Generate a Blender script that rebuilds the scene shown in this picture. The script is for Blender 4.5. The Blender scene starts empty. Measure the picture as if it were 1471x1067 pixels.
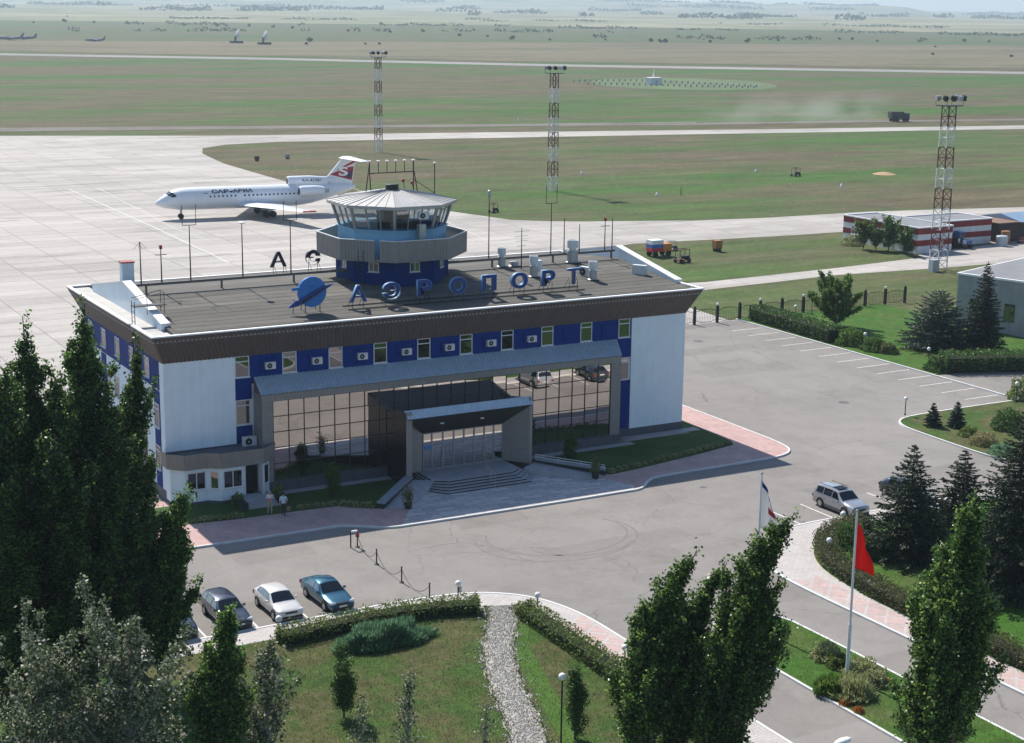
import bpy, math, random
import numpy as np
from mathutils import Vector, Matrix

SC = bpy.context.scene
COL = SC.collection
R_ = math.radians

# ---------------------------------------------------------------- camera
CAM = np.array([-33.9987, -111.7864, 36.2304])
YAW, PITCH, ROLL, FPX, PW, PH = R_(29.3895), R_(12.8265), R_(0.732), 2326.22, 1471, 1067
_f = np.array([math.sin(YAW) * math.cos(PITCH), math.cos(YAW) * math.cos(PITCH), -math.sin(PITCH)])
_r = np.array([math.cos(YAW), -math.sin(YAW), 0.0])
_u = np.cross(_r, _f)
_r, _u = math.cos(ROLL) * _r + math.sin(ROLL) * _u, -math.sin(ROLL) * _r + math.cos(ROLL) * _u
cd = bpy.data.cameras.new('camera')
cam = bpy.data.objects.new('camera', cd)
COL.objects.link(cam)
m = Matrix.Identity(4)
for i in range(3):
    m[i][0], m[i][1], m[i][2], m[i][3] = _r[i], _u[i], -_f[i], CAM[i]
cam.matrix_world = m
cd.sensor_fit = 'HORIZONTAL'
cd.sensor_width = 36.0
cd.lens = FPX / PW * 36.0
cd.clip_start = 0.5
cd.clip_end = 60000
SC.camera = cam

# ---------------------------------------------------------------- sky, sun, exposure
SUN_EL, SUN_AZ = R_(47.0), R_(-4.0)          # azimuth from +Y, clockwise
w = bpy.data.worlds.new('World')
SC.world = w
w.use_nodes = True
wn = w.node_tree.nodes
sky = wn.new('ShaderNodeTexSky')
sky.sky_type = 'NISHITA'
sky.sun_disc = False
sky.sun_elevation = SUN_EL
sky.sun_rotation = SUN_AZ
sky.altitude = 100
sky.air_density = 1.0
sky.dust_density = 0.6
sky.ozone_density = 3.0
w.node_tree.links.new(sky.outputs[0], wn['Background'].inputs[0])
wn['Background'].inputs[1].default_value = 0.108
sl = bpy.data.lights.new('sun', 'SUN')
sl.energy = 4.9
sl.angle = R_(0.53)
sl.color = (1.0, 0.94, 0.85)
sun = bpy.data.objects.new('sun', sl)
COL.objects.link(sun)
sd = Vector((math.sin(SUN_AZ) * math.cos(SUN_EL), math.cos(SUN_AZ) * math.cos(SUN_EL), math.sin(SUN_EL)))
sun.rotation_euler = sd.to_track_quat('Z', 'Y').to_euler()
sun.location = (0, 0, 90)
SC.view_settings.view_transform = 'Standard'
SC.view_settings.look = 'None'
SC.view_settings.exposure = 0.46
SC.view_settings.gamma = 1.0
SC.view_settings.use_curve_mapping = False
SC.render.engine = 'CYCLES'
SC.cycles.use_denoising = True
SC.cycles.max_bounces = 6
SC.cycles.diffuse_bounces = 2
SC.cycles.glossy_bounces = 3
SC.cycles.transmission_bounces = 3
SC.cycles.transparent_max_bounces = 6
SC.cycles.volume_bounces = 0
SC.cycles.caustics_reflective = False
SC.cycles.caustics_refractive = False

# ---------------------------------------------------------------- pixels to places (distance from the surface a thing touches)
def ray(x, y):
    return _f + _r * (x - PW / 2) / FPX - _u * (y - PH / 2) / FPX
def on(x, y, v=0.0, axis=2):
    d = ray(x, y)
    return CAM + d * ((v - CAM[axis]) / d[axis])
def G(x, y, z=0.0):
    q = on(x, y, z)
    return (float(q[0]), float(q[1]))
RIDGE_Y, EAVE_Z, RIDGE_Z = 10.85, 12.62, 13.67
def roof_z(y):
    s = (RIDGE_Z - EAVE_Z) / (RIDGE_Y + 1.06)
    return RIDGE_Z - s * abs(y - RIDGE_Y)
def on_roof(x, y):
    z = 13.0
    for _ in range(50):
        q = on(x, y, z)
        z = 0.5 * z + 0.5 * roof_z(q[1])
    return (float(q[0]), float(q[1]), float(z))
def height_at(P, y):
    lo, hi = -5.0, 60.0
    for _ in range(45):
        mid = (lo + hi) / 2
        d = np.array([P[0], P[1], mid]) - CAM
        py = PH / 2 - FPX * (d @ _u) / (d @ _f)
        if py > y: lo = mid
        else: hi = mid
    return lo

# ---------------------------------------------------------------- object helpers
def link(o, parent=None):
    COL.objects.link(o)
    if parent is not None:
        o.parent = parent
        o.matrix_parent_inverse = world_of(parent).inverted()
    return o
def world_of(o):
    if o.parent is None: return o.matrix_basis.copy()
    return world_of(o.parent) @ o.matrix_parent_inverse @ o.matrix_basis
def tag(o, label=None, cat=None, group=None, kind=None):
    if label: o['label'] = label
    if cat: o['category'] = cat
    if group: o['group'] = group
    if kind: o['kind'] = kind
    return o
def thing(name, label, cat, loc=(0, 0, 0), rz=0.0, group=None):
    o = bpy.data.objects.new(name, None)
    o.empty_display_size = 0.3
    o.location = loc
    o.rotation_euler = (0, 0, rz)
    COL.objects.link(o)
    return tag(o, label, cat, group)
def copy_tree(o, parent=None):
    c = o.copy()
    COL.objects.link(c)
    if parent is not None:
        c.parent = parent
        c.matrix_parent_inverse = o.matrix_parent_inverse.copy()
    for ch in list(o.children):
        copy_tree(ch, c)
    return c
def place(o, loc, rz=0.0, label=None, scale=None, group=None):
    o.location = loc
    o.rotation_euler = (0, 0, rz)
    if scale: o.scale = (scale, scale, scale) if not isinstance(scale, tuple) else scale
    if label: o['label'] = label
    if group: o['group'] = group
    return o

class MB:
    def __init__(s):
        s.v = []; s.f = []; s.mi = []
    def add(s, pts, faces, m=0):
        b = len(s.v)
        s.v += [tuple(float(c) for c in p) for p in pts]
        for f in faces:
            s.f.append(tuple(b + i for i in f)); s.mi.append(m)
        return s
    def box(s, x0, x1, y0, y1, z0, z1, m=0):
        return s.hexa([(x0, y0, z0), (x1, y0, z0), (x1, y1, z0), (x0, y1, z0), (x0, y0, z1), (x1, y0, z1), (x1, y1, z1), (x0, y1, z1)], m)
    def hexa(s, p, m=0):
        return s.add(p, [(3, 2, 1, 0), (4, 5, 6, 7), (0, 1, 5, 4), (1, 2, 6, 5), (2, 3, 7, 6), (3, 0, 4, 7)], m)
    def obox(s, c, ax, ay, sx, sy, z0, z1, m=0):
        """box with axes ax/ay (2D unit vectors), half sizes sx, sy"""
        P = []
        for z in (z0, z1):
            for a, b in ((-1, -1), (1, -1), (1, 1), (-1, 1)):
                P.append((c[0] + ax[0] * sx * a + ay[0] * sy * b, c[1] + ax[1] * sx * a + ay[1] * sy * b, z))
        return s.hexa(P, m)
    def prism(s, poly, z0, z1, m=0, bottom=True):
        n = len(poly)
        if sum(poly[i][0] * poly[(i + 1) % n][1] - poly[(i + 1) % n][0] * poly[i][1] for i in range(n)) < 0:
            poly = poly[::-1]
        pts = [(x, y, z0) for x, y in poly] + [(x, y, z1) for x, y in poly]
        fs = [tuple(range(n, 2 * n))] + [(i, (i + 1) % n, n + (i + 1) % n, n + i) for i in range(n)]
        if bottom: fs.append(tuple(range(n - 1, -1, -1)))
        return s.add(pts, fs, m)
    def prism_y(s, poly, y0, y1, m=0):      # polygon in XZ
        n = len(poly)
        pts = [(x, y0, z) for x, z in poly] + [(x, y1, z) for x, z in poly]
        return s.add(pts, [tuple(range(n)), tuple(range(2 * n - 1, n - 1, -1))] + [(i, n + i, n + (i + 1) % n, (i + 1) % n) for i in range(n)], m)
    def prism_x(s, poly, x0, x1, m=0):      # polygon in YZ
        n = len(poly)
        pts = [(x0, y, z) for y, z in poly] + [(x1, y, z) for y, z in poly]
        return s.add(pts, [tuple(range(n - 1, -1, -1)), tuple(range(n, 2 * n))] + [(i, (i + 1) % n, n + (i + 1) % n, n + i) for i in range(n)], m)
    def sheet(s, poly, z, m=0):
        n = len(poly)
        if sum(poly[i][0] * poly[(i + 1) % n][1] - poly[(i + 1) % n][0] * poly[i][1] for i in range(n)) < 0:
            poly = poly[::-1]
        return s.add([(x, y, z) for x, y in poly], [tuple(range(n))], m)
    def cone(s, p0, p1, r0, r1, n=8, m=0, caps=True):
        p0, p1 = Vector(p0), Vector(p1)
        d = (p1 - p0)
        if d.length < 1e-9: return s
        q = d.to_track_quat('Z', 'Y')
        pts = []
        for p, r in ((p0, r0), (p1, r1)):
            for i in range(n):
                a = 2 * math.pi * i / n
                pts.append(p + q @ Vector((r * math.cos(a), r * math.sin(a), 0)))
        fs = [(i, (i + 1) % n, n + (i + 1) % n, n + i) for i in range(n)]
        if caps: fs += [tuple(range(n - 1, -1, -1)), tuple(range(n, 2 * n))]
        return s.add(pts, fs, m)
    def tube(s, p0, p1, r, n=6, m=0):
        return s.cone(p0, p1, r, r, n, m)
    def path(s, pts, r, n=6, m=0):
        for a, b in zip(pts[:-1], pts[1:]): s.cone(a, b, r, r, n, m)
        return s
    def taper(s, pts, rads, n=6, m=0):
        """one continuous tapering tube"""
        P = [Vector(p) for p in pts]; b = len(s.v); V = []
        for k, p in enumerate(P):
            d = (P[min(k + 1, len(P) - 1)] - P[max(k - 1, 0)])
            q = d.to_track_quat('Z', 'Y')
            for i in range(n):
                a = 2 * math.pi * i / n
                V.append(p + q @ Vector((rads[k] * math.cos(a), rads[k] * math.sin(a), 0)))
        fs = []
        for k in range(len(P) - 1):
            for i in range(n):
                fs.append((k * n + i, k * n + (i + 1) % n, (k + 1) * n + (i + 1) % n, (k + 1) * n + i))
        fs.append(tuple(range(n - 1, -1, -1))); fs.append(tuple(range((len(P) - 1) * n, len(P) * n)))
        return s.add(V, fs, m)
    def lathe(s, prof, c=(0, 0, 0), n=16, m=0, axis='Z'):
        pts = []
        for r, z in prof:
            for i in range(n):
                a = 2 * math.pi * i / n
                if axis == 'Z': pts.append((c[0] + r * math.cos(a), c[1] + r * math.sin(a), c[2] + z))
                elif axis == 'X': pts.append((c[0] + z, c[1] + r * math.cos(a), c[2] + r * math.sin(a)))
                else: pts.append((c[0] + r * math.sin(a), c[1] + z, c[2] + r * math.cos(a)))
        k = len(prof)
        fs = [(j * n + i, j * n + (i + 1) % n, (j + 1) * n + (i + 1) % n, (j + 1) * n + i) for j in range(k - 1) for i in range(n)]
        fs += [tuple(range(n - 1, -1, -1)), tuple(range((k - 1) * n, k * n))]
        return s.add(pts, fs, m)
    def ball(s, c, r, n=12, m=0, sz=1.0):
        k = max(5, n // 2)
        return s.lathe([(max(1e-4, r * math.sin(math.pi * j / k)), -r * sz * math.cos(math.pi * j / k)) for j in range(k + 1)], c, n, m)
    def loft(s, rings, m=0, caps=True):
        n = len(rings[0]); pts = [p for rg in rings for p in rg]
        fs = [(j * n + i, j * n + (i + 1) % n, (j + 1) * n + (i + 1) % n, (j + 1) * n + i) for j in range(len(rings) - 1) for i in range(n)]
        if caps: fs += [tuple(range(n - 1, -1, -1)), tuple(range((len(rings) - 1) * n, len(rings) * n))]
        return s.add(pts, fs, m)
    def build(s, name, mats, parent=None, smooth=False, **kw):
        me = bpy.data.meshes.new(name)
        me.from_pydata(s.v, [], s.f)
        for mt in (mats if isinstance(mats, (list, tuple)) else [mats]): me.materials.append(mt)
        if any(s.mi): me.polygons.foreach_set('material_index', s.mi)
        if smooth:
            me.polygons.foreach_set('use_smooth', [True] * len(me.polygons))
            try: me.set_sharp_from_angle(angle=R_(38))
            except Exception: pass
        me.update()
        o = bpy.data.objects.new(name, me)
        link(o, parent)
        return tag(o, kw.get('label'), kw.get('cat'), kw.get('group'), kw.get('kind'))
def instance(src, name, parent, matrix):
    """same mesh data at another place, as a child of parent (matrix: world)"""
    o = bpy.data.objects.new(name, src.data if hasattr(src, 'data') else src)
    COL.objects.link(o)
    if parent is not None:
        o.parent = parent
        o.matrix_parent_inverse = world_of(parent).inverted()
    o.matrix_basis = matrix
    return o

# ---------------------------------------------------------------- materials
def nodes_of(name):
    mt = bpy.data.materials.new(name)
    mt.use_nodes = True
    nt = mt.node_tree
    return mt, nt, nt.nodes, nt.links, nt.nodes['Principled BSDF']
def rgb(c): return (c[0], c[1], c[2], 1.0)
def mul(c, k): return (min(1, c[0] * k), min(1, c[1] * k), min(1, c[2] * k), 1.0)
def tex_noise(nt, scale, detail=4.0, rough=0.6, stretch=(1, 1, 1), loc=(0, 0, 0)):
    tc = nt.nodes.new('ShaderNodeTexCoord'); mp = nt.nodes.new('ShaderNodeMapping'); nz = nt.nodes.new('ShaderNodeTexNoise')
    mp.inputs['Scale'].default_value = stretch; mp.inputs['Location'].default_value = loc
    nz.inputs['Scale'].default_value = scale; nz.inputs['Detail'].default_value = detail; nz.inputs['Roughness'].default_value = rough
    nt.links.new(tc.outputs['Object'], mp.inputs[0]); nt.links.new(mp.outputs[0], nz.inputs['Vector'])
    return nz
def ramp(nt, fac, stops):
    r = nt.nodes.new('ShaderNodeValToRGB')
    el = r.color_ramp.elements
    while len(el) < len(stops): el.new(0.5)
    for e, (p, c) in zip(el, stops): e.position = p; e.color = rgb(c) if len(c) == 3 else c
    nt.links.new(fac, r.inputs[0])
    return r
def mixc(nt, fac, a, b, blend='MIX'):
    x = nt.nodes.new('ShaderNodeMix'); x.data_type = 'RGBA'; x.blend_type = blend
    for i, v in ((0, fac), (6, a), (7, b)):
        if hasattr(v, 'is_linked'): nt.links.new(v, x.inputs[i])
        elif isinstance(v, (int, float)): x.inputs[i].default_value = v
        else: x.inputs[i].default_value = rgb(v)
    return x.outputs[2]
def bump(nt, b, h, strength=0.3, dist=0.02):
    bp = nt.nodes.new('ShaderNodeBump'); bp.inputs['Strength'].default_value = strength; bp.inputs['Distance'].default_value = dist
    nt.links.new(h, bp.inputs['Height']); nt.links.new(bp.outputs[0], b.inputs['Normal'])
def M(name, c, rough=0.7, var=0.12, scale=1.5, metal=0.0, spec=0.4, bmp=0.0, bscale=None, streak=0.0, coat=0.0, emit=None):
    mt, nt, N, L, b = nodes_of(name)
    nz = tex_noise(nt, scale, 5.0, 0.62)
    r = ramp(nt, nz.outputs[0], [(0.28, mul(c, 1 - var)), (0.72, mul(c, 1 + var))])
    col = r.outputs[0]
    if streak:
        n2 = tex_noise(nt, 1.0, 4.0, 0.7, (3.0, 3.0, 0.12))
        r2 = ramp(nt, n2.outputs[0], [(0.35, (1, 1, 1)), (0.75, (1 - streak,) * 3)])
        col = mixc(nt, 1.0, col, r2.outputs[0], 'MULTIPLY')
    L.new(col, b.inputs['Base Color'])
    b.inputs['Roughness'].default_value = rough
    b.inputs['Metallic'].default_value = metal
    b.inputs['Specular IOR Level'].default_value = spec
    if coat:
        b.inputs['Coat Weight'].default_value = coat; b.inputs['Coat Roughness'].default_value = 0.06
    if bmp:
        n3 = tex_noise(nt, bscale or scale * 8, 4.0, 0.7)
        bump(nt, b, n3.outputs[0], bmp)
    if emit:
        b.inputs['Emission Color'].default_value = rgb(emit[0]); b.inputs['Emission Strength'].default_value = emit[1]
    return mt
def M_lines(name, c, period, axis=0, depth=0.35, rough=0.5, var=0.08, metal=0.0, line=0.7, width=0.12):
    """surface with fine parallel joints across an axis (felt laps, sheet seams)"""
    mt, nt, N, L, b = nodes_of(name)
    tc = N.new('ShaderNodeTexCoord'); sp = N.new('ShaderNodeSeparateXYZ'); L.new(tc.outputs['Object'], sp.inputs[0])
    md = N.new('ShaderNodeMath'); md.operation = 'PINGPONG'; md.inputs[1].default_value = period / 2
    L.new(sp.outputs[axis], md.inputs[0])
    r1 = ramp(nt, md.outputs[0], [(0.0, (line,) * 3), (min(0.99, width * period / 2 + 0.005), (1, 1, 1))])
    nz = tex_noise(nt, 0.7, 6.0, 0.65)
    r2 = ramp(nt, nz.outputs[0], [(0.3, mul(c, 1 - var)), (0.7, mul(c, 1 + var))])
    L.new(mixc(nt, 1.0, r2.outputs[0], r1.outputs[0], 'MULTIPLY'), b.inputs['Base Color'])
    b.inputs['Roughness'].default_value = rough; b.inputs['Metallic'].default_value = metal
    bump(nt, b, r1.outputs[0], depth, 0.02)
    return mt
def M_mirror(name, tint, refl=0.55, rough=0.01, dark=(0.008, 0.009, 0.012), top=0.95):
    """solar control glass: mostly a tinted mirror over a dark interior"""
    mt, nt, N, L, b = nodes_of(name)
    out = N['Material Output']
    g = N.new('ShaderNodeBsdfGlossy'); g.inputs['Color'].default_value = rgb(tint); g.inputs['Roughness'].default_value = rough
    d = N.new('ShaderNodeBsdfDiffuse'); d.inputs['Color'].default_value = rgb(dark)
    lw = N.new('ShaderNodeLayerWeight'); lw.inputs['Blend'].default_value = 0.25
    mp = N.new('ShaderNodeMapRange'); mp.inputs[3].default_value = refl; mp.inputs[4].default_value = top
    L.new(lw.outputs['Fresnel'], mp.inputs[0])
    mx = N.new('ShaderNodeMixShader')
    L.new(mp.outputs[0], mx.inputs[0]); L.new(d.outputs[0], mx.inputs[1]); L.new(g.outputs[0], mx.inputs[2]); L.new(mx.outputs[0], out.inputs[0])
    nz = tex_noise(nt, 0.35, 2.0); bp = N.new('ShaderNodeBump'); bp.inputs['Strength'].default_value = 0.012; bp.inputs['Distance'].default_value = 0.05
    L.new(nz.outputs[0], bp.inputs['Height']); L.new(bp.outputs[0], g.inputs['Normal'])
    N.remove(b)
    return mt
def M_clear(name, tint=(0.75, 0.82, 0.84), refl=0.25):
    mt, nt, N, L, b = nodes_of(name)
    out = N['Material Output']
    g = N.new('ShaderNodeBsdfGlossy'); g.inputs['Roughness'].default_value = 0.02
    t = N.new('ShaderNodeBsdfTransparent'); t.inputs['Color'].default_value = rgb(tint)
    mx = N.new('ShaderNodeMixShader'); mx.inputs[0].default_value = refl
    L.new(t.outputs[0], mx.inputs[1]); L.new(g.outputs[0], mx.inputs[2]); L.new(mx.outputs[0], out.inputs[0])
    N.remove(b)
    return mt
def M_leaf(name, dark, mid, light, trans=0.35, rough=0.45):
    mt, nt, N, L, b = nodes_of(name)
    ge = N.new('ShaderNodeNewGeometry'); oi = N.new('ShaderNodeObjectInfo')
    r = ramp(nt, ge.outputs['Random Per Island'], [(0.0, dark), (0.55, mid), (1.0, light)])
    hs = N.new('ShaderNodeHueSaturation')
    mr = N.new('ShaderNodeMapRange'); mr.inputs[3].default_value = 0.82; mr.inputs[4].default_value = 1.18
    L.new(oi.outputs['Random'], mr.inputs[0]); L.new(mr.outputs[0], hs.inputs['Value']); L.new(r.outputs[0], hs.inputs['Color'])
    L.new(hs.outputs[0], b.inputs['Base Color'])
    b.inputs['Roughness'].default_value = rough; b.inputs['Specular IOR Level'].default_value = 0.32
    tr = N.new('ShaderNodeBsdfTranslucent')
    gm = N.new('ShaderNodeGamma'); gm.inputs[1].default_value = 0.85
    L.new(hs.outputs[0], gm.inputs[0]); L.new(gm.outputs[0], tr.inputs[0])
    mx = N.new('ShaderNodeMixShader'); mx.inputs[0].default_value = trans
    L.new(b.outputs[0], mx.inputs[1]); L.new(tr.outputs[0], mx.inputs[2]); L.new(mx.outputs[0], N['Material Output'].inputs[0])
    return mt
def M_ground(name, cols, scale=0.02, stretch=(1, 1, 1), fine=1.5, rough=0.95, finevar=0.18, bmp=0.4, mid=0.25):
    """broad patches of several colours plus fine mottling"""
    mt, nt, N, L, b = nodes_of(name)
    n1 = tex_noise(nt, scale, 6.0, 0.62, stretch)
    k = len(cols)
    r = ramp(nt, n1.outputs[0], [(0.3 + 0.4 * i / (k - 1), c) for i, c in enumerate(cols)])
    n2 = tex_noise(nt, fine, 6.0, 0.75)
    r2 = ramp(nt, n2.outputs[0], [(0.3, (1 - finevar,) * 3), (0.7, (1 + finevar * 0.5,) * 3)])
    n4 = tex_noise(nt, mid, 5.0, 0.7)
    r4 = ramp(nt, n4.outputs[0], [(0.3, (1 - finevar,) * 3), (0.7, (1 + finevar * 0.5,) * 3)])
    c = mixc(nt, 1.0, r.outputs[0], r2.outputs[0], 'MULTIPLY')
    c = mixc(nt, 1.0, c, r4.outputs[0], 'MULTIPLY')
    L.new(c, b.inputs['Base Color'])
    b.inputs['Roughness'].default_value = rough; b.inputs['Specular IOR Level'].default_value = 0.15
    if bmp: bump(nt, b, n2.outputs[0], bmp, 0.08)
    return mt
def M_brick(name, c1, c2, mortar, bw, bh, rough=0.85, ms=0.012, rot=0.0, var=0.15, bmp=0.3, offset=0.5, big=None):
    mt, nt, N, L, b = nodes_of(name)
    tc = N.new('ShaderNodeTexCoord'); mp = N.new('ShaderNodeMapping'); mp.inputs['Rotation'].default_value = (0, 0, rot)
    br = N.new('ShaderNodeTexBrick'); L.new(tc.outputs['Object'], mp.inputs[0]); L.new(mp.outputs[0], br.inputs['Vector'])
    br.offset = offset
    br.inputs['Color1'].default_value = rgb(c1); br.inputs['Color2'].default_value = rgb(c2); br.inputs['Mortar'].default_value = rgb(mortar)
    br.inputs['Scale'].default_value = 1.0; br.inputs['Brick Width'].default_value = bw; br.inputs['Row Height'].default_value = bh
    br.inputs['Mortar Size'].default_value = ms; br.inputs['Mortar Smooth'].default_value = 0.2
    nz = tex_noise(nt, big or 0.5, 6.0, 0.7)
    r = ramp(nt, nz.outputs[0], [(0.3, (1 - var,) * 3), (0.7, (1 + var * 0.4,) * 3)])
    L.new(mixc(nt, 1.0, br.outputs['Color'], r.outputs[0], 'MULTIPLY'), b.inputs['Base Color'])
    b.inputs['Roughness'].default_value = rough; b.inputs['Specular IOR Level'].default_value = 0.25
    if bmp: bump(nt, b, br.outputs['Fac'], -bmp, 0.01)
    return mt

MAT = {}
def mats():
    A = MAT
    A['white_stucco'] = M('white_stucco', (0.80, 0.88, 0.93), 0.9, 0.05, 0.8, bmp=0.25, bscale=30, streak=0.10)
    A['white_paint'] = M('white_paint', (0.80, 0.80, 0.79), 0.6, 0.06, 2.0)
    A['white_metal'] = M('white_metal', (0.72, 0.74, 0.75), 0.45, 0.08, 1.2, streak=0.12)
    A['plinth'] = M('plinth_stone', (0.085, 0.09, 0.105), 0.6, 0.2, 2.0, bmp=0.2)
    A['blue'] = M('blue_panel', (0.000, 0.030, 0.20), 0.6, 0.12, 1.0, streak=0.1, spec=0.12)
    A['blue_dark'] = M('tower_blue', (0.000, 0.030, 0.165), 0.75, 0.15, 1.5, streak=0.15, spec=0.12)
    A['cyan'] = M('pale_blue_paint', (0.25, 0.50, 0.68), 0.6, 0.08, 1.5, streak=0.1)
    A['fascia'] = M('brown_sheet', (0.130, 0.100, 0.092), 0.5, 0.10, 2.5, metal=0.15, streak=0.12)
    A['greysheet'] = M('grey_sheet', (0.285, 0.265, 0.25), 0.5, 0.07, 2.0, metal=0.25, streak=0.08)
    A['bluesheet'] = M('blue_grey_sheet', (0.44, 0.53, 0.60), 0.4, 0.10, 2.0, metal=0.3, streak=0.05)
    A['beam'] = M('beam_paint', (0.13, 0.12, 0.115), 0.6, 0.15, 2.0)
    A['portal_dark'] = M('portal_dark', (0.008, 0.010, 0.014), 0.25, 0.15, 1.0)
    A['mullion'] = M('dark_mullion', (0.035, 0.032, 0.032), 0.4, 0.1, 2.0, metal=0.4)
    A['felt'] = M_lines('roof_felt', (0.076, 0.071, 0.060), 0.95, 1, 0.5, 0.9, 0.25, line=0.55, width=0.14)
    mt, nt, N, L, b = nodes_of('felt_strip')
    oi = N.new('ShaderNodeObjectInfo'); r0 = ramp(nt, oi.outputs['Random'], [(0.0, (0.082, 0.077, 0.066)), (1.0, (0.128, 0.120, 0.104))])
    nz = tex_noise(nt, 0.6, 7.0, 0.75, (0.25, 1, 1)); r1 = ramp(nt, nz.outputs[0], [(0.3, (0.58,) * 3), (0.7, (1.28,) * 3)])
    n2 = tex_noise(nt, 6.0, 5.0, 0.75); r2 = ramp(nt, n2.outputs[0], [(0.3, (0.80,) * 3), (0.7, (1.12,) * 3)])
    L.new(mixc(nt, 1.0, mixc(nt, 1.0, r0.outputs[0], r1.outputs[0], 'MULTIPLY'), r2.outputs[0], 'MULTIPLY'), b.inputs['Base Color'])
    b.inputs['Roughness'].default_value = 0.92; bump(nt, b, n2.outputs[0], 0.4, 0.03)
    A['felt_strip'] = mt
    A['capping'] = M('white_capping', (0.78, 0.79, 0.79), 0.5, 0.06, 1.0, streak=0.06)
    A['curtain'] = M_mirror('solar_glass', (0.90, 0.83, 0.78), 0.64)
    A['window'] = M_mirror('window_glass', (0.80, 0.80, 0.86), 0.22, 0.02, (0.01, 0.012, 0.014))
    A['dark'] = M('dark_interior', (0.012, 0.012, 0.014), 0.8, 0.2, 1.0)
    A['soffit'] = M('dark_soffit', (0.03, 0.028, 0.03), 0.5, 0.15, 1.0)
    A['frame'] = M('white_frame', (0.70, 0.71, 0.72), 0.45, 0.05, 2.0)
    A['ac'] = M('ac_casing', (0.62, 0.63, 0.62), 0.5, 0.06, 3.0)
    A['black'] = M('black_plastic', (0.015, 0.015, 0.017), 0.5, 0.1, 3.0)
    A['iron'] = M('dark_iron', (0.03, 0.03, 0.033), 0.55, 0.2, 4.0, metal=0.5)
    A['steel'] = M('galvanised', (0.42, 0.43, 0.44), 0.45, 0.12, 3.0, metal=0.6)
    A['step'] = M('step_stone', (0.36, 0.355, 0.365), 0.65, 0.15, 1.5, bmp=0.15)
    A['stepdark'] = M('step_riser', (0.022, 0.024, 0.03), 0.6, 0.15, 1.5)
    A['letter_blue'] = M('letter_blue', (0.006, 0.045, 0.22), 0.4, 0.1, 2.0)
    A['letter_rim'] = M('letter_rim', (0.16, 0.29, 0.48), 0.45, 0.1, 2.0)
    A['letter_navy'] = M('letter_navy', (0.01, 0.012, 0.04), 0.5, 0.1, 2.0)
    A['emblem'] = M('emblem_blue', (0.02, 0.17, 0.50), 0.4, 0.12, 1.5, streak=0.1)
    A['red_paint'] = M('red_paint', (0.30, 0.035, 0.03), 0.6, 0.15, 2.0)
    A['lamp_globe'] = M('opal_globe', (0.80, 0.79, 0.76), 0.35, 0.04, 5.0)
    A['concrete'] = M('concrete', (0.34, 0.335, 0.33), 0.9, 0.12, 1.0, bmp=0.2)
    A['kerb'] = M('kerb_white', (0.62, 0.62, 0.61), 0.8, 0.12, 1.5)
    A['bark'] = M('bark', (0.10, 0.085, 0.07), 0.95, 0.3, 4.0, bmp=0.4)
    A['bark_pale'] = M('bark_pale', (0.26, 0.25, 0.22), 0.9, 0.35, 3.0, bmp=0.3)
mats()
# ================================================================ THE SETTING
rnd = random.Random(7)
def M_field(name, greens, dries, ang=R_(30), k=0.5):
    """open airfield grass: patches of green and dry growth lying along the runway, mown streaks and tussocks"""
    mt, nt, N, L, b = nodes_of(name)
    tc = N.new('ShaderNodeTexCoord')
    def nz(s, st=(0.35, 1.0, 1.0), d=7.0, r=0.66):
        mp = N.new('ShaderNodeMapping'); mp.inputs['Rotation'].default_value = (0, 0, ang); mp.inputs['Scale'].default_value = st
        L.new(tc.outputs['Object'], mp.inputs[0])
        n = N.new('ShaderNodeTexNoise'); n.inputs['Scale'].default_value = s; n.inputs['Detail'].default_value = d; n.inputs['Roughness'].default_value = r
        L.new(mp.outputs[0], n.inputs['Vector']); return n.outputs[0]
    g = ramp(nt, nz(0.06), [(0.32, greens[0]), (0.68, greens[1])]).outputs[0]
    d = ramp(nt, nz(0.11), [(0.32, dries[0]), (0.68, dries[1])]).outputs[0]
    f = ramp(nt, nz(0.013, (0.30, 1, 1), 9.0, 0.72), [(k - 0.07, (0, 0, 0)), (k + 0.07, (1, 1, 1))]).outputs[0]
    c = mixc(nt, f, g, d)
    for sc, st, lo, hi in ((0.35, (0.06, 1, 1), 0.72, 1.18), (0.9, (1, 1, 1), 0.62, 1.22), (0.16, (0.6, 1, 1), 0.78, 1.14)):
        r2 = ramp(nt, nz(sc, st, 8.0, 0.8), [(0.32, (lo,) * 3), (0.68, (hi,) * 3)])
        c = mixc(nt, 1.0, c, r2.outputs[0], 'MULTIPLY')
    L.new(c, b.inputs['Base Color'])
    b.inputs['Roughness'].default_value = 0.95; b.inputs['Specular IOR Level'].default_value = 0.1
    n2 = tex_noise(nt, 0.9, 8.0, 0.8)
    bump(nt, b, n2.outputs[0], 0.6, 0.2)
    return mt
MAT['field'] = M_field('airfield_grass', ((0.048, 0.108, 0.022), (0.078, 0.165, 0.036)), ((0.098, 0.088, 0.050), (0.165, 0.142, 0.085)), k=0.472)
MAT['verge'] = M_field('verge_grass', ((0.052, 0.112, 0.024), (0.085, 0.16, 0.038)), ((0.105, 0.10, 0.052), (0.155, 0.14, 0.08)), 0.2, 0.5)
MAT['lawn'] = M_ground('lawn', ((0.042, 0.125, 0.014), (0.06, 0.135, 0.02), (0.10, 0.125, 0.04)), 0.2, (1, 1, 1), 5.0, finevar=0.35, mid=0.9)
MAT['lawn_dry'] = M_ground('dry_lawn', ((0.045, 0.105, 0.018), (0.06, 0.11, 0.024), (0.11, 0.105, 0.045), (0.045, 0.105, 0.018)), 0.22, (1, 1, 1), 5.0, finevar=0.38, mid=0.9)
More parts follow.
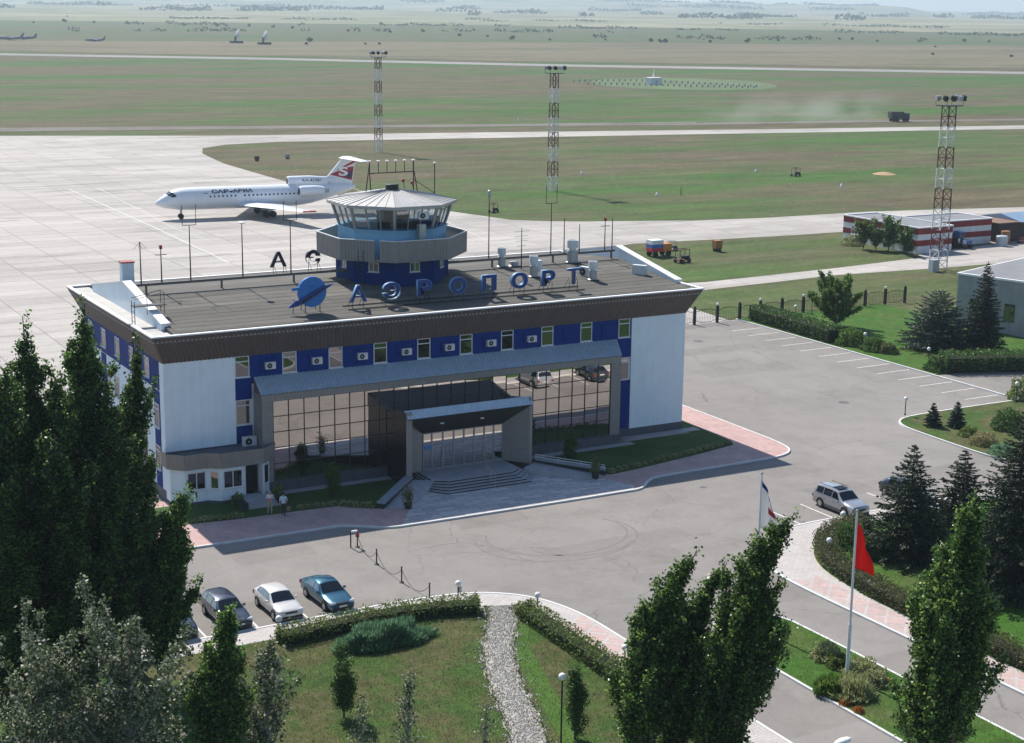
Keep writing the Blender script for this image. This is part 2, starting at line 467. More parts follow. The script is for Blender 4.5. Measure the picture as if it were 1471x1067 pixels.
MAT['gravel'] = M_ground('gravel', ((0.36, 0.33, 0.29), (0.48, 0.45, 0.41), (0.42, 0.39, 0.35)), 0.5, (1, 1, 1), 7.0, finevar=0.45, bmp=0.8, mid=2.0)
MAT['dirt'] = M_ground('dirt_road', ((0.15, 0.135, 0.115), (0.22, 0.20, 0.175)), 0.05, (1, 1, 1), 0.8)
MAT['runway'] = M_ground('runway', ((0.25, 0.24, 0.225), (0.33, 0.315, 0.295)), 0.01, (1, 1, 1), 0.2)
def M_apron():
    mt, nt, N, L, b = nodes_of('apron_slabs')
    tc = N.new('ShaderNodeTexCoord')
    br = N.new('ShaderNodeTexBrick'); L.new(tc.outputs['Object'], br.inputs['Vector']); br.offset = 0.0
    br.inputs['Color1'].default_value = rgb((.445, .415, .385)); br.inputs['Color2'].default_value = rgb((.355, .33, .305)); br.inputs['Mortar'].default_value = rgb((.24, .225, .21))
    br.inputs['Scale'].default_value = 1.0; br.inputs['Brick Width'].default_value = 7.0; br.inputs['Row Height'].default_value = 3.5; br.inputs['Mortar Size'].default_value = .07; br.inputs['Bias'].default_value = -.25
    c = br.outputs['Color']
    for sc, st, stops in ((.05, (.25, 1, 1), [(.36, (.76,) * 3), (.60, (1.04,) * 3)]), (.22, (.15, 1, 1), [(.33, (.60,) * 3), (.45, (1, 1, 1))]), (.9, (1, 1, 1), [(.3, (.90,) * 3), (.7, (1.05,) * 3)])):
        n = tex_noise(nt, sc, 7.0, .7, st); r = ramp(nt, n.outputs[0], stops); c = mixc(nt, 1.0, c, r.outputs[0], 'MULTIPLY')
    L.new(c, b.inputs['Base Color']); b.inputs['Roughness'].default_value = .85; b.inputs['Specular IOR Level'].default_value = .25
    return mt
MAT['apron'] = M_apron()
def M_asphalt():
    mt, nt, N, L, b = nodes_of('asphalt')
    n1 = tex_noise(nt, .05, 6.0, .65); c = ramp(nt, n1.outputs[0], [(.3, (.203, .189, .177)), (.7, (.270, .252, .236))]).outputs[0]
    for sc, st, stops in ((.35, (1, 1, 1), [(.28, (.86,) * 3), (.55, (1.03,) * 3)]), (2.2, (1, 1, 1), [(.3, (.93,) * 3), (.7, (1.05,) * 3)]), (16.0, (1, 1, 1), [(.25, (.84,) * 3), (.75, (1.12,) * 3)]), (.12, (.2, 1.6, 1), [(.30, (.88,) * 3), (.45, (1, 1, 1))])):
        n = tex_noise(nt, sc, 7.0, .7, st); r = ramp(nt, n.outputs[0], stops); c = mixc(nt, 1.0, c, r.outputs[0], 'MULTIPLY')
    # hairline cracks along wandering cell edges, only in worn places
    tc = N.new('ShaderNodeTexCoord'); wn_ = tex_noise(nt, .5, 5.0, .7); ad = N.new('ShaderNodeVectorMath'); ad.operation = 'MULTIPLY_ADD'; ad.inputs[1].default_value = (1.6, 1.6, 0)
    L.new(wn_.outputs['Color'], ad.inputs[0]); L.new(tc.outputs['Object'], ad.inputs[2])
    vo = N.new('ShaderNodeTexVoronoi'); vo.feature = 'DISTANCE_TO_EDGE'; vo.inputs['Scale'].default_value = .17; L.new(ad.outputs[0], vo.inputs['Vector'])
    cr = ramp(nt, vo.outputs['Distance'], [(.0, (.62,) * 3), (.007, (1, 1, 1))]); wm = tex_noise(nt, .07, 3.0, .6, loc=(5, 2, 0)); wr = ramp(nt, wm.outputs[0], [(.48, (0, 0, 0)), (.56, (1, 1, 1))])
    c = mixc(nt, wr.outputs[0], c, mixc(nt, 1.0, c, cr.outputs[0], 'MULTIPLY'))
    # square repair patches
    br = N.new('ShaderNodeTexBrick'); L.new(tc.outputs['Object'], br.inputs['Vector']); br.inputs['Scale'].default_value = 1; br.inputs['Brick Width'].default_value = 5.5; br.inputs['Row Height'].default_value = 3.1; br.inputs['Mortar Size'].default_value = 0.0
    br.inputs['Color1'].default_value = (0, 0, 0, 1); br.inputs['Color2'].default_value = (1, 1, 1, 1)
    pr_ = ramp(nt, br.outputs['Color'], [(.86, (1, 1, 1)), (.88, (.90, .895, .89))]); c = mixc(nt, 1.0, c, pr_.outputs[0], 'MULTIPLY')
    L.new(c, b.inputs['Base Color']); b.inputs['Roughness'].default_value = .88; b.inputs['Specular IOR Level'].default_value = .25
    n = tex_noise(nt, 25.0, 4.0, .8); bump(nt, b, n.outputs[0], .25, .01)
    return mt
MAT['asphalt'] = M_asphalt()
MAT['pink'] = M_brick('pink_pavers', (0.53, 0.365, 0.34), (0.46, 0.30, 0.28), (0.40, 0.31, 0.29), 0.4, 0.2, 0.85, 0.012, R_(45), 0.22, 0.25)
MAT['pink_pale'] = M_brick('pale_pink_pavers', (0.53, 0.40, 0.375), (0.47, 0.345, 0.32), (0.40, 0.33, 0.31), 0.4, 0.2, 0.85, 0.012, R_(45), 0.18, 0.25)
MAT['pale_pavers'] = M_brick('pale_pavers', (0.50, 0.475, 0.455), (0.45, 0.42, 0.405), (0.33, 0.31, 0.30), 0.5, 0.25, 0.85, 0.014, 0.0, 0.14, 0.25)
MAT['entrance_pavers'] = M_brick('entrance_pavers', (0.62, 0.60, 0.59), (0.42, 0.40, 0.395), (0.26, 0.25, 0.25), 1.6, 0.44, 0.8, 0.03, R_(6), 0.12, 0.25)
MAT['marking'] = M('road_marking', (0.66, 0.65, 0.63), 0.8, 0.15, 1.5)
MAT['stain'] = M('oil_stain', (0.10, 0.095, 0.09), 0.7, 0.2, 1.5)

def structure(o): o['kind'] = 'structure'; return o
def sheet(name, poly, z, mat):
    return structure(MB().sheet(poly, z).build(name, mat))
def offset(line, d):
    out = []
    n = len(line)
    for i in range(n):
        a, b = line[max(i - 1, 0)], line[min(i + 1, n - 1)]
        tx, ty = b[0] - a[0], b[1] - a[1]
        l = math.hypot(tx, ty) or 1
        out.append((line[i][0] - ty / l * d, line[i][1] + tx / l * d))
    return out
def smooth_line(line, it=2):
    for _ in range(it):
        o = [line[0]]
        for a, b in zip(line[:-1], line[1:]):
            o += [(a[0] * .75 + b[0] * .25, a[1] * .75 + b[1] * .25), (a[0] * .25 + b[0] * .75, a[1] * .25 + b[1] * .75)]
        o.append(line[-1]); line = o
    return line
def strip(name, line, w, z0, z1, mat, kind='structure', side=0):
    a = offset(line, w / 2 + side); b = offset(line, -w / 2 + side)
    mb = MB(); n = len(line)
    pts = [(x, y, z1) for x, y in a] + [(x, y, z1) for x, y in b] + [(x, y, z0) for x, y in a] + [(x, y, z0) for x, y in b]
    fs = []
    for i in range(n - 1):
        fs += [(n + i, n + i + 1, i + 1, i), (i, i + 1, 2 * n + i + 1, 2 * n + i), (n + i + 1, n + i, 3 * n + i, 3 * n + i + 1)]
    fs += [(0, 2 * n, 3 * n, n), (n - 1, 2 * n - 1, 4 * n - 1, 3 * n - 1)]
    mb.add(pts, fs)
    o = mb.build(name, mat); o['kind'] = kind
    return o

# ground to the horizon
disc = [(11000 * math.cos(2 * math.pi * i / 96), 11000 * math.sin(2 * math.pi * i / 96)) for i in range(96)]
sheet('ground', disc, 0.0, MAT['field'])
def fbm(x, y, s=1.0):
    return (math.sin(x * .0011 * s + 1.3) * math.cos(y * .0013 * s + .4) + .5 * math.sin(x * .0027 * s + y * .0019 * s) + .25 * math.cos(x * .0061 * s - y * .0047 * s + 2.0)) / 1.75
def sstep(a, b, x):
    t = min(1, max(0, (x - a) / (b - a))); return t * t * (3 - 2 * t)
# hills beyond the plain
NA, ND = 150, 70
V = []; F = []
for j in range(ND):
    d = 2300 + (10900 - 2300) * (j / (ND - 1)) ** 1.1
    for i in range(NA):
        az = R_(-6 + 76 * i / (NA - 1)); deg = math.degrees(az)
        x, y = d * math.sin(az), d * math.cos(az)
        plateau = sstep(6800, 8300, d) * (1 - sstep(42.6, 44.2, deg + (d - 8300) * 0.0004)) * (36 + 40 * sstep(42, 12, deg) + 5 * fbm(x, y, 2))
        roll = sstep(2600, 5200, d) * (10 + 12 * fbm(x, y, 1.0)) * sstep(52, 40, deg)
        far = sstep(9200, 10600, d) * (12 + 5 * fbm(x, y, 1.6)) * sstep(40, 44, deg)
        V.append((x, y, -0.8 + max(0, roll) * 0.8 + plateau + far + (0.9 if j > 2 else 0)))
for j in range(ND - 1):
    for i in range(NA - 1):
        a = j * NA + i
        F.append((a, a + NA, a + NA + 1, a + 1))
MAT['farmland'] = M_ground('farmland', ((0.085, 0.11, 0.05), (0.30, 0.27, 0.17), (0.16, 0.17, 0.08), (0.34, 0.31, 0.21), (0.07, 0.095, 0.045)), 0.0011, (1.0, 1.6, 1), 0.01, mid=0.004, bmp=0)
structure(MB().add(V, F).build('hills', MAT['farmland'], smooth=True))
def hill_z(x, y):
    d = math.hypot(x, y); deg = math.degrees(math.atan2(x, y))
    if d < 2300: return 0.0
    return (-0.8 + max(0, sstep(2600, 5200, d) * (10 + 12 * fbm(x, y, 1.0)) * sstep(52, 40, deg)) * 0.8 + 0.9
            + sstep(6800, 8300, d) * (1 - sstep(42.6, 44.2, deg + (d - 8300) * 0.0004)) * (36 + 40 * sstep(42, 12, deg) + 5 * fbm(x, y, 2))
            + sstep(9200, 10600, d) * (12 + 5 * fbm(x, y, 1.6)) * sstep(40, 44, deg))

# concrete apron with the taxiway
apron = [(-420, 455), (59.5, 333.4), (110.7, 315), (188, 299), (272.7, 280.5), (365, 264.3), (900, 170), (900, 158), (353, 253.1), (243, 271.8),
         (159, 284.5), (121.7, 290), (106, 287), (97, 279), (92.5, 266), G(300, 225), G(322, 235), G(387, 254), G(487, 281), (97.3, 141.7), (101, 129), (106, 124.6), (111.5, 122), (130, 115.4),
         (143, 113.2), (167, 112.5), (198, 106), (420, 60), (420, 45), (157.3, 86), (145.5, 93.4), (129.6, 94), (116, 95.4), (104.5, 96.5), (98, 94.5), (93.2, 88), (90, 76), (86.5, 66), (84.5, 57), (81, 51),
         (80.5, 39.3), (-420, 39.3)]
sheet('apron', apron, 0.010, MAT['apron'])
yard = [(85, 64.2), (93.6, 62.6), (117.8, 64.4), (136.8, 66.8), (137.6, 68.9), (157.3, 72.8), (157.6, 85), (235, 66), (235, 48), (148, 57.4), (131, 58.2), (113.8, 59.6), (89.7, 57.6), (84.9, 57.6)]
sheet('service_road', yard, 0.006, MAT['apron'])
sheet('verge', [(81.2, 39.6), (81.2, 51), (84.7, 57.2), (89.7, 57.3), (113.8, 59.3), (131, 57.9), (148, 57.1), (235, 47.7), (235, 20), (240, -40), (81.7, -40), (81.7, 39)], 0.004, MAT['verge'])
sheet('infield', [(87, 66.4), (90.4, 75.8), (93.7, 87.8), (98.2, 94.2), (104.5, 96.2), (116, 95.1), (129.6, 93.7), (145.3, 93.1), (157, 86), (157, 73.5), (137.3, 69.2), (136.5, 67), (117.8, 64.7), (93.6, 62.9)], 0.004, MAT['verge'])
# far runway, perimeter road, dirt road
sheet('runway', [(-400, 1452), G(0, 76.6), G(400, 83.3), G(800, 92.4), G(1200, 98.8), (1500, 40), (1500, 20), G(1200, 102.2), G(800, 95.6), G(400, 86.3), G(0, 79.4), (-400, 1408)], 0.10, MAT['runway'])
drt = [(-300, 425), G(0, 187.5), G(300, 184.5), G(600, 181.5), G(1000, 178), G(1280, 174), (560, 250), (900, 190)]
strip('dirt_road', drt, 7.0, 0.0, 0.05, MAT['dirt'])
sheet('dirt_track', [(-300, 460), G(0, 183.5), G(700, 178.3), G(1000, 174.5), G(1000, 176.0), G(700, 180.0), G(0, 185.8), (-300, 449)], 0.03, MAT['dirt'])
# mown circle round the beacon
cx, cy = 415, 525
sheet('mown_circle', [(cx + 52 * math.cos(a) * 0.75 + 28 * math.sin(a), cy + 52 * math.sin(a) - 20 * math.cos(a)) for a in [2 * math.pi * i / 40 for i in range(40)]], 0.06,
      M('mown_grass', (0.085, 0.125, 0.045), 0.95, 0.35, 0.06))
# dry brown band in the far field
MAT['dry_band'] = M_field('dry_grass_band', ((0.115, 0.115, 0.06), (0.14, 0.13, 0.07)), ((0.17, 0.145, 0.09), (0.23, 0.20, 0.13)), k=0.46)
sheet('heath', [G(0, 73), G(740, 88), G(1471, 99), (1500, 420), (1900, 900), G(1471, 66), G(735, 61), G(0, 57)], 0.14, MAT['dry_band'])

# asphalt forecourt
sheet('forecourt_asphalt', [(-60, 39.3), (81.45, 39.3), (81.45, -4.6), (110, -4.6), (110, -26), (62, -26), (62, -70), (-60, -70)], 0.014, MAT['asphalt'])
def island(name, outer, z, mat):
    return structure(MB().prism(outer, 0.0, z, bottom=False).build(name, mat))
def kerb(line, name='kerb', w=0.17, h=0.15, side=0.0):
    return strip(name, line, w, 0.0, h, MAT['kerb'], side=side)
# --- forecourt pavement by the terminal
k_front = [(-60, -10.1), (8.6, -10.75), (10.2, -11.6), (11.6, -12.7), (13.0, -13.05), (32.3, -13.2), (33.4, -12.9), (35.0, -11.3), (36.4, -10.85), (47.6, -10.75), (49.2, -10.4), (50.3, -9.6), (50.9, -8.2), (51.15, -5), (51.2, 25)]
kerb(smooth_line(k_front, 1))
island('pink_pavement', smooth_line(k_front, 1) + [(46.5, 25), (46.5, 0.1), (-60, 0.1)], 0.125, MAT['pink'])
island('entrance_paving', [(12.95, -12.9), (32.4, -13.05), (33.0, -12.2), (31.6, -9.2), (28.6, -5.6), (18.0, -5.6), (14.7, -10.3)], 0.131, MAT['entrance_pavers'])
bedL = [(-60, -5.6), (-0.2, -5.9), (3.4, -6.35), (8.2, -6.55), (10.7, -6.75), (12.2, -7.9), (13.2, -8.75), (17.9, -3.6), (17.9, -1.3), (-60, -1.3)]
bedR = [(28.7, -1.3), (28.7, -3.6), (33.0, -8.9), (36, -8.5), (42.4, -7.25), (47.0, -6.1), (47.55, -5.2), (47.7, -3), (47.7, 2.6), (46.1, 2.6), (46.1, -1.3)]
MAT['bed'] = M_ground('bed_lawn', ((0.045, 0.095, 0.022), (0.06, 0.115, 0.028)), 0.4, (1, 1, 1), 6.0, finevar=0.3)
island('flower_bed', bedL, 0.16, MAT['bed'])
island('flower_bed', bedR, 0.16, MAT['bed'])
for x0, x1, y0, y1 in ((7.6, 17.3, -2.35, -1.56), (29.3, 39.6, -2.35, -1.56), (39.4, 47.3, -1.0, -0.02)):
    structure(MB().box(x0, x1, y0, y1, 0.0, 0.20).build('concrete_apron_strip', MAT['concrete']))
# --- lawn island by the parked cars
kL = [(-60, -26.4), (-2.4, -26.5), (4.06, -26.3), (8.6, -26.5), (11.2, -27.0), (13.4, -28.5), (14.7, -30.6), (15.35, -33.6), (15.4, -37), (15.3, -80)]
kLs = smooth_line(kL, 2)
kerb(kLs)
island('pale_pavement', kLs + [(-60, -80)], 0.125, MAT['pale_pavers'])
lawnL = smooth_line([(-60, -28.6), (-2.4, -28.6), (4.0, -28.2), (8.0, -28.5), (10.4, -29.7), (11.8, -31.0), (12.75, -33), (12.75, -37), (12.7, -80)], 1)
island('lawn', lawnL + [(-60, -80)], 0.16, MAT['lawn_dry'])
gp = [(11.4, -30.0), (10.6, -32.0), (8.7, -34.8), (7.2, -37.5), (5.9, -41), (4.9, -44), (3.8, -46.9), (2.0, -51), (0, -55)]
gpl = smooth_line(gp, 3)
strip('gravel_path', [(x + .12 * math.sin(3.1 * y), y) for x, y in gpl], 1.9, 0.0, 0.19, MAT['gravel'])
MAT['green_strip'] = M_ground('fresh_lawn', ((0.06, 0.13, 0.02), (0.08, 0.155, 0.03)), 0.4, (1, 1, 1), 6.0, finevar=0.25)
strip('lawn_edge', smooth_line([(11.2, -33.0), (9.6, -35.5), (8.7, -38.2), (7.5, -42), (6.6, -45), (5.2, -49.5)], 2), 1.1, 0.0, 0.178, MAT['green_strip'])
# --- lawn island on the far side of the avenue
kR = [(120, -25.6), (43, -25.6), (38.2, -25.6), (35.4, -26.1), (32.6, -27.9), (31.0, -30.4), (30.35, -33.2), (30.2, -37), (30.4, -45), (30.5, -80)]
kRs = smooth_line(kR, 2)
kerb(kRs)
island('pale_pavement', kRs + [(120, -80)], 0.125, MAT['pale_pavers'])
lawnR = smooth_line([(120, -27.4), (44, -27.4), (40.5, -27.6), (37.6, -28.6), (35.6, -30.3), (33.9, -32.9), (33.1, -36), (32.6, -42), (32.6, -80)], 2)
island('lawn', lawnR + [(120, -80)], 0.16, MAT['lawn'])
# --- avenue median with the flagpoles
med = [(20.5, -80), (20.5, -41.0), (20.9, -39.0), (22.0, -37.8), (23.3, -37.4), (24.6, -37.8), (25.7, -39.0), (26.1, -41.0), (26.1, -80)]
meds = smooth_line(med, 2)
kerb(meds)
island('median_lawn', meds, 0.14, MAT['lawn'])
# --- right side: kerb, lawns, side path
kE = [(81.45, 39.3), (81.45, -3.9)]
kerb(kE, w=0.2)
island('lawn', [(81.6, 39.3), (81.6, 6.5), (104, 6.5), (104, 39.3)], 0.13, MAT['lawn'])
kI = [(120, -4.9), (81, -5.3), (75, -5.15), (67.2, -5.3), (65.4, -6.1), (64.45, -7.6), (64.2, -10), (64.0, -16.9), (64.3, -19.6), (65.4, -21.8), (70, -23), (120, -23)]
kIs = smooth_line(kI, 2)
kerb(kIs)
island('lawn', kIs, 0.14, MAT['lawn_dry'])
sheet('side_path', [(81.7, 6.3), (125, 6.3), (125, -4.5), (81.7, -4.5)], 0.02, MAT['asphalt'])
# --- diamond pattern of the pavements: pink pavers laid between pale bands
par = [o for o in COL.objects if o.name.startswith('pale_pavement')]
for i in range(15):
    y = -35.2 - i * 1.75
    for x, y2, sgn in ((30.62, y, 1), (32.42, y, -1)):
        mb = MB().prism([(x, y2 - 0.76), (x + sgn * 0.74, y2), (x, y2 + 0.76)], 0.10, 0.131); mb.build('paver_panel', MAT['pink_pale'], par[1])
    mb = MB().prism([(30.76, y - 0.875), (31.52, y - 0.1), (32.28, y - 0.875), (31.52, y - 1.65)], 0.10, 0.131); mb.build('paver_panel', MAT['pink_pale'], par[1])
for i in range(5):
    y = -34.2 - i * 1.75
    for x, y2, sgn in ((12.95, y, 1), (15.12, y, -1)):
        mb = MB().prism([(x, y2 - 0.76), (x + sgn * 0.85, y2), (x, y2 + 0.76)], 0.10, 0.131); mb.build('paver_panel', MAT['pink_pale'], par[0])
    mb = MB().prism([(13.1, y - 0.875), (14.03, y - 0.1), (14.96, y - 0.875), (14.03, y - 1.65)], 0.10, 0.131); mb.build('paver_panel', MAT['pink_pale'], par[0])
# --- painted bay lines and apron lines
def line_mark(a, b, w=0.12, z=0.020, name='bay_marking', mat=None):
    return strip(name, [a, b], w, z - 0.004, z, mat or MAT['marking'])
for x in (3.42, 0.43, -2.75, -5.95, -9.1): line_mark((x, -26.2), (x + 0.02, -21.8))
for i in range(13): line_mark((76.9, 34.0 - i * 3.05), (81.2, 34.0 - i * 3.05))
for x in (38.6, 41.65, 44.9, 48.1, 51.3): line_mark((x, -25.3), (x, -21.6))
def apron_line(pts, w=0.24): strip('apron_marking', pts, w, 0.012, 0.03, MAT['apron_mark'])
MAT['apron_mark'] = M('worn_marking', (0.56, 0.55, 0.53), 0.85, 0.2, 0.6)
apron_line([G(100, 272), G(225, 328), G(330, 378)])
apron_line([G(215, 309), G(250, 328), G(300, 345)], 0.15)
apron_line([G(140, 270), G(215, 309)], 0.15)
apron_line([G(700, 345), G(600, 300), G(480, 262)], 0.15)
# tyre rings, patches and manholes on the forecourt
MAT['tyre'] = M('tyre_mark', (0.175, 0.163, 0.157), 0.85, 0.12, 1.2)
for (px, py), r0, a0, a1 in (((800, 768), 5.2, 150, 390), ((800, 772), 5.9, 160, 380), ((830, 775), 4.0, 190, 330)):
    c = G(px, py)
    strip('tyre_mark', [(c[0] + r0 * math.cos(R_(a)), c[1] + 0.8 * r0 * math.sin(R_(a))) for a in range(a0, a1, 8)], 0.16, 0.013, 0.0175, MAT['tyre'])
for px, py, s in ((1212, 578, 0.5), (1003, 490, 0.55), (1010, 700, 0.25)):
    c = G(px, py)
    structure(MB().lathe([(s, 0.0), (s, 0.022), (s * 0.85, 0.026)], (c[0], c[1], 0), 16).build('manhole_cover', MAT['stain']))
for a, b in ((G(1040, 772), G(1085, 782)), (G(700, 785), G(770, 800)), (G(915, 860), G(960, 838))):
    strip('crack_seal', [a, ((a[0] + b[0]) / 2, (a[1] + b[1]) / 2 + 0.2), b], 0.1, 0.013, 0.018, MAT['tyre'])
# ================================================================ TERMINAL BUILDING
def ribbed(mb, a, b, c, d, n, depth, m=0, axis_flip=False):
    """corrugated sheet on quad a-b (bottom) c-d (top, d above a): ribs run from a-b to d-c"""
    a, b, c, d = map(Vector, (a, b, c, d))
    nor = (b - a).cross(d - a).normalized() * depth
    pts = []; fs = []
    prof = [(0.0, 0), (0.18, 1), (0.62, 1), (0.80, 0)]
    for i in range(n):
        for t, h in prof:
            u = (i + t) / n
            pts += [a.lerp(b, u) + nor * h, d.lerp(c, u) + nor * h]
    pts += [b, c]
    k = len(pts) // 2
    fs = [(2 * i, 2 * i + 2, 2 * i + 3, 2 * i + 1) for i in range(k - 1)]
    return mb.add(pts, fs, m)
FACE_FRONT = (1, 0)
def wall_window(parent, a, b, u0, u1, z0, z1, cols=1, transom=0.0, fm='frame', gm='window', name='window', depth=0.10, proud=0.03, fw=0.07):
    """framed window lying in the vertical wall a->b (2D), from distance u0 to u1 along it; outside is to the right of a->b"""
    ax = Vector((b[0] - a[0], b[1] - a[1])).normalized(); nx = Vector((ax.y, -ax.x))
    def P(u, o, z): return (a[0] + ax.x * u + nx.x * o, a[1] + ax.y * u + nx.y * o, z)
    mb = MB()
    def bar(ua, ub, za, zb, o0=-0.02, o1=proud):
        mb.hexa([P(ua, o1, za), P(ub, o1, za), P(ub, o0, za), P(ua, o0, za), P(ua, o1, zb), P(ub, o1, zb), P(ub, o0, zb), P(ua, o0, zb)])
    bar(u0, u0 + fw, z0, z1); bar(u1 - fw, u1, z0, z1); bar(u0 + fw, u1 - fw, z0, z0 + fw); bar(u0 + fw, u1 - fw, z1 - fw, z1)
    for k in range(1, cols):
        u = u0 + (u1 - u0) * k / cols; bar(u - fw / 2, u + fw / 2, z0 + fw, z1 - fw)
    zt = z1 - transom
    if transom: bar(u0 + fw, u1 - fw, zt - fw / 2, zt + fw / 2, -0.02, proud + 0.004)
    bar(u0 - 0.06, u1 + 0.06, z0 - 0.05, z0, -0.02, proud + 0.09)
    wobj = mb.build(name, MAT[fm], parent)
    rows = [(z0 + fw, z1 - fw)] if not transom else [(z0 + fw, zt - fw / 2), (zt + fw / 2, z1 - fw)]
    for (za, zb) in rows:
        for k in range(cols):
            ua = u0 + (u1 - u0) * k / cols + fw / 2; ub = u0 + (u1 - u0) * (k + 1) / cols - fw / 2
            MB().add([P(ua, 0.004, za), P(ub, 0.004, za), P(ub, 0.004, zb), P(ua, 0.004, zb)], [(0, 1, 2, 3)]).build('pane', MAT[gm], wobj)
    return wobj

T = thing('terminal_building', 'white and blue airport terminal with flared brown roof fascia and mirrored glass front', 'building', (23, 10, 0))
MB().box(0, 46, 0.16, 21.6, 0.86, 12.25).build('wall', MAT['white_stucco'], T)
MB().box(-0.03, 46.03, 0.06, 21.63, 0.0, 0.86).build('plinth', MAT['plinth'], T)
MB().box(0, 5.43, 0.0, 0.16, 0.86, 10.6).build('wall_panel', MAT['white_stucco'], T)
MB().box(40.52, 46, 0.0, 0.16, 0.86, 10.6).build('wall_panel', MAT['white_stucco'], T)
MB().box(5.43, 40.52, 0.10, 0.16, 8.3, 10.6).build('blue_band', MAT['blue'], T)
W0 = [5.45 + 3.752 * i for i in range(10)]
WA, WB = (0, 0.10), (46, 0.10)
for i, x in enumerate(W0):
    wall_window(T, WA, WB, x, x + 1.14, 8.86, 10.47, 1, 0.42)
    if i < 9:
        MB().box(x + 1.18, W0[i + 1] - 0.04, 0.02, 0.10, 8.80, 10.52).build('blue_panel', MAT['blue'], T)
        MB().box(x + 2.05, x + 3.2, -0.10, 0.02, 9.15, 10.15).build('panel_box', MAT['blue'], T)
for x in (5.45, 39.22):
    wall_window(T, WA, WB, x, x + 1.14, 5.22, 7.12, 1, 0.42)
    MB().box(x - 0.01, x + 1.28, 0.05, 0.10, 7.16, 8.78).build('blue_panel', MAT['blue'], T)
    MB().box(x - 0.01, x + 1.28, 0.05, 0.10, 0.9, 5.13).build('blue_panel', MAT['blue'], T)
# left (north) side wall: blue band with windows and a blue strip
LA, LB = (0.0, 21.6), (0.0, 0.16)
MB().box(-0.05, 0.0, 1.0, 21.0, 8.3, 10.5).build('blue_panel', MAT['blue'], T)
for k in range(5): wall_window(T, (-0.055, 21.6), (-0.055, 0.16), 1.6 + 3.9 * k, 2.8 + 3.9 * k, 8.8, 10.3, 1, 0.4)
for yy in (1.0, 15.2):
    MB().box(-0.05, 0.0, yy, yy + 1.3, 0.9, 8.2).build('blue_panel', MAT['blue'], T)
for k in range(2):
    wall_window(T, (-0.055, 21.6), (-0.055, 0.16), 19.3, 20.5, 2.2 + 3.2 * k, 4.0 + 3.2 * k, 1, 0.4)
MB().box(-0.10, -0.0, 4.6, 9.8, 0.9, 5.2).build('brown_panel', MAT['fascia'], T)
for k in range(3): wall_window(T, LA, LB, 8.5 - 2.9 * k, 10.0 - 2.9 * k, 5.3, 7.1, 1, 0.4)
# fascia: outward leaning ribbed sheet on all sides
o, zf0, zf1, YB = 1.06, 10.5, 12.66, 21.6
mb = MB(); ribbed(mb, (-0.02, -0.02, zf0), (46.02, -0.02, zf0), (46 + o, -o, zf1), (-o, -o, zf1), 150, 0.05); mb.build('fascia', MAT['fascia'], T)
def lf(y0, y1, n):
    t = lambda y: -o if y <= -0.02 else (YB + o if y >= YB else y)
    mb = MB(); ribbed(mb, (-0.02, y1, zf0), (-0.02, y0, zf0), (-o, t(y0), zf1), (-o, t(y1), zf1), n, 0.035); mb.build('fascia', MAT['fascia'], T)
lf(-0.02, 4.1, 18); lf(4.6, YB, 70)
mb = MB(); ribbed(mb, (46.02, -0.02, zf0), (46.02, YB, zf0), (46 + o, YB + o, zf1), (46 + o, -o, zf1), 90, 0.035); mb.build('fascia', MAT['fascia'], T)
mb = MB(); ribbed(mb, (46.02, YB, zf0), (-0.02, YB, zf0), (-o, YB + o, zf1), (46 + o, YB + o, zf1), 180, 0.035); mb.build('fascia', MAT['fascia'], T)
MB().prism([(-0.9, -0.9), (46.9, -0.9), (46.9, YB + .9), (-0.9, YB + .9)], 12.2, 12.5).build('roof_slab', MAT['concrete'], T)
e = o - 0.12
MB().prism_x([(-e, 12.45), (-e, roof_z(-e)), (RIDGE_Y, RIDGE_Z), (YB + e, roof_z(YB + e)), (YB + e, 12.45)], 0.75, 46.25).build('roof', MAT['felt'], T)
nst = 12
for sd_ in (-1, 1):
    for k in range(nst):
        y0 = RIDGE_Y + sd_ * (RIDGE_Y + .85) * k / nst; y1 = RIDGE_Y + sd_ * ((RIDGE_Y + .85) * (k + 1) / nst + .10)
        t0 = .012 + .004 * (nst - k); z0, z1 = roof_z(y0), roof_z(y1)
        MB().prism_x([(y0, z0 + .002), (y1, z1 + .002), (y1, z1 + t0 + .006), (y0, z0 + t0 - .002)], 1.08 + .01 * (k % 3), 45.9 - .01 * (k % 2)).build('felt_strip', MAT['felt_strip'], T)
MAT['pale_roof'] = M('pale_membrane', (0.44, 0.43, 0.41), 0.8, 0.12, 0.7, bmp=0.1)
MB().prism_x([(-e, 12.45), (-e, 12.56), (YB + e, 12.56), (YB + e, 12.45)], -e, 0.7).build('roof_edge_strip', MAT['pale_roof'], T)
MB().prism_x([(-e, 12.45), (-e, 12.56), (YB + e, 12.56), (YB + e, 12.45)], 46.3, 46 + e).build('roof_edge_strip', MAT['pale_roof'], T)
MB().box(-o - .04, 46 + o + .04, -o - .05, -o + .30, zf1 - .03, zf1 + .07).build('capping', MAT['capping'], T)
MB().box(-o - .04, 46 + o + .04, YB + o - .3, YB + o + .05, zf1 - .03, zf1 + .07).build('capping', MAT['capping'], T)
for y0, y1 in ((-o + .31, 4.1), (4.6, YB + o - .31)):
    MB().box(-o - .04, -o + .28, y0, y1, zf1 - .03, zf1 + .065).build('capping', MAT['capping'], T)
MB().box(46 + o - .28, 46 + o + .04, -o + .31, YB + o - .31, zf1 - .03, zf1 + .065).build('capping', MAT['capping'], T)
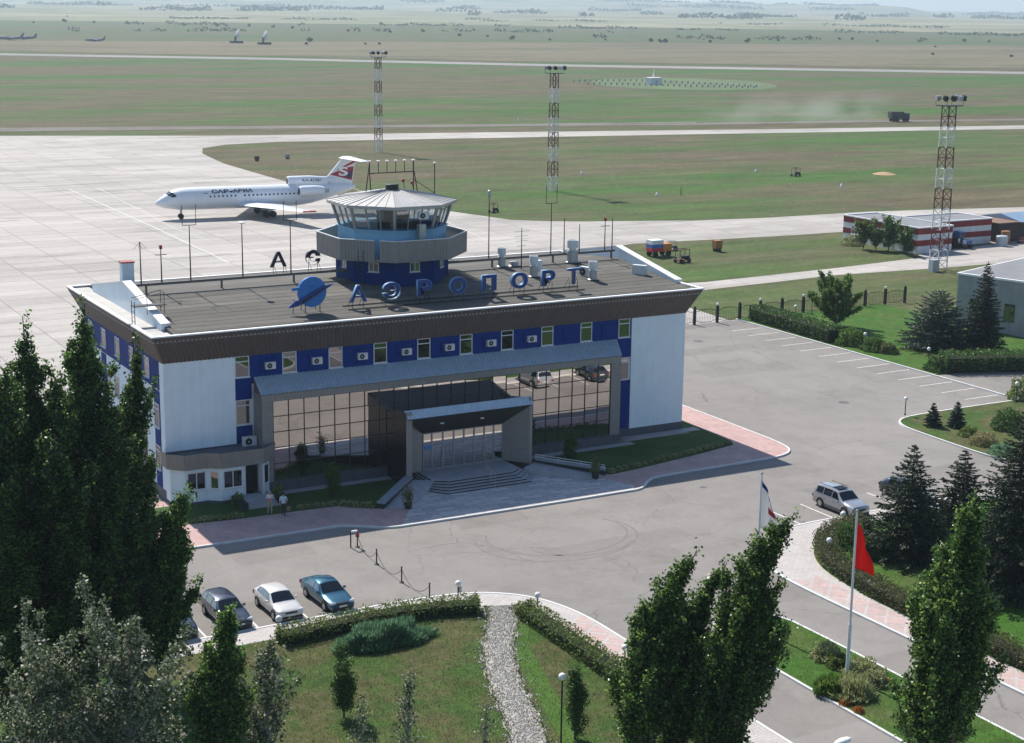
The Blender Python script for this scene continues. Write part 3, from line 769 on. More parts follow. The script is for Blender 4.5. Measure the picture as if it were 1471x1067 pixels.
# gable parapets at both ends of the roof
for x0, x1 in ((0.5, 1.05), (45.95, 46.5)):
    g = MB().prism_x([(1.6, 12.4), (1.6, 13.05), (RIDGE_Y + .3, 14.72), (20.4, 13.05), (20.4, 12.4)], x0, x1).build('gable_parapet', MAT['white_stucco'], T)
    c = [(1.5, 13.05), (RIDGE_Y + .3, 14.725), (20.5, 13.05), (20.5, 13.13), (RIDGE_Y + .3, 14.81), (1.5, 13.13)]
    MB().prism_x(c[:2] + [c[4], c[5]], x0 - .08, x1 + .08).build('capping', MAT['capping'], g)
    MB().prism_x([c[1], c[2], c[3], c[4]], x0 - .08, x1 + .08).build('capping', MAT['capping'], g)
# low step in the felt where the roof meets the front edge, and the ridge beam on posts
MB().box(1.2, 45.8, -0.55, -0.40, 12.6, 12.74).build('felt_upstand', MAT['felt'], T)
beam = MB().box(1.3, 45.6, RIDGE_Y - .10, RIDGE_Y + .10, RIDGE_Z + .66, RIDGE_Z + .86).build('ridge_beam', MAT['beam'], T)
for k in range(8):
    x = 2.2 + k * 6.15
    MB().box(x - .07, x + .07, RIDGE_Y - .07, RIDGE_Y + .07, RIDGE_Z - .05, RIDGE_Z + .66).build('beam_post', MAT['beam'], beam)
# glazed bay: mirrored curtain wall under a lean-to sheet roof
GX0, GX1, GY = 6.88, 38.5, -1.5
mb = MB(); ribbed(mb, (GX0 - .05, GY - .12, 7.74), (GX1 + .05, GY - .12, 7.74), (39.05, 0.03, 8.78), (GX0, 0.03, 8.78), 100, 0.05); mb.build('bay_roof', MAT['bluesheet'], T)
MB().prism_x([(GY - .08, 7.70), (GY - .08, 7.735), (0.02, 8.75), (0.02, 7.70)], GX0, GX1).build('bay_roof_core', MAT['fascia'], T)
mb = MB(); ribbed(mb, (GX0, GY - .06, 7.2), (GX1, GY - .06, 7.2), (GX1, GY - .06, 7.72), (GX0, GY - .06, 7.72), 120, 0.03); mb.box(GX0, GX1, GY - .055, GY + .2, 7.2, 7.7); mb.build('bay_header', MAT['greysheet'], T)
for x0, x1 in ((GX0, 7.74), (37.56, GX1)):
    mb = MB(); ribbed(mb, (x0, GY - .06, 7.2), (x0, GY - .06, 0.5), (x1, GY - .06, 0.5), (x1, GY - .06, 7.2), 34, 0.022)
    mb.box(x0, x1, GY - .055, GY + .3, 0.5, 7.2); mb.build('bay_pier', MAT['greysheet'], T)
mb = MB(); ribbed(mb, (GX0, 0.1, 7.7), (GX0, 0.1, .3), (GX0, GY - .06, .3), (GX0, GY - .06, 7.7), 36, 0.022); mb.build('bay_side', MAT['greysheet'], T)
mb = MB(); ribbed(mb, (GX1, GY - .06, 7.7), (GX1, GY - .06, .3), (GX1, 0.1, .3), (GX1, 0.1, 7.7), 36, 0.022); mb.build('bay_side', MAT['greysheet'], T)
MB().box(GX0 + .02, GX1 - .02, GY - .10, GY + .4, 0.0, 1.02).build('bay_sill', MAT['plinth'], T)
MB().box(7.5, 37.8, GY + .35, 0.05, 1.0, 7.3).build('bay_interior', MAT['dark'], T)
cols = [7.77 + (37.52 - 7.77) * i / 24 for i in range(25)]
rows = [1.08, 2.36, 3.60, 4.80, 6.00, 7.19]
pane = MB().add([(-.5, 0, -.5), (.5, 0, -.5), (.5, 0, .5), (-.5, 0, .5)], [(0, 1, 2, 3)])
pm = bpy.data.meshes.new('curtain_pane'); pm.from_pydata(pane.v, [], pane.f); pm.materials.append(MAT['curtain'])
rr = random.Random(3)
for i in range(24):
    for j in range(5):
        if 17.4 < cols[i] and cols[i + 1] < 28.1 and j < 3: continue
        cxp, czp = (cols[i] + cols[i + 1]) / 2, (rows[j] + rows[j + 1]) / 2
        Mx = Matrix.Translation((cxp, GY, czp)) @ Matrix.Rotation(R_(rr.gauss(0, .10)), 4, 'X') @ Matrix.Rotation(R_(rr.gauss(0, .12)), 4, 'Z') @ Matrix.Diagonal((cols[i + 1] - cols[i] - .03, 1, rows[j + 1] - rows[j] - .03, 1))
        instance(pm, 'curtain_pane', T, Mx)
mm = MB().box(-.028, .028, GY - .055, GY + .02, rows[0], rows[-1]).build('mullion', MAT['mullion'], T); mm.location.x = cols[0]
for c in cols[1:]:
    k = mm.copy(); COL.objects.link(k); k.location.x = c
for z in rows:
    MB().box(cols[0] - .03, cols[-1] + .03, GY - .045, GY + .02, z - .026, z + .026).build('transom', MAT['mullion'], T)
# entrance portal: ribbed frame with a wedge canopy
PY, DY, PZ = -5.0, -3.3, 0.75
px0, px1 = 17.05, 28.05
mb = MB(); ribbed(mb, (px0, PY, 6.05), (px0, PY, .6), (px0 + .5, PY, .6), (px0 + .5, PY, 6.05), 28, 0.02)
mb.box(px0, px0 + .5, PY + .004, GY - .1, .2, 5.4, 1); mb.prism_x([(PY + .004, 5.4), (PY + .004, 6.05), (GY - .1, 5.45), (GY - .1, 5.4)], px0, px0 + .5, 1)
mb.build('portal_side', [MAT['greysheet'], MAT['portal_dark']], T)
mb = MB(); ribbed(mb, (26.35, DY, 5.0), (26.35, DY, .7), (px1 - .25, PY + .02, .7), (px1 - .25, PY + .02, 5.6), 26, 0.02)
mb.box(px1 - .25, px1, PY, GY - .1, .2, 5.4); mb.prism_x([(PY, 5.4), (PY, 6.05), (GY - .1, 5.45), (GY - .1, 5.4)], px1 - .25, px1)
mb.build('portal_side', [MAT['greysheet'], MAT['portal_dark']], T)
mb = MB(); ribbed(mb, (px0 + .12, PY - .16, 5.52), (px1 - .03, PY - .16, 5.52), (px1 + .05, PY + .25, 6.12), (px0 - .05, PY + .25, 6.12), 44, 0.04); mb.build('canopy_edge', MAT['bluesheet'], T)
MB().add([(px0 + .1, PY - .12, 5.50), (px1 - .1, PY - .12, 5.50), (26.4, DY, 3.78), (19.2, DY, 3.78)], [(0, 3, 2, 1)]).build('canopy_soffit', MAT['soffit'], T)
MB().add([(px0 + .1, PY + .24, 6.10), (px1 - .1, PY + .24, 6.10), (px1 - .1, GY - .06, 5.2), (px0 + .1, GY - .06, 5.2)], [(0, 1, 2, 3)]).build('canopy_top', MAT['fascia'], T)
for x in (20.4, 23.9):
    MB().lathe([(.16, 0), (.16, .07), (.10, .09)], (x, -4.35, 4.68), 12).build('soffit_light', MAT['lamp_globe'], T)
MB().box(px0 + .5, 19.25, DY, DY + .2, .7, 5.0).build('entrance_wall', MAT['greysheet'], T)
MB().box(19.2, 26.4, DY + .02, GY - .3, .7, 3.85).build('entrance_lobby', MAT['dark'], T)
dx = [19.28, 20.05, 21.0, 21.95, 22.85, 23.75, 24.65, 25.5, 26.32]
DM = M('door_alloy', (0.30, 0.31, 0.33), 0.4, 0.08, 2.0, metal=0.5)
for i in range(8):
    mb = MB(); a, b = dx[i], dx[i + 1]
    for (x0, x1, z0, z1) in ((a, a + .06, PZ, 3.75), (b - .06, b, PZ, 3.75), (a + .06, b - .06, 2.9, 2.98), (a + .06, b - .06, 3.68, 3.75), (a + .06, b - .06, PZ, PZ + .14)):
        mb.box(x0, x1, DY - .05, DY + .02, z0, z1)
    isdoor = i in (1, 2, 5, 6)
    if isdoor: mb.box(a + .06, b - .06, DY - .05, DY + .02, 1.55, 1.62)
    d = mb.build('door' if isdoor else 'side_light', DM, T)
    for z0, z1 in ((PZ + .14, 2.9), (2.98, 3.68)):
        MB().add([(a + .06, DY, z0), (b - .06, DY, z0), (b - .06, DY, z1), (a + .06, DY, z1)], [(0, 1, 2, 3)]).build('pane', MAT['curtain'], d)
    if isdoor:
        MB().path([(b - .12 if i in (1, 5) else a + .12, DY - .11, 1.3), (b - .12 if i in (1, 5) else a + .12, DY - .11, 1.95)], .02, 6).build('handle', MAT['steel'], d)
MB().box(19.36, 19.98, DY - .012, DY - .006, 2.45, 2.78).build('notice', M('notice_blue', (0.05, 0.22, 0.45), .5), T)
# steps, ramps and their low walls
S = thing('entrance_steps', 'dark stone steps with splayed corners below the portal', 'steps', (22.9, -6.5, 0.13))
for k in range(5):
    t = k / 4.0; z = PZ - k * 0.125
    a, b = 18.85 - .75 * t, 26.35 + .95 * t; y = -6.55 - 1.3 * t; yb = -5.9 - .55 * t
    poly = [(a, -3.3), (a, yb), (a + 1.05, y), (b - .95, y), (b, yb), (b, -3.3)]
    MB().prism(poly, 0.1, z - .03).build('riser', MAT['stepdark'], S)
    q = [(a - .03, -3.3), (a - .03, yb - .02), (a + 1.04, y - .04), (b - .94, y - .04), (b + .03, yb - .02), (b + .03, -3.3)]
    MB().prism(q, z - .03, z).build('tread', MAT['step'], S)
RM = thing('handrail', 'steel stair handrail on the middle of the entrance steps', 'handrail', (23.2, -7, .13))
mbr = MB(); mbr.path([(23.2, -6.4, PZ), (23.2, -6.4, PZ + .9), (23.2, -7.9, 1.05), (23.2, -7.9, .13)], .022, 6); mbr.tube((23.2, -7.15, .4), (23.2, -7.15, 1.35), .02); mbr.build('rail', MAT['steel'], RM)
def ramp_side(label, s):
    X = lambda x: 22.9 + s * (x - 22.9)
    t = thing('ramp_wall', label, 'wall', (X(16), -6, 0))
    a, b = (X(17.3), -4.95), (X(13.2), -8.75)
    d = Vector((b[0] - a[0], b[1] - a[1])).normalized(); n = Vector((-d.y, d.x)) * .22
    def q(p, w): return (p[0] + n.x * w, p[1] + n.y * w)
    P = [(*q(a, 1), 0), (*q(b, 1), 0), (*q(b, -1), 0), (*q(a, -1), 0), (*q(a, 1), .95), (*q(b, 1), .50), (*q(b, -1), .50), (*q(a, -1), .95)]
    if s < 0: P = [P[3], P[2], P[1], P[0], P[7], P[6], P[5], P[4]]
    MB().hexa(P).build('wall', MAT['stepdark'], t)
    P2 = [(*q(a, 1.5), .952), (*q(b, 1.5), .502), (*q(b, -1.5), .502), (*q(a, -1.5), .952), (*q(a, 1.5), 1.06), (*q(b, 1.5), .61), (*q(b, -1.5), .61), (*q(a, -1.5), 1.06)]
    if s < 0: P2 = [P2[3], P2[2], P2[1], P2[0], P2[7], P2[6], P2[5], P2[4]]
    MB().hexa(P2).build('coping', M('coping_stone', (0.24, 0.27, 0.30), .5, .12, 1.5), t)
    n2 = n / .22
    c = [(a[0] - 0, a[1]), (b[0], b[1]), (b[0] + s * 1.75, b[1] - .9), (X(18.95), -5.9)]
    MB().add([(*c[0], .74), (*c[1], .14), (*c[2], .14), (*c[3], .74), (*c[0], .1), (*c[1], .1), (*c[2], .1), (*c[3], .1)], [(0, 1, 2, 3), (3, 2, 6, 7), (2, 1, 5, 6)]).build('ramp', MAT['step'], t)
    return t
ramp_side('low dark ramp wall with plain stone coping and no rails', 1)
rw = ramp_side('low ramp wall with stone coping and white tube rails', -1)
mb = MB()
for h in (.12, .30): mb.path([(28.4, -5.0, 1.06 + h), (32.5, -8.7, .62 + h)], .025, 6)
for k in range(4):
    t = k / 3; mb.tube((28.4 + 4.1 * t, -5.0 - 3.7 * t, 1.0 - .45 * t), (28.4 + 4.1 * t, -5.0 - 3.7 * t, 1.36 - .44 * t), .02)
mb.build('rail', MAT['white_paint'], rw)

# corner pavilion beside the left wing
A = thing('corner_pavilion', 'small white faceted pavilion with ribbed brown fascia and dark open doorway', 'pavilion', (3.5, -1.2, 0))
wl = [(-0.08, 0.0), (-0.08, -1.0), (0.8, -1.85), (2.5, -1.85), (3.3, -2.45), (6.5, -2.45), (7.6, -1.4), (7.6, 0.0)]
MB().prism(wl, 0.0, 0.35).build('plinth', MAT['plinth'], A)
wi = [(-0.05, 0.0), (-0.05, -0.98), (0.81, -1.81), (2.51, -1.81), (3.31, -2.41), (5.15, -2.41), (5.15, -1.0), (6.35, -1.0), (6.35, -2.41), (6.48, -2.41), (7.56, -1.38), (7.56, 0.0)]
MB().prism(wi, 0.35, 3.05).build('wall', MAT['white_stucco'], A)
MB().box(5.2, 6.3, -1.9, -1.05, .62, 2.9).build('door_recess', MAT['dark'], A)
MB().box(5.1, 5.17, -2.52, -2.30, .62, 2.85).build('door_jamb', MAT['frame'], A)
MB().box(6.33, 6.40, -3.1, -2.42, .62, 2.75).build('door', MAT['frame'], A)
wall_window(A, (0, -0.95), (0.86, -1.81 + .0), 0.10, .42, 1.25, 2.55, 1, 0, gm='window')
wall_window(A, (0, -0.95), (0.86, -1.81 + .0), 0.62, 1.08, 1.25, 2.55, 1, 0)
wall_window(A, (0.81, -1.81), (2.51, -1.81), 0.15, 1.55, 1.25, 2.6, 2)
wall_window(A, (2.51, -1.81), (3.31, -2.41), 0.2, .85, 1.25, 2.6, 1)
wall_window(A, (3.31, -2.41), (5.15, -2.41), 0.18, 1.65, 1.25, 2.6, 2)
wall_window(A, (6.48, -2.41), (7.56, -1.38), 0.3, 1.1, 1.1, 2.6, 1)
fl = [(-0.28, 0.3), (-0.28, -1.08), (0.72, -2.08), (2.42, -2.08), (3.22, -2.70), (6.62, -2.70), (7.85, -1.5), (7.85, -0.02)]
mb = MB()
for a, b in zip(fl[:-1], fl[1:]):
    L_ = math.hypot(b[0] - a[0], b[1] - a[1]); ax = ((b[0] - a[0]) / L_, (b[1] - a[1]) / L_); nx = (ax[1], -ax[0])
    ribbed(mb, (a[0], a[1], 2.88), (b[0], b[1], 2.88), (b[0] + nx[0] * .06, b[1] + nx[1] * .06, 4.05), (a[0] + nx[0] * .06, a[1] + nx[1] * .06, 4.05), max(3, int(L_ / .16)), 0.025)
mb.build('fascia', MAT['greysheet'], A)
MB().prism(fl + [(7.85, 0.02), (-0.28, 0.02)], 2.9, 3.72).build('roof', M('pavilion_roof', (0.10, 0.11, 0.13), .8, .15, 1.0), A)
MB().box(-0.05, 7.6, -0.06, -0.01, 3.72, 3.84).build('flashing', MAT['plinth'], A)
P = thing('pavilion_steps', 'dark steps with stone cheek walls below the pavilion doorway', 'steps', (5.6, -3.6, 0))
MB().box(4.3, 7.0, -3.6, -2.46, 0.1, .62).build('landing', MAT['step'], P)
for k in range(4): MB().box(4.5, 6.9, -3.6 - .38 * (k + 1), -3.6 - .38 * k, .1, .62 - .12 * (k + 1)).build('tread', MAT['step'], P)
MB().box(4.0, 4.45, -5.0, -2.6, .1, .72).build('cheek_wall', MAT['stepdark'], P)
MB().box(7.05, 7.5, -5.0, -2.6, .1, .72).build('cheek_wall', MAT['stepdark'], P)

# air conditioners
def air_con(loc, rz, label, group, s=1.0):
    t = thing('air_conditioner', label, 'air conditioner', (0, 0, 0), 0, group)
    MB().box(-.42, .42, -.16, .16, 0, .56).build('casing', MAT['ac'], t)
    MB().lathe([(.215, 0), (.215, -.02), (.19, -.025), (.19, -.03)], (-.10, -.161, .28), 20, axis='Y').build('fan_grille', MAT['black'], t)
    MB().lathe([(.05, 0), (.05, -.01)], (-.10, -.192, .28), 10, axis='Y').build('fan_hub', MAT['ac'], t)
    MB().box(-.40, -.36, -.14, .3, -.05, -.005).box(.30, .34, -.14, .3, -.05, -.005).build('bracket', MAT['iron'], t)
    t.location = loc; t.rotation_euler = (0, 0, rz); t.scale = (s, s, s)
    return t
for i in range(7):
    air_con((W0[i] + 2.66, -0.28, 9.38), 0, 'white air conditioner fixed to a blue panel between the upper windows', 'air conditioners on the blue panels', .92)
air_con((6.25, -0.5, 3.74), 0, 'white air conditioner standing on the flat pavilion roof', None, 1.25)

# ---------------------------------------------------------------- control tower
CT = (23.6, 11.35)
K = thing('control_tower', 'octagonal control tower with slanted glass cab, grey ribbed balcony and blue base', 'tower', (CT[0], CT[1], 13.6))
def octa(R, z=None, rot=22.5):
    p = [(CT[0] + R * math.cos(R_(rot + 45 * i)), CT[1] + R * math.sin(R_(rot + 45 * i))) for i in range(8)]
    return p if z is None else [(x, y, z) for x, y in p]
MB().prism(octa(4.75), 13.0, 15.75).build('base', MAT['blue_dark'], K)
MB().prism(octa(4.55), 15.75, 17.9).build('wall', MAT['cyan'], K)
MB().prism(octa(4.72), 17.9, 17.98).build('sill', MAT['cyan'], K)
MB().prism(octa(6.15), 15.60, 15.78).build('balcony_floor', MAT['greysheet'], K)
# base windows on the two faces towards the forecourt
bo = octa(4.752)
for i in range(8):
    a, b = bo[i], bo[(i + 1) % 8]
    wall_window(K, a, b, 1.35, 2.25, 14.55, 15.35, 2, 0, fm='ac', gm='window')
# balcony parapet: one ribbed panel for each side, a gap where the ladder comes up
ob, ot = octa(6.3, 15.62), octa(6.32, 17.34)
for i in range(8):
    a, b, c, d = Vector(ob[i]), Vector(ob[(i + 1) % 8]), Vector(ot[(i + 1) % 8]), Vector(ot[i])
    segs = [(0.0, 1.0)]
    if i == 4: segs = [(0.0, .62), (.72, 1.0)]
    if i == 3: segs = [(0, 1)]
    for s0, s1 in (((0.0, 0.0),) if False else segs):
        if i == 5 and False: continue
        mb = MB(); n = max(3, int(18 * (s1 - s0)))
        ribbed(mb, a.lerp(b, s0), a.lerp(b, s1), d.lerp(c, s1), d.lerp(c, s0), n, .05)
        inn = Vector((CT[0], CT[1], 0)) - (a + b) / 2; inn.z = 0; inn.normalize(); k = inn * .06
        A0, B0, B1, A1 = a.lerp(b, s0) + k, a.lerp(b, s1) + k, d.lerp(c, s1) + k, d.lerp(c, s0) + k
        mb.add([A0, B0, B1, A1], [(3, 2, 1, 0)])
        pp = mb.build('balcony_panel', MAT['greysheet'], K)
        A2, B2 = d.lerp(c, s0), d.lerp(c, s1); u = inn * .09; w_ = inn * -.04
        MB().hexa([A2 + w_, B2 + w_, B2 + u, A2 + u] + [p + Vector((0, 0, .06)) for p in (A2 + w_, B2 + w_, B2 + u, A2 + u)]).build('rail', MAT['white_metal'], pp)
# glass cab
lo, hi = octa(4.42, 17.98), octa(5.0, 19.78)
MAT['cab_glass'] = M_clear('cab_glass', (0.62, 0.68, 0.70), 0.18)
for i in range(8):
    a, b, c, d = Vector(lo[i]), Vector(lo[(i + 1) % 8]), Vector(hi[(i + 1) % 8]), Vector(hi[i])
    MB().taper([a, d], [.13, .15], 6).build('corner_post', MAT['steel'], K)
    for k in range(3):
        s0, s1 = .04 + .92 * k / 3, .04 + .92 * (k + 1) / 3
        MB().add([a.lerp(b, s0 + .01), a.lerp(b, s1 - .01), d.lerp(c, s1 - .01), d.lerp(c, s0 + .01)], [(0, 1, 2, 3)]).build('pane', MAT['cab_glass'], K)
        if k: MB().tube(a.lerp(b, s0), d.lerp(c, s0), .055, 6).build('mullion', MAT['steel'], K)
MB().prism(octa(5.05), 19.72, 19.80).build('ceiling', MAT['white_metal'], K)
MB().prism(octa(5.45), 19.78, 20.03).build('roof_edge', MAT['steel'], K)
mb = MB(); re = octa(5.5, 20.03)
for i in range(8):
    a, b, t = Vector(re[i]), Vector(re[(i + 1) % 8]), Vector((CT[0], CT[1], 20.97))
    ta, tb = a.lerp(t, .93), b.lerp(t, .93)
    mb.add([a, b, tb, ta], [(0, 1, 2, 3)])
cone = mb.build('roof', M('tower_roof', (0.37, 0.365, 0.355), .5, .12, .8, metal=.3, streak=.05), K)
for i in range(8):
    a, b, t = Vector(re[i]), Vector(re[(i + 1) % 8]), Vector((CT[0], CT[1], 20.97))
    for k in range(5):
        s = k / 5; p = a.lerp(b, s) + Vector((0, 0, .02)); q = p.lerp(t, .93) + Vector((0, 0, .02))
        MB().tube(p, q, .035 if k == 0 else .02, 4).build('roof_seam', MAT['steel'], cone)
MB().lathe([(.55, 0), (.55, .42), (.50, .46)], (CT[0], CT[1], 20.88), 14).build('roof_vent', MAT['black'], K)
# inside the cab: consoles, floor and a seat back, seen through the glass
MB().prism(octa(4.3), 17.6, 17.72).build('cab_floor', MAT['fascia'], K)
MB().prism([(CT[0] - 2.5, CT[1] - 2.6), (CT[0] + 1.0, CT[1] - 3.4), (CT[0] + 1.0, CT[1] - 2.5), (CT[0] - 2.2, CT[1] - 1.8)], 17.72, 18.55).build('console', MAT['black'], K)
MB().box(CT[0] + 1.6, CT[0] + 3.2, CT[1] - 2.6, CT[1] - 1.6, 17.72, 18.75).build('console', MAT['blue'], K)
MB().box(CT[0] - 1.2, CT[0] + 1.2, CT[1] - .9, CT[1] + .5, 17.72, 19.1).build('stair_housing', MAT['greysheet'], K)
# AC unit, pipe and ladder on the balcony
ax_ = Vector((math.cos(R_(-67.5 + 8)), math.sin(R_(-67.5 + 8)), 0))
air_con((CT[0] + .42, CT[1] - 5.02, 18.95), R_(0), 'grey air conditioner hung on the slanted glass of the tower cab', None, 1.05)
MB().box(CT[0] + .15, CT[0] + .75, CT[1] - 4.95, CT[1] - 4.4, 17.3, 18.5).build('duct_casing', MAT['steel'], K)
lx, ly = CT[0] - 4.75, CT[1] - 4.15
LD = thing('tower_ladder', 'thin steel ladder climbing the blue tower base to the balcony gap', 'ladder', (lx, ly, 13.0))
mb = MB()
for s in (-.22, .22): mb.tube((lx + s * .7, ly - s * .7, roof_z(ly)), (lx + s * .7, ly - s * .7, 16.6), .03, 5)
for k in range(9): mb.tube((lx - .15, ly + .15, 13.3 + .35 * k), (lx + .15, ly - .15, 13.3 + .35 * k), .02, 5)
mb.build('ladder_frame', MAT['iron'], LD)
# antenna rack on the tower roof
AN = thing('antenna_rack', 'row of six white tipped antennas on a black frame above the tower roof', 'antenna', (CT[0], CT[1] + 1, 20.5))
ya = CT[1] + 2.2
pxl = lambda x, y: on(x, y, ya, 1)
pts = [pxl(531, 249), pxl(594, 246)]
mb = MB(); mb.tube(pts[0], pts[1], .05)
for (x, yb_), (xt, yt) in (((525, 275), (531, 233)), ((533, 277), (531, 249)), ((594, 272), (594, 231)), ((600, 273), (595, 246))):
    a = pxl(x, yb_); b = pxl(xt, yt); a[2] = max(20.1, a[2] - .3); mb.tube(a, b, .045)
mb.tube(pxl(595, 258), pxl(624, 277), .03)
mb.build('frame', MAT['iron'], AN)
for k in range(6):
    x = 531 + 12.5 * k; yb_ = 249 - .6 * k; yt = 233 - .4 * k
    MB().tube(pxl(x, yb_), pxl(x, yt), .035, 5).build('antenna', MAT['iron'], AN)
    MB().lathe([(.03, 0), (.17, .05), (.17, .12), (.03, .16)], tuple(pxl(x, yt)), 8).build('antenna_cap', MAT['lamp_globe'], AN)
WP = thing('antenna_pole', 'single slim antenna pole with a pale tip on the tower roof edge', 'antenna', tuple(pxl(624, 279)))
MB().tube(pxl(624.3, 281), pxl(624.3, 235), .045, 5).build('pole', MAT['iron'], WP)
MB().lathe([(.03, 0), (.15, .05), (.15, .12), (.03, .16)], tuple(pxl(624.3, 235)), 8).build('antenna_cap', MAT['lamp_globe'], WP)
for x, y, l in ((579, 259, 'red obstruction lamp on a short stem beside the tower roof vent'), (592, 262, 'red obstruction lamp fixed to the antenna rack leg')):
    t = thing('obstruction_lamp', l, 'lamp', tuple(pxl(x, y + 12)))
    MB().tube(pxl(x + 2, y + 11), pxl(x, y), .03, 5).build('stem', MAT['iron'], t)
    MB().lathe([(.05, -.16), (.15, -.12), (.15, .10), (.05, .16)], tuple(pxl(x, y)), 8).build('lens', MAT['red_paint'], t)

# ---------------------------------------------------------------- lettering on the roof
def text_mesh(s, size=1.0, extrude=0.0, bold=0.0):
    cu = bpy.data.curves.new('lettering', 'FONT'); cu.body = s; cu.size = size; cu.extrude = extrude; cu.offset = bold
    cu.resolution_u = 4
    ob = bpy.data.objects.new('lettering', cu); COL.objects.link(ob)
    bpy.context.view_layer.update()
    me = bpy.data.meshes.new_from_object(ob.evaluated_get(bpy.context.evaluated_depsgraph_get()))
    bpy.data.objects.remove(ob)
    return me
def mesh_bounds(me):
    n = len(me.vertices); c = np.empty(n * 3); me.vertices.foreach_get('co', c); c = c.reshape(-1, 3)
    return c, c.min(0), c.max(0)
def fit_letter(ch, w, h, extrude, bold=0.0, flip=False):
    me = text_mesh(ch, 1.0, extrude, bold)
    c, lo, hi = mesh_bounds(me)
    c[:, 0] = (c[:, 0] - (lo[0] + hi[0]) / 2) * (w / (hi[0] - lo[0])); c[:, 1] = (c[:, 1] - lo[1]) * (h / (hi[1] - lo[1]))
    if flip: c[:, 0] *= -1
    co = np.stack([c[:, 0], -c[:, 2], c[:, 1]], 1)       # stand upright, facing -Y
    me.vertices.foreach_set('co', co.ravel().astype(np.float32))
    if flip: me.flip_normals()
    me.update()
    return me
def sign_letter(ch, xc, zb, y, w, label, group, face, rim, flip=False, h=1.34, rods=True):
    bk = 0.2 if ch in 'АТ' else 1.0
    t = thing('sign_letter', label, 'sign letter', (xc, y, roof_z(y)), 0, group)
    for nm, mt, ext, yy, kx, kb in (('letter_rim', rim, .13, .0, 1.04, .06 if flip else .045), ('letter_face', face, .02, -.135 if not flip else .135, .97, .03)):
        me = fit_letter(ch, w * kx, h * (1.0 if nm == 'letter_rim' else .955), ext, kb * bk, flip)
        me.materials.append(mt); me.name = nm
        ob = bpy.data.objects.new(nm, me); link(ob, t); ob.location = (xc, y + yy, zb + (0 if nm == 'letter_rim' else .03))
    zr = roof_z(y)
    for s in (-.33, .33):
        MB().tube((xc + s * w, y, zr), (xc + s * w, y, zb + .25), .025, 5).build('support', MAT['iron'], t)
        MB().tube((xc + s * w, y + (.9 if not flip else -.9), roof_z(y + (.9 if not flip else -.9))), (xc + s * w, y + .05, zb + .5), .02, 5).build('brace', MAT['iron'], t)
    return t
for ch, xc, w_, zb, l in (('А', 16.28, 1.42, 13.42, 'blue roof letter А next to the round blue emblem'), ('Э', 19.13, 1.5, 13.44, 'blue roof letter Э second in the airport sign'), ('Р', 22.0, 1.22, 13.46, 'blue roof letter Р between Э and О below the tower'),
                          ('О', 25.0, 1.45, 13.43, 'blue roof letter О standing before П in the tower shadow'), ('П', 27.82, 1.3, 13.43, 'blue roof letter П between the two round letters'), ('О', 30.64, 1.5, 13.43, 'blue roof letter О standing after П in sunlight'),
                          ('Р', 33.38, 1.25, 13.44, 'blue roof letter Р standing before the final Т'), ('Т', 35.86, 1.2, 13.42, 'blue roof letter Т at the end of the airport sign')):
    sign_letter(ch, xc, zb, 2.0, w_, l, 'front roof sign letters', MAT['letter_blue'], MAT['letter_rim'])
sign_letter('А', 16.7, 13.52, 20.0, 1.45, 'navy roof letter А with pale edge standing behind the ridge beam', 'rear roof sign letters', MAT['letter_navy'], MAT['letter_navy'], True)
sign_letter('Э', 19.95, 13.48, 20.0, 1.3, 'navy reversed roof letter Э standing behind the ridge beam', 'rear roof sign letters', MAT['letter_navy'], MAT['letter_navy'], True)
RB = thing('sign_rail', 'long thin steel rail carrying the blue roof letters', 'rail', (26, 2, 12.8))
MB().box(15.3, 36.8, 1.65, 1.72, roof_z(1.7) + .05, roof_z(1.7) + .12).box(15.3, 36.8, 2.75, 2.82, roof_z(2.8) + .05, roof_z(2.8) + .12).build('rail', MAT['iron'], RB)
# round emblem with a swept wing
EM = thing('roof_emblem', 'round blue emblem with a slanted aircraft swoosh on the roof', 'emblem', (12.45, 2.0, 12.9))
MB().lathe([(1.17, .10), (1.17, -.10), (1.12, -.12)], (12.45, 2.0, 14.52), 40, axis='Y').build('disc', MAT['emblem'], EM)
sw = [(10.36, 13.42), (11.0, 13.95), (11.5, 14.05), (13.3, 14.95), (14.22, 15.10), (13.6, 14.72), (11.6, 13.65), (11.1, 13.5)]
MB().prism_y(sw, 1.74, 1.86).build('wing', MAT['letter_blue'], EM)
MB().prism_y([(11.5, 13.86), (13.45, 14.86), (13.4, 14.76), (11.55, 13.72)], 1.70, 1.735).build('wing_stripe', MAT['black'], EM)
MB().prism_y([(10.75, 14.72), (10.78, 14.95), (11.5, 14.97), (12.6, 14.95), (12.6, 14.90), (11.4, 14.74)], 1.78, 1.87).build('tail_fin', MAT['emblem'], EM)
mb = MB()
for x in (11.9, 13.1): mb.tube((x, 2.0, 12.7), (x, 2.0, 13.6), .035, 5); mb.tube((x, 3.1, 12.8), (x, 2.1, 14.4), .03, 5)
mb.tube((11.2, 1.9, 12.75), (13.9, 1.9, 12.75), .05, 5); mb.tube((10.9, 2.1, 12.8), (11.0, 2.0, 14.0), .03, 5)
mb.build('support', MAT['iron'], EM)

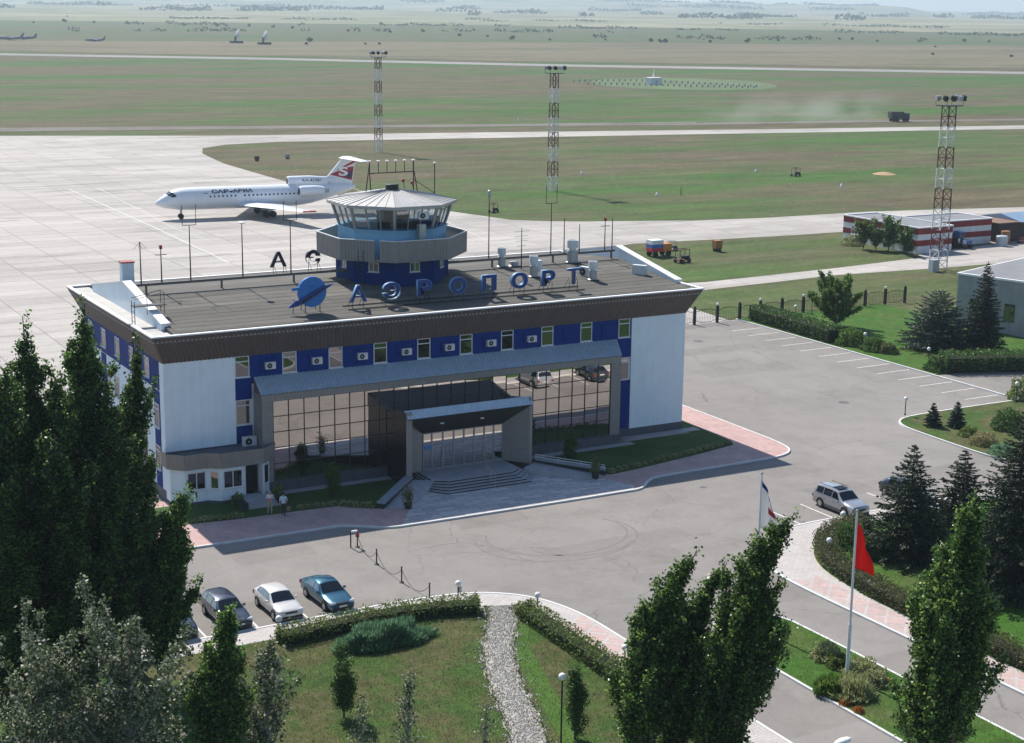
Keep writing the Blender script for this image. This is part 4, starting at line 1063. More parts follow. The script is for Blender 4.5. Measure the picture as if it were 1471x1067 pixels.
# ---------------------------------------------------------------- things on the roof
def roof_vent(p, h, r, label, cap=True):
    t = thing('roof_vent', label, 'vent', (p[0], p[1], p[2] - .05))
    MB().lathe([(r * 1.35, 0), (r * 1.35, .12), (r * 1.0, .2), (r, h * .55)], (p[0], p[1], p[2] - .05), 14).build('shaft', MAT['steel'], t)
    if cap: MB().lathe([(r * .6, h * .55), (r * .6, h * .66), (r * 1.05, h * .68), (r * 1.05, h), (r * .9, h), (r * .9, h * .9)], (p[0], p[1], p[2] - .05), 14).build('cowl', MAT['white_metal'], t)
    MB().lathe([(r * 1.5, 0), (r * 1.5, .14), (r * 1.4, .15)], (p[0], p[1], p[2] - .05), 14).build('flashing', MAT['black'], t)
    return t
za = lambda x, y: (640 + x / 5.658, 330 + y / 5.658)
roof_vent(on_roof(*za(455, 303)), 1.75, .36, 'tall galvanised cowl vent by the ridge beam near a square vent stub')
roof_vent(on_roof(*za(555, 298)), .9, .40, 'short capless galvanised vent stub by the ridge beam', False)
roof_vent(on_roof(*za(715, 385)), 1.9, .36, 'galvanised cowl vent behind the second roof letter Р')
roof_vent(on_roof(*za(1030, 268)), 2.1, .50, 'largest galvanised cowl vent near the far roof end')
roof_vent(on_roof(*za(1195, 410)), 1.7, .36, 'galvanised cowl vent beside the slim white air conditioner')
q = on_roof(*za(1140, 378)); air_con((q[0], q[1], q[2]), R_(-75), 'white air conditioner standing on the roof close to a cowl vent', None, 1.5)
q = on_roof(840 + 560 / 7.115, 340 + 385 / 7.115); air_con((q[0], q[1], q[2]), R_(125), 'white air conditioner standing alone by the far gable parapet', None, 1.5)
q = on_roof(*za(755, 330)); MB().box(q[0] - .25, q[0] + .25, q[1] - .25, q[1] + .25, q[2] - .1, q[2] + .9).build('vent_box', MAT['white_metal'], None, label='small square white vent box beside a cowl vent on the roof', cat='vent')
CH = thing('roof_chimney', 'small square white chimney at the rear roof corner', 'chimney', (3.6, 20.6, 12.6))
MB().box(3.0, 4.0, 20.2, 21.0, 12.5, 14.7).build('shaft', MAT['white_stucco'], CH)
MB().box(2.93, 4.07, 20.13, 21.07, 14.7, 14.8).build('cap', MAT['red_paint'], CH)
# hatch ladder frame over the left parapet
HF = thing('roof_access_frame', 'thin steel access frame with landing over the white gable parapet', 'ladder', (-.6, 4.4, 12.6))
mb = MB()
for x, y in ((-.75, 4.0), (-.75, 4.75)): mb.tube((x, y, 7.5), (x, y, 14.4), .03, 5)
for k in range(18): mb.tube((-.75, 4.0, 7.7 + .37 * k), (-.75, 4.75, 7.7 + .37 * k), .02, 4)
for x, y in ((.2, 4.0), (1.5, 4.0), (1.5, 4.9)): mb.tube((x, y, 13.4), (x, y, 15.0), .025, 5)
mb.path([(-.75, 4.0, 14.6), (1.5, 4.0, 15.0), (1.5, 4.9, 15.0), (-.75, 4.75, 14.6)], .025, 5)
mb.box(-.8, 1.7, 4.0, 4.8, 14.0, 14.06)
mb.build('frame', MAT['iron'], HF)
# poles and aerials along the ridge beam
def aerial(x, yb, yt, label, kind, y_plane=RIDGE_Y):
    b = on(x, yb, y_plane, 1); t_ = on(x, yt, y_plane, 1)
    z0 = RIDGE_Z + .84 if abs(y_plane - RIDGE_Y) < .2 else roof_z(y_plane)
    t = thing('aerial_pole', label, 'pole', (b[0], y_plane, z0))
    top = t_[2]
    MB().taper([(b[0], y_plane, z0), (b[0], y_plane, top)], [.06, .035], 6).build('pole', MAT['iron'], t)
    if kind == 'lamp2':
        MB().box(b[0] - .10, b[0] + .10, y_plane - .1, y_plane + .1, top - .02, top + .28).build('lamp_head', MAT['red_paint'], t)
        MB().box(b[0] - .45, b[0] + .45, y_plane - .03, y_plane + .03, top - .5, top - .45).build('crossarm', MAT['iron'], t)
    elif kind == 'umbrella':
        mb = MB()
        for a in range(4): mb.tube((b[0], y_plane, top), (b[0] + .5 * math.cos(a * 1.57), y_plane + .5 * math.sin(a * 1.57), top - .55), .012, 4)
        mb.build('radial', MAT['iron'], t)
    elif kind == 'yagi':
        mb = MB()
        for k in range(4): mb.tube((b[0] - .8 + .1 * k, y_plane - .1, top - .25 - .42 * k), (b[0] + .8 - .1 * k, y_plane + .1, top - .25 - .42 * k), .014, 4)
        mb.build('element', MAT['iron'], t)
    elif kind == 'fork':
        mb = MB(); mb.tube((b[0] - .55, y_plane, top), (b[0] + .55, y_plane, top), .03, 5)
        for s in (-.55, .55): mb.tube((b[0] + s, y_plane, top), (b[0] + s, y_plane, top + 1.6), .025, 5)
        mb.build('fork', MAT['iron'], t)
    elif kind == 'disc':
        MB().lathe([(.04, 0), (.30, .05), (.30, .12), (.04, .18)], (b[0], y_plane, top), 10).build('antenna_cap', MAT['lamp_globe'], t)
    elif kind == 'box':
        MB().lathe([(.12, -.1), (.16, .1), (.12, .5), (.04, .55)], (b[0], y_plane, top), 8).build('antenna_cap', MAT['steel'], t)
aerial(203, 408, 347, 'thin aerial pole with drooping radial wires at the white gable end', 'umbrella')
aerial(232.5, 405, 357, 'short pole with red lamp head beside the radial aerial', 'lamp2')
aerial(274, 397, 323, 'tall pole with a two-pronged fork top standing before the parked airliner', 'fork')
aerial(349, 397, 321, 'tall pole with a pale disc top standing below the airliner fuselage', 'disc')
aerial(418, 389, 316, 'tall fork-topped pole beside the rear letters and the tower', 'fork')
aerial(702, 372, 282, 'tall pole with pale canister top beside the tower balcony', 'box')
aerial(749, 372, 328, 'lattice television aerial with crossing rods on the roof', 'yagi', 9.5)
aerial(791, 365, 292, 'tall fork-topped pole standing below a red white light mast', 'fork')
aerial(810, 366, 313, 'thin plain aerial pole between the vents on the ridge', 'plain')
aerial(832, 358, 322, 'short thin aerial pole before the last pair on the ridge', 'plain')
aerial(868.5, 357, 317, 'short pole with red lamp head at the far gable', 'lamp2')
aerial(879, 357, 312, 'slim whip aerial at the far gable beside the red lamp', 'plain')
# ================================================================ VEGETATION
A = MAT
A['leaf_poplar'] = M_leaf('poplar_leaf', (0.006, 0.020, 0.005), (0.032, 0.082, 0.014), (0.20, 0.34, 0.065), 0.44, 0.34)
A['leaf_avenue'] = M_leaf('avenue_poplar_leaf', (0.008, 0.026, 0.006), (0.048, 0.115, 0.018), (0.27, 0.42, 0.09), 0.46, 0.32)
A['leaf_bright'] = M_leaf('bright_leaf', (0.025, 0.065, 0.010), (0.07, 0.15, 0.02), (0.17, 0.29, 0.05), 0.44, 0.42)
A['leaf_silver'] = M_leaf('silver_leaf', (0.02, 0.04, 0.012), (0.07, 0.11, 0.035), (0.48, 0.46, 0.36), 0.32, 0.5)
A['leaf_hedge'] = M_leaf('hedge_leaf', (0.045, 0.085, 0.015), (0.11, 0.17, 0.032), (0.22, 0.28, 0.06), 0.36, 0.5)
A['leaf_hedge_dark'] = M_leaf('dark_hedge_leaf', (0.022, 0.055, 0.010), (0.048, 0.11, 0.02), (0.10, 0.19, 0.035), 0.34, 0.5)
A['leaf_hedge_brown'] = M_leaf('brown_hedge_leaf', (0.045, 0.06, 0.018), (0.10, 0.115, 0.036), (0.18, 0.19, 0.06), 0.30, 0.55)
A['needle'] = M_leaf('spruce_needle', (0.004, 0.011, 0.005), (0.010, 0.025, 0.009), (0.036, 0.075, 0.024), 0.15, 0.6)
A['needle_blue'] = M_leaf('blue_spruce_needle', (0.015, 0.028, 0.020), (0.035, 0.060, 0.042), (0.075, 0.11, 0.08), 0.15, 0.5)
A['leaf_lavender'] = M_leaf('lavender_leaf', (0.06, 0.14, 0.07), (0.12, 0.26, 0.13), (0.20, 0.36, 0.20), 0.42, 0.55)
A['leaf_pale'] = M_leaf('pale_leaf', (0.16, 0.19, 0.06), (0.30, 0.33, 0.13), (0.46, 0.47, 0.25), 0.4, 0.5)
A['leaf_yellow'] = M_leaf('yellow_leaf', (0.16, 0.15, 0.05), (0.28, 0.26, 0.11), (0.42, 0.38, 0.18), 0.3, 0.5)
A['leaf_orange'] = M_leaf('orange_flower', (0.20, 0.06, 0.01), (0.45, 0.13, 0.02), (0.55, 0.22, 0.04), 0.2, 0.5)
A['leaf_grass'] = M_leaf('grass_blade', (0.05, 0.085, 0.02), (0.075, 0.12, 0.028), (0.12, 0.14, 0.05), 0.35, 0.6)
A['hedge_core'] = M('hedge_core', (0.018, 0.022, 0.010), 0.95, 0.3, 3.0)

def leaves_mesh(name, P, size, mat, rng, elong=1.25, up=0.0, dirs=None, width=0.62):
    n = len(P)
    if dirs is None:
        a = rng.normal(size=(n, 3)); a[:, 2] *= (1 - up)
    else:
        a = dirs + rng.normal(size=(n, 3)) * 0.35
    a /= np.linalg.norm(a, axis=1, keepdims=True) + 1e-9
    b = np.cross(a, rng.normal(size=(n, 3))); b /= np.linalg.norm(b, axis=1, keepdims=True) + 1e-9
    s = size[:, None] * 0.5
    V = np.empty((n, 4, 3), np.float32)
    V[:, 0] = P - a * s * elong; V[:, 1] = P + b * s * width; V[:, 2] = P + a * s * elong; V[:, 3] = P - b * s * width
    me = bpy.data.meshes.new(name)
    me.vertices.add(4 * n); me.vertices.foreach_set('co', V.ravel())
    me.loops.add(4 * n); me.loops.foreach_set('vertex_index', np.arange(4 * n, dtype=np.int32))
    me.polygons.add(n); me.polygons.foreach_set('loop_start', np.arange(0, 4 * n, 4, dtype=np.int32))
    me.polygons.foreach_set('loop_total', np.full(n, 4, np.int32))
    me.materials.append(mat); me.update(calc_edges=True)
    return me
def add_leaves(name, P, size, mat, rng, parent, **kw):
    ob = bpy.data.objects.new(name, leaves_mesh(name, np.asarray(P), np.asarray(size), mat, rng, **kw))
    return link(ob, parent)

def poplar(name, label, h, r, seed, nleaf, mat, bend=(0, 0), leaf=0.15, cat='tree', group=None, bark='bark', lo=0.05, open_=0.0, spread=(16, 34), flame=False):
    rng = np.random.default_rng(seed)
    t = thing(name, label, cat, (0, 0, 0), 0, group)
    ax = lambda u: np.array([bend[0] * u ** 2.3, bend[1] * u ** 2.3, h * u])
    mb = MB(); n = 9
    mb.taper([ax(i / n) for i in range(n + 1)], [max(.02, .020 * h * (1 - i / n) ** .9) for i in range(n + 1)], 7)
    prof = lambda u: min(1, (max(u, .001) / .22) ** .55) * (1 - .90 * max(0, (u - .35) / .65) ** 1.35)
    if flame: prof = lambda u: min(1, (max(u, .001) / .14) ** .5) * max(.05, 1 - u) ** 1.0
    nb = int(h * (5.4 if flame else 4.2)) + 6
    C = []; W = []
    for i in range(nb):
        u = lo + (0.93 - lo) * ((i + rng.random()) / nb) ** 1.05
        az = i * 2.39996 + rng.normal() * .5
        phi = R_(rng.uniform(*spread))
        big = rng.uniform(.55, 1.25)
        R0 = r * prof(min(1, u + .12)) * big
        L_ = min(R0 / math.sin(phi), (h * 1.0 - h * u) / math.cos(phi) + .5)
        if flame:                              # let the branch end on the tapering outline
            a_, b_ = .2, (h * .99 - h * u) / math.cos(phi) + .2
            for _ in range(18):
                c_ = (a_ + b_) / 2
                if c_ * math.sin(phi) < r * big * max(.02, 1 - (u + c_ * math.cos(phi) / h)) ** .85 * min(1, (u + c_ * math.cos(phi) / h) / .12): a_ = c_
                else: b_ = c_
            L_ = a_
        p0 = ax(u); d = np.array([math.cos(az) * math.sin(phi), math.sin(az) * math.sin(phi), math.cos(phi)])
        wind = np.array([bend[0], bend[1], 0]) * .05
        f = lambda s: p0 + d * L_ * s + wind * s * s * L_ + np.array([0, 0, .10 * L_ * s * s])
        mb.taper([f(0), f(.5), f(1)], [.010 * h * (1 - u) + .018, .012 + .004 * h * (1 - u), .008], 4)
        th = (.16 + .11 * L_ ** .6) * rng.uniform(.75, 1.25)
        for q in range(max(5, int(L_ * 9.0 * (1 - open_)))):
            s_ = rng.uniform(.12, 1.0) ** .8
            rad = th * (math.sin(math.pi * min(1, s_ ** 1.15 * .93 + .07)) * .9 + .12)
            o_ = rng.normal(size=3); o_ /= np.linalg.norm(o_); o_ *= rad * rng.random() ** .4
            C.append(f(s_) + o_); W.append(rng.uniform(.3, 1.7))
    for q in range(10): C.append(ax(1 - .05 * q / 3) + rng.normal(size=3) * .10 * (1 + q / 4)); W.append(.8)
    C = np.array(C); W = np.array(W)
    per = np.maximum(2, (W / W.sum() * nleaf).astype(int))
    P = np.repeat(C, per, 0); P = P + rng.normal(size=P.shape) * np.array([.13, .13, .15])
    sz = leaf * rng.uniform(.6, 1.35, len(P))
    mb.build('trunk', A[bark], t)
    add_leaves('crown', P, sz, A[mat], rng, t, elong=1.15, width=.8)
    return t
def round_tree(name, label, h, rx, rz, seed, nleaf, mat, leaf=0.2, trunk=0.3, cat='tree', group=None, lumps=26, bark='bark', inner=.35, low=False):
    """broad crown of clumps on limbs, gaps between the clumps"""
    rng = np.random.default_rng(seed)
    t = thing(name, label, cat, (0, 0, 0), 0, group)
    zc = h - rz
    mb = MB(); mb.taper([(0, 0, 0), (.05, 0, zc * .5), (0, .05, zc)], [.022 * h + .03, .018 * h + .02, .012 * h + .01], 7)
    C = []
    for i in range(lumps):
        v = rng.normal(size=3); v /= np.linalg.norm(v)
        if v[2] < -.55 and not low: v[2] *= -.5
        k = rng.uniform(inner, 1.0) ** .5
        c = np.array([v[0] * rx * k * .82, v[1] * rx * k * .82, zc + v[2] * rz * k * .82])
        C.append(c)
        mb.taper([(0, 0, max(.1, zc * .55)), tuple((np.array([0, 0, zc * .8]) + c) / 2), tuple(c)], [.012 * h + .01, .02, .008], 4)
    C = np.array(C); per = nleaf // lumps
    sg = .20 * (rx + rz) / 2 * (26 / lumps) ** .33
    q = rng.normal(size=(lumps * per, 3)); q *= np.clip(1.0 / (np.linalg.norm(q, axis=1, keepdims=True) + .3), 0, 1.2) * 1.3
    P = np.repeat(C, per, 0) + q * sg * 1.15
    P = P[P[:, 2] > .12]
    mb.build('trunk', A[bark], t)
    add_leaves('crown', P, leaf * rng.uniform(.6, 1.3, len(P)), A[mat], rng, t)
    return t
def spruce(name, label, h, r, seed, mat='needle', group=None, dens=1.0, lo=.04, pw=.82):
    rng = np.random.default_rng(seed)
    t = thing(name, label, 'tree', (0, 0, 0), 0, group)
    mb = MB(); mb.taper([(0, 0, 0), (0, 0, h * .5), (0, 0, h)], [.018 * h + .02, .010 * h + .015, .01], 7)
    P = []; D = []; S = []
    nw = max(9, int(h * 3.4))
    for k in range(nw):
        u = lo + (.985 - lo) * (k / (nw - 1)) ** .92
        nb = max(5, int(11 * (1 - u) + 5))
        for j in range(nb):
            az = 2 * math.pi * (j + .5 * (k % 2)) / nb + rng.normal() * .16
            L_ = r * (1 - u) ** pw * rng.uniform(.72, 1.15) + .12
            z0 = h * u + rng.normal() * .07
            dh = np.array([math.cos(az), math.sin(az), 0]); sd_ = np.array([-dh[1], dh[0], 0])
            droop = .34 * (1 - u) + .02
            zf = lambda s: z0 + L_ * (.10 * s - droop * s * s + .16 * s ** 3)
            mb.taper([dh * 0 + (0, 0, z0), tuple(dh * L_ * .55 + np.array([0, 0, zf(.55)])), tuple(dh * L_ + np.array([0, 0, zf(1)]))], [.012 * h * (1 - u) + .012, .012, .005], 4)
            m_ = int((14 + 26 * L_) * dens)
            for s in rng.uniform(.12, 1.02, m_):
                w_ = (1.05 - s) * .42 * L_ * rng.uniform(-1, 1)
                p = dh * (L_ * s + abs(w_) * .25) + sd_ * w_ + np.array([0, 0, zf(min(1, s)) - abs(w_) * .10 - rng.random() * .06])
                P.append(p); D.append(dh * .8 + sd_ * np.sign(w_) * .55 + np.array([0, 0, -.15])); S.append(.34 * rng.uniform(.7, 1.2) * (.55 + .45 * (1 - u)))
    for q in range(int(10 * dens)):
        P.append(np.array([0, 0, h * (.96 + .05 * rng.random())])); D.append(np.array([rng.normal() * .4, rng.normal() * .4, 1.0])); S.append(.22)
    mb.build('trunk', A['bark'], t)
    add_leaves('crown', np.array(P), np.array(S), A[mat], rng, t, dirs=np.array(D), width=.34, elong=1.0)
    return t
def hedge(label, line, w_, h, seed, mat, leaf=.13, dens=330, rag=.07, name='hedge', group=None, cat='hedge'):
    rng = np.random.default_rng(seed)
    c = line[len(line) // 2]
    t = thing(name, label, cat, (c[0], c[1], .13), 0, group)
    line = smooth_line(line, 1)
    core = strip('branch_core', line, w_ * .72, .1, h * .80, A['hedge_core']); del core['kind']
    core.parent = t; core.matrix_parent_inverse = world_of(t).inverted()
    P = []
    for a, b in zip(line[:-1], line[1:]):
        L_ = math.hypot(b[0] - a[0], b[1] - a[1])
        if L_ < 1e-6: continue
        tx, ty = (b[0] - a[0]) / L_, (b[1] - a[1]) / L_; nx, ny = -ty, tx
        n = int(L_ * dens * (w_ + 2 * h) / 3)
        u = rng.random(n) * L_
        k = rng.random(n)
        top = k < w_ / (w_ + 2 * h)
        off = np.where(top, rng.uniform(-.5, .5, n) * w_, np.sign(rng.random(n) - .5) * w_ * .5)
        z = np.where(top, h, rng.uniform(.08, 1, n) * h) + .13
        lump = .06 * np.sin(u * 2.1 + a[0] * 3) + .05 * np.sin(u * 5.3 + a[1])
        off = off * (1 + lump * .7) - np.sign(off) * rng.exponential(.06, n); z = z + np.where(top, lump, 0) - np.where(top, rng.exponential(.05, n), 0)
        P.append(np.stack([a[0] + tx * u + nx * off, a[1] + ty * u + ny * off, z], 1) + rng.normal(size=(n, 3)) * rag)
    for e_, q in ((line[0], line[1]), (line[-1], line[-2])):
        n = int(dens * w_ * h); dx_, dy_ = q[0] - e_[0], q[1] - e_[1]; l = math.hypot(dx_, dy_); nx, ny = -dy_ / l, dx_ / l
        o_ = rng.uniform(-.5, .5, n) * w_
        P.append(np.stack([e_[0] + nx * o_, e_[1] + ny * o_, .13 + rng.random(n) * h], 1) + rng.normal(size=(n, 3)) * rag)
    P = np.concatenate(P)
    add_leaves('foliage', P, leaf * rng.uniform(.6, 1.3, len(P)), A[mat], rng, t)
    return t
def shrub(label, p, rx, h, seed, mat, n=1500, leaf=.12, name='shrub', cat='shrub', group=None, ry=None, spiky=False):
    rng = np.random.default_rng(seed)
    t = thing(name, label, cat, (p[0], p[1], .13), 0, group)
    ry = ry or rx
    v = rng.normal(size=(n, 3)); v /= np.linalg.norm(v, axis=1, keepdims=True); v[:, 2] = np.abs(v[:, 2])
    k = rng.uniform(.55, 1.0, n) ** .5
    lump = 1 + .16 * np.sin(v[:, 0] * 7 + seed) * np.cos(v[:, 1] * 6 + 2 * seed) + .10 * np.sin(v[:, 2] * 9)
    P = v * (k * lump)[:, None] * np.array([rx, ry, h]) + np.array([p[0], p[1], .15])
    mb = MB()
    for i in range(9):
        a = i * 2.4; q = .55 * rx
        mb.taper([(p[0], p[1], .1), (p[0] + math.cos(a) * q * .5, p[1] + math.sin(a) * q * .5, .1 + h * .4), (p[0] + math.cos(a) * q, p[1] + math.sin(a) * q, .1 + h * .8)], [.03, .02, .008], 4)
    mb.build('stem', A['bark'], t)
    kw = dict(dirs=v * np.array([.6, .6, 1.2]) + np.array([0, 0, .5]), width=.2, elong=1.6) if spiky else {}
    add_leaves('foliage', P, leaf * rng.uniform(.6, 1.3, n), A[mat], rng, t, **kw)
    return t
def stand(t, base, z=.13, rz=0.0, s=1.0, label=None):
    t.location = (base[0], base[1], z); t.rotation_euler = (0, 0, rz); t.scale = (s, s, s)
    if label: t['label'] = label
    return t

# --- tall poplars beside the parked cars
LEFTP = [  # base pixel, top pixel row, radius, label
    (132, 985, 430, 2.7, 'tallest dense dark poplar in the row beside the pavilion'),
    (68, 1000, 456, 2.5, 'tall dark poplar standing against the tallest poplar of the row'),
    (14, 1030, 446, 2.6, 'dark poplar at the outer end of the row cut by the picture edge'),
    (196, 965, 484, 1.75, 'slim pointed poplar closest to the terminal side wall'),
    (165, 1010, 570, 2.3, 'dark poplar filling the gap under the slim pointed poplar'),
    (95, 1040, 620, 2.5, 'lower dark poplar in front of the poplar row'),
    (30, 1060, 690, 2.4, 'lowest dark poplar of the row beside the silvery tree'),
]
lp = poplar('poplar_tree', LEFTP[0][4], 21.0, 2.6, 11, 62000, 'leaf_poplar', (.5, -.2), .155, group='poplars beside the parked cars')
lp2 = poplar('poplar_tree', LEFTP[3][4], 19.0, 2.1, 12, 46000, 'leaf_poplar', (.9, -.4), .155, group='poplars beside the parked cars')
for i, (bx, by, ty, r0, lab) in enumerate(LEFTP):
    b = G(bx, by, .13); H = height_at(b, ty)
    src, h0, rs = (lp, 21.0, 2.6) if i not in (3, 4, 6) else (lp2, 19.0, 2.1)
    o = src if i in (0, 3) else copy_tree(src)
    o.location = (b[0], b[1], .13); o.rotation_euler = (0, 0, (0, 2.1, 4.0, 0, 1.2, 5.2, 3.0)[i]); k = (H - .13) / h0
    o.scale = (r0 / rs, r0 / rs, k); o['label'] = lab
b = G(232, 985, .13)
stand(poplar('poplar_tree', 'bright green poplar leaning towards the dark parked car', height_at(b, 704), 2.9, 15, 34000, 'leaf_avenue', (1.6, -.9), .15, group='poplars beside the parked cars', flame=True, lo=.02, spread=(14, 30)), b)
# --- wind-bent poplars by the avenue
for (bx, by, tx, ty, r0, sd_, n_, bend, lab, gm) in (
        (1006, 1140, 1001, 790, 2.9, 21, 30000, (2.0, -1.2), 'wind-bent poplar with two tips on the lawn near the globe lamps', 'leaf_avenue'),
        (1048, 1120, 1044, 808, 2.3, 22, 24000, (2.0, -1.1), 'shorter wind-bent poplar squeezed between two taller ones', 'leaf_avenue'),
        (1026, 1150, 1141, 737, 3.7, 23, 52000, (2.5, -1.4), 'tall wind-bent poplar covering the foot of the white flagpole', 'leaf_avenue'),
        (1388, 1165, 1402, 716, 3.8, 24, 66000, (.8, -.5), 'broad dense poplar standing on the avenue median past the red flag', 'leaf_avenue')):
    lo_, hi_ = bx - 250.0, bx + 250.0          # foot of the leaning tree so that its tip stands where the photo shows it
    for _ in range(40):
        mid = (lo_ + hi_) / 2; b = G(mid, by, .13); tp = (b[0] + bend[0], b[1] + bend[1]); H = height_at(tp, ty)
        d_ = np.array([tp[0], tp[1], H]) - CAM
        if PW / 2 + FPX * (d_ @ _r) / (d_ @ _f) < tx: lo_ = mid
        else: hi_ = mid
    stand(poplar('poplar_tree', lab, H - .13, r0, sd_, n_, gm, bend, .14, group='poplars along the avenue', flame=True, lo=.02, spread=(12, 27)), b)
# --- silvery and dark trees at the bottom of the lawn
b = G(190, 1190, .13); H = height_at(b, 884)
stand(poplar('silver_leaf_tree', 'broad silvery leaved tree below the poplar row', H - .13, 3.6, 31, 17000, 'leaf_silver', (.3, -.2), .14, group='silvery trees', bark='bark_pale', spread=(22, 55)), b)
b = G(60, 1200, .13); H = height_at(b, 925)
stand(poplar('silver_leaf_tree', 'low silvery leaved tree at the outer corner of the lawn', H - .13, 3.2, 32, 13000, 'leaf_silver', (.3, -.2), .14, group='silvery trees', bark='bark_pale', spread=(22, 55)), b)
b = G(385, 1120, .13); H = height_at(b, 918)
stand(poplar('silver_leaf_tree', 'small pale bushy tree beside the hedge end', H - .13, 1.7, 33, 5500, 'leaf_silver', (.2, -.1), .13, group='silvery trees', bark='bark_pale', spread=(20, 50)), b)
b = G(318, 1130, .13); H = height_at(b, 872)
stand(poplar('poplar_tree', 'narrow green poplar in front of the dark parked estate car', H - .13, 2.4, 34, 26000, 'leaf_avenue', (.6, -.3), .14, group='poplars beside the parked cars', flame=True, lo=.02, spread=(14, 30)), b)
b = G(585, 1150, .13); H = height_at(b, 962)
stand(poplar('sapling', 'sparse pale leaved sapling on the lawn', H - .13, .75, 35, 1500, 'leaf_silver', (.2, 0), .11, bark='bark_pale', open_=.35, spread=(20, 45)), b)
b = G(520, 1140, .13); H = height_at(b, 1005)
stand(poplar('sapling', 'second sparse pale sapling close to the small dark thuja', H - .13, .6, 36, 900, 'leaf_silver', (.1, 0), .10, bark='bark_pale', open_=.35, spread=(20, 45)), b)
b = G(695, 1130, .13); H = height_at(b, 1010)
stand(poplar('sapling', 'thin pale sapling beside the gravel path', H - .13, .5, 37, 600, 'leaf_silver', (.1, 0), .10, bark='bark_pale', open_=.35, spread=(20, 45)), b)
for (x, yb, yt, r0, sd_, lab) in ((494, 1030, 953, .55, 41, 'small dark conical thuja on the lawn by the blue-green grass'), (826, 1062, 962, .50, 42, 'slender dark thuja beside the tall globe lamp')):
    b = G(x, yb, .16)
    stand(poplar('thuja_tree', lab, height_at(b, yt) - .16, r0, sd_, 6500, 'leaf_hedge_dark', (0, 0), .10, lo=.02, spread=(14, 30)), b, .16)
# --- spruces
for (x, yb, yt, r0, sd_, lab) in ((1303, 800, 640, 3.5, 51, 'dark spruce beside the silver off-road car'), (1378, 770, 647, 2.9, 52, 'shorter dark spruce between two larger spruces'), (1452, 850, 590, 4.3, 53, 'tallest wide dark spruce at the lawn edge of the avenue')):
    b = G(x, yb, .16)
    stand(spruce('spruce_tree', lab, height_at(b, yt) - .16, r0, sd_, group='spruces by the avenue'), b, .16)
b = G(1410, 503, .13)
stand(spruce('spruce_tree', 'tall slim spruce in front of the grey building', height_at(b, 377) - .13, 2.6, 54, dens=1.1, group='trees on the side lawn'), b, .13)
for (x, yb, yt, r0, sd_, lab) in ((1340, 612, 580, .75, 55, 'small young spruce at the rounded kerb corner'), (1374, 613, 578, .8, 56, 'small young spruce beside the other young spruce, closer to the yellow bush')):
    b = G(x, yb, .14)
    stand(spruce('young_spruce', lab, height_at(b, yt) - .14, r0, sd_, 'needle_blue', group='young spruces on the corner lawn', dens=1.4), b, .14)
b = G(1346, 500, .13)
stand(spruce('pine_tree', 'wide rounded blue-green pine beside the slim spruce', height_at(b, 418) - .13, 4.5, 57, 'needle_blue', 'trees on the side lawn', 1.5, .03, .5), b, .13)
b = G(1200, 468, .13)
stand(poplar('bushy_tree', 'bright green bushy tree behind the long dark hedge', height_at(b, 403) - .13, 3.1, 58, 20000, 'leaf_bright', (0, 0), .18, group='trees on the side lawn', lo=.0, spread=(22, 70)), b, .13)
# bushes at the striped building
for i, (x, yb, yt, rx, lab) in enumerate(((1240, 358, 322, 1.5, 'grey-green bushy tree at the corner of the striped building'), (1276, 360, 318, 1.6, 'tallest bushy tree before the striped wall'), (1302, 366, 331, 1.2, 'dark young tree near the white corner of the striped building'), (1258, 360, 335, 1.3, 'bright low tree between two bushier ones at the striped building'))):
    b = G(x, yb); H = height_at(b, yt)
    stand(poplar('bushy_tree', lab, H, rx * 1.25, 60 + i, 4000, 'leaf_hedge' if i in (0, 3) else 'leaf_hedge_dark', (0, 0), .22, group='trees by the striped building', lo=.05, spread=(18, 55)), b, .0)
shrub('yellow-green bush at the end of the striped building', G(1222, 352), 1.6, 1.3, 66, 'leaf_pale', 700, .25)
# --- hedges
hedge('clipped green hedge running along the parked cars', [(-2.6, -29.4), (2.0, -28.95), (6.4, -29.0), (9.8, -30.1)], 1.35, .95, 71, 'leaf_hedge')
hedge('clipped green hedge along the avenue pavement', [(12.05, -31.9), (12.05, -36), (11.9, -42), (11.75, -54)], 1.3, .95, 72, 'leaf_hedge')
hedge('brownish clipped hedge bending round the far avenue lawn', [(42, -28.3), (39.0, -28.7), (36.5, -30.4), (34.7, -33.0), (33.7, -36.8), (33.3, -43), (33.3, -66)], 1.5, 1.0, 73, 'leaf_hedge_brown')
hedge('long dark green hedge behind the empty parking bays', [(83.3, 37.8), (83.2, 32), (83.0, 23.5)], 2.3, 1.75, 74, 'leaf_hedge_dark', .2, 150)
hedge('dark clipped hedge beside the side path', [(83.6, 7.4), (89, 5.2), (98, 1.6)], 2.3, 1.9, 75, 'leaf_hedge_dark', .2, 150)
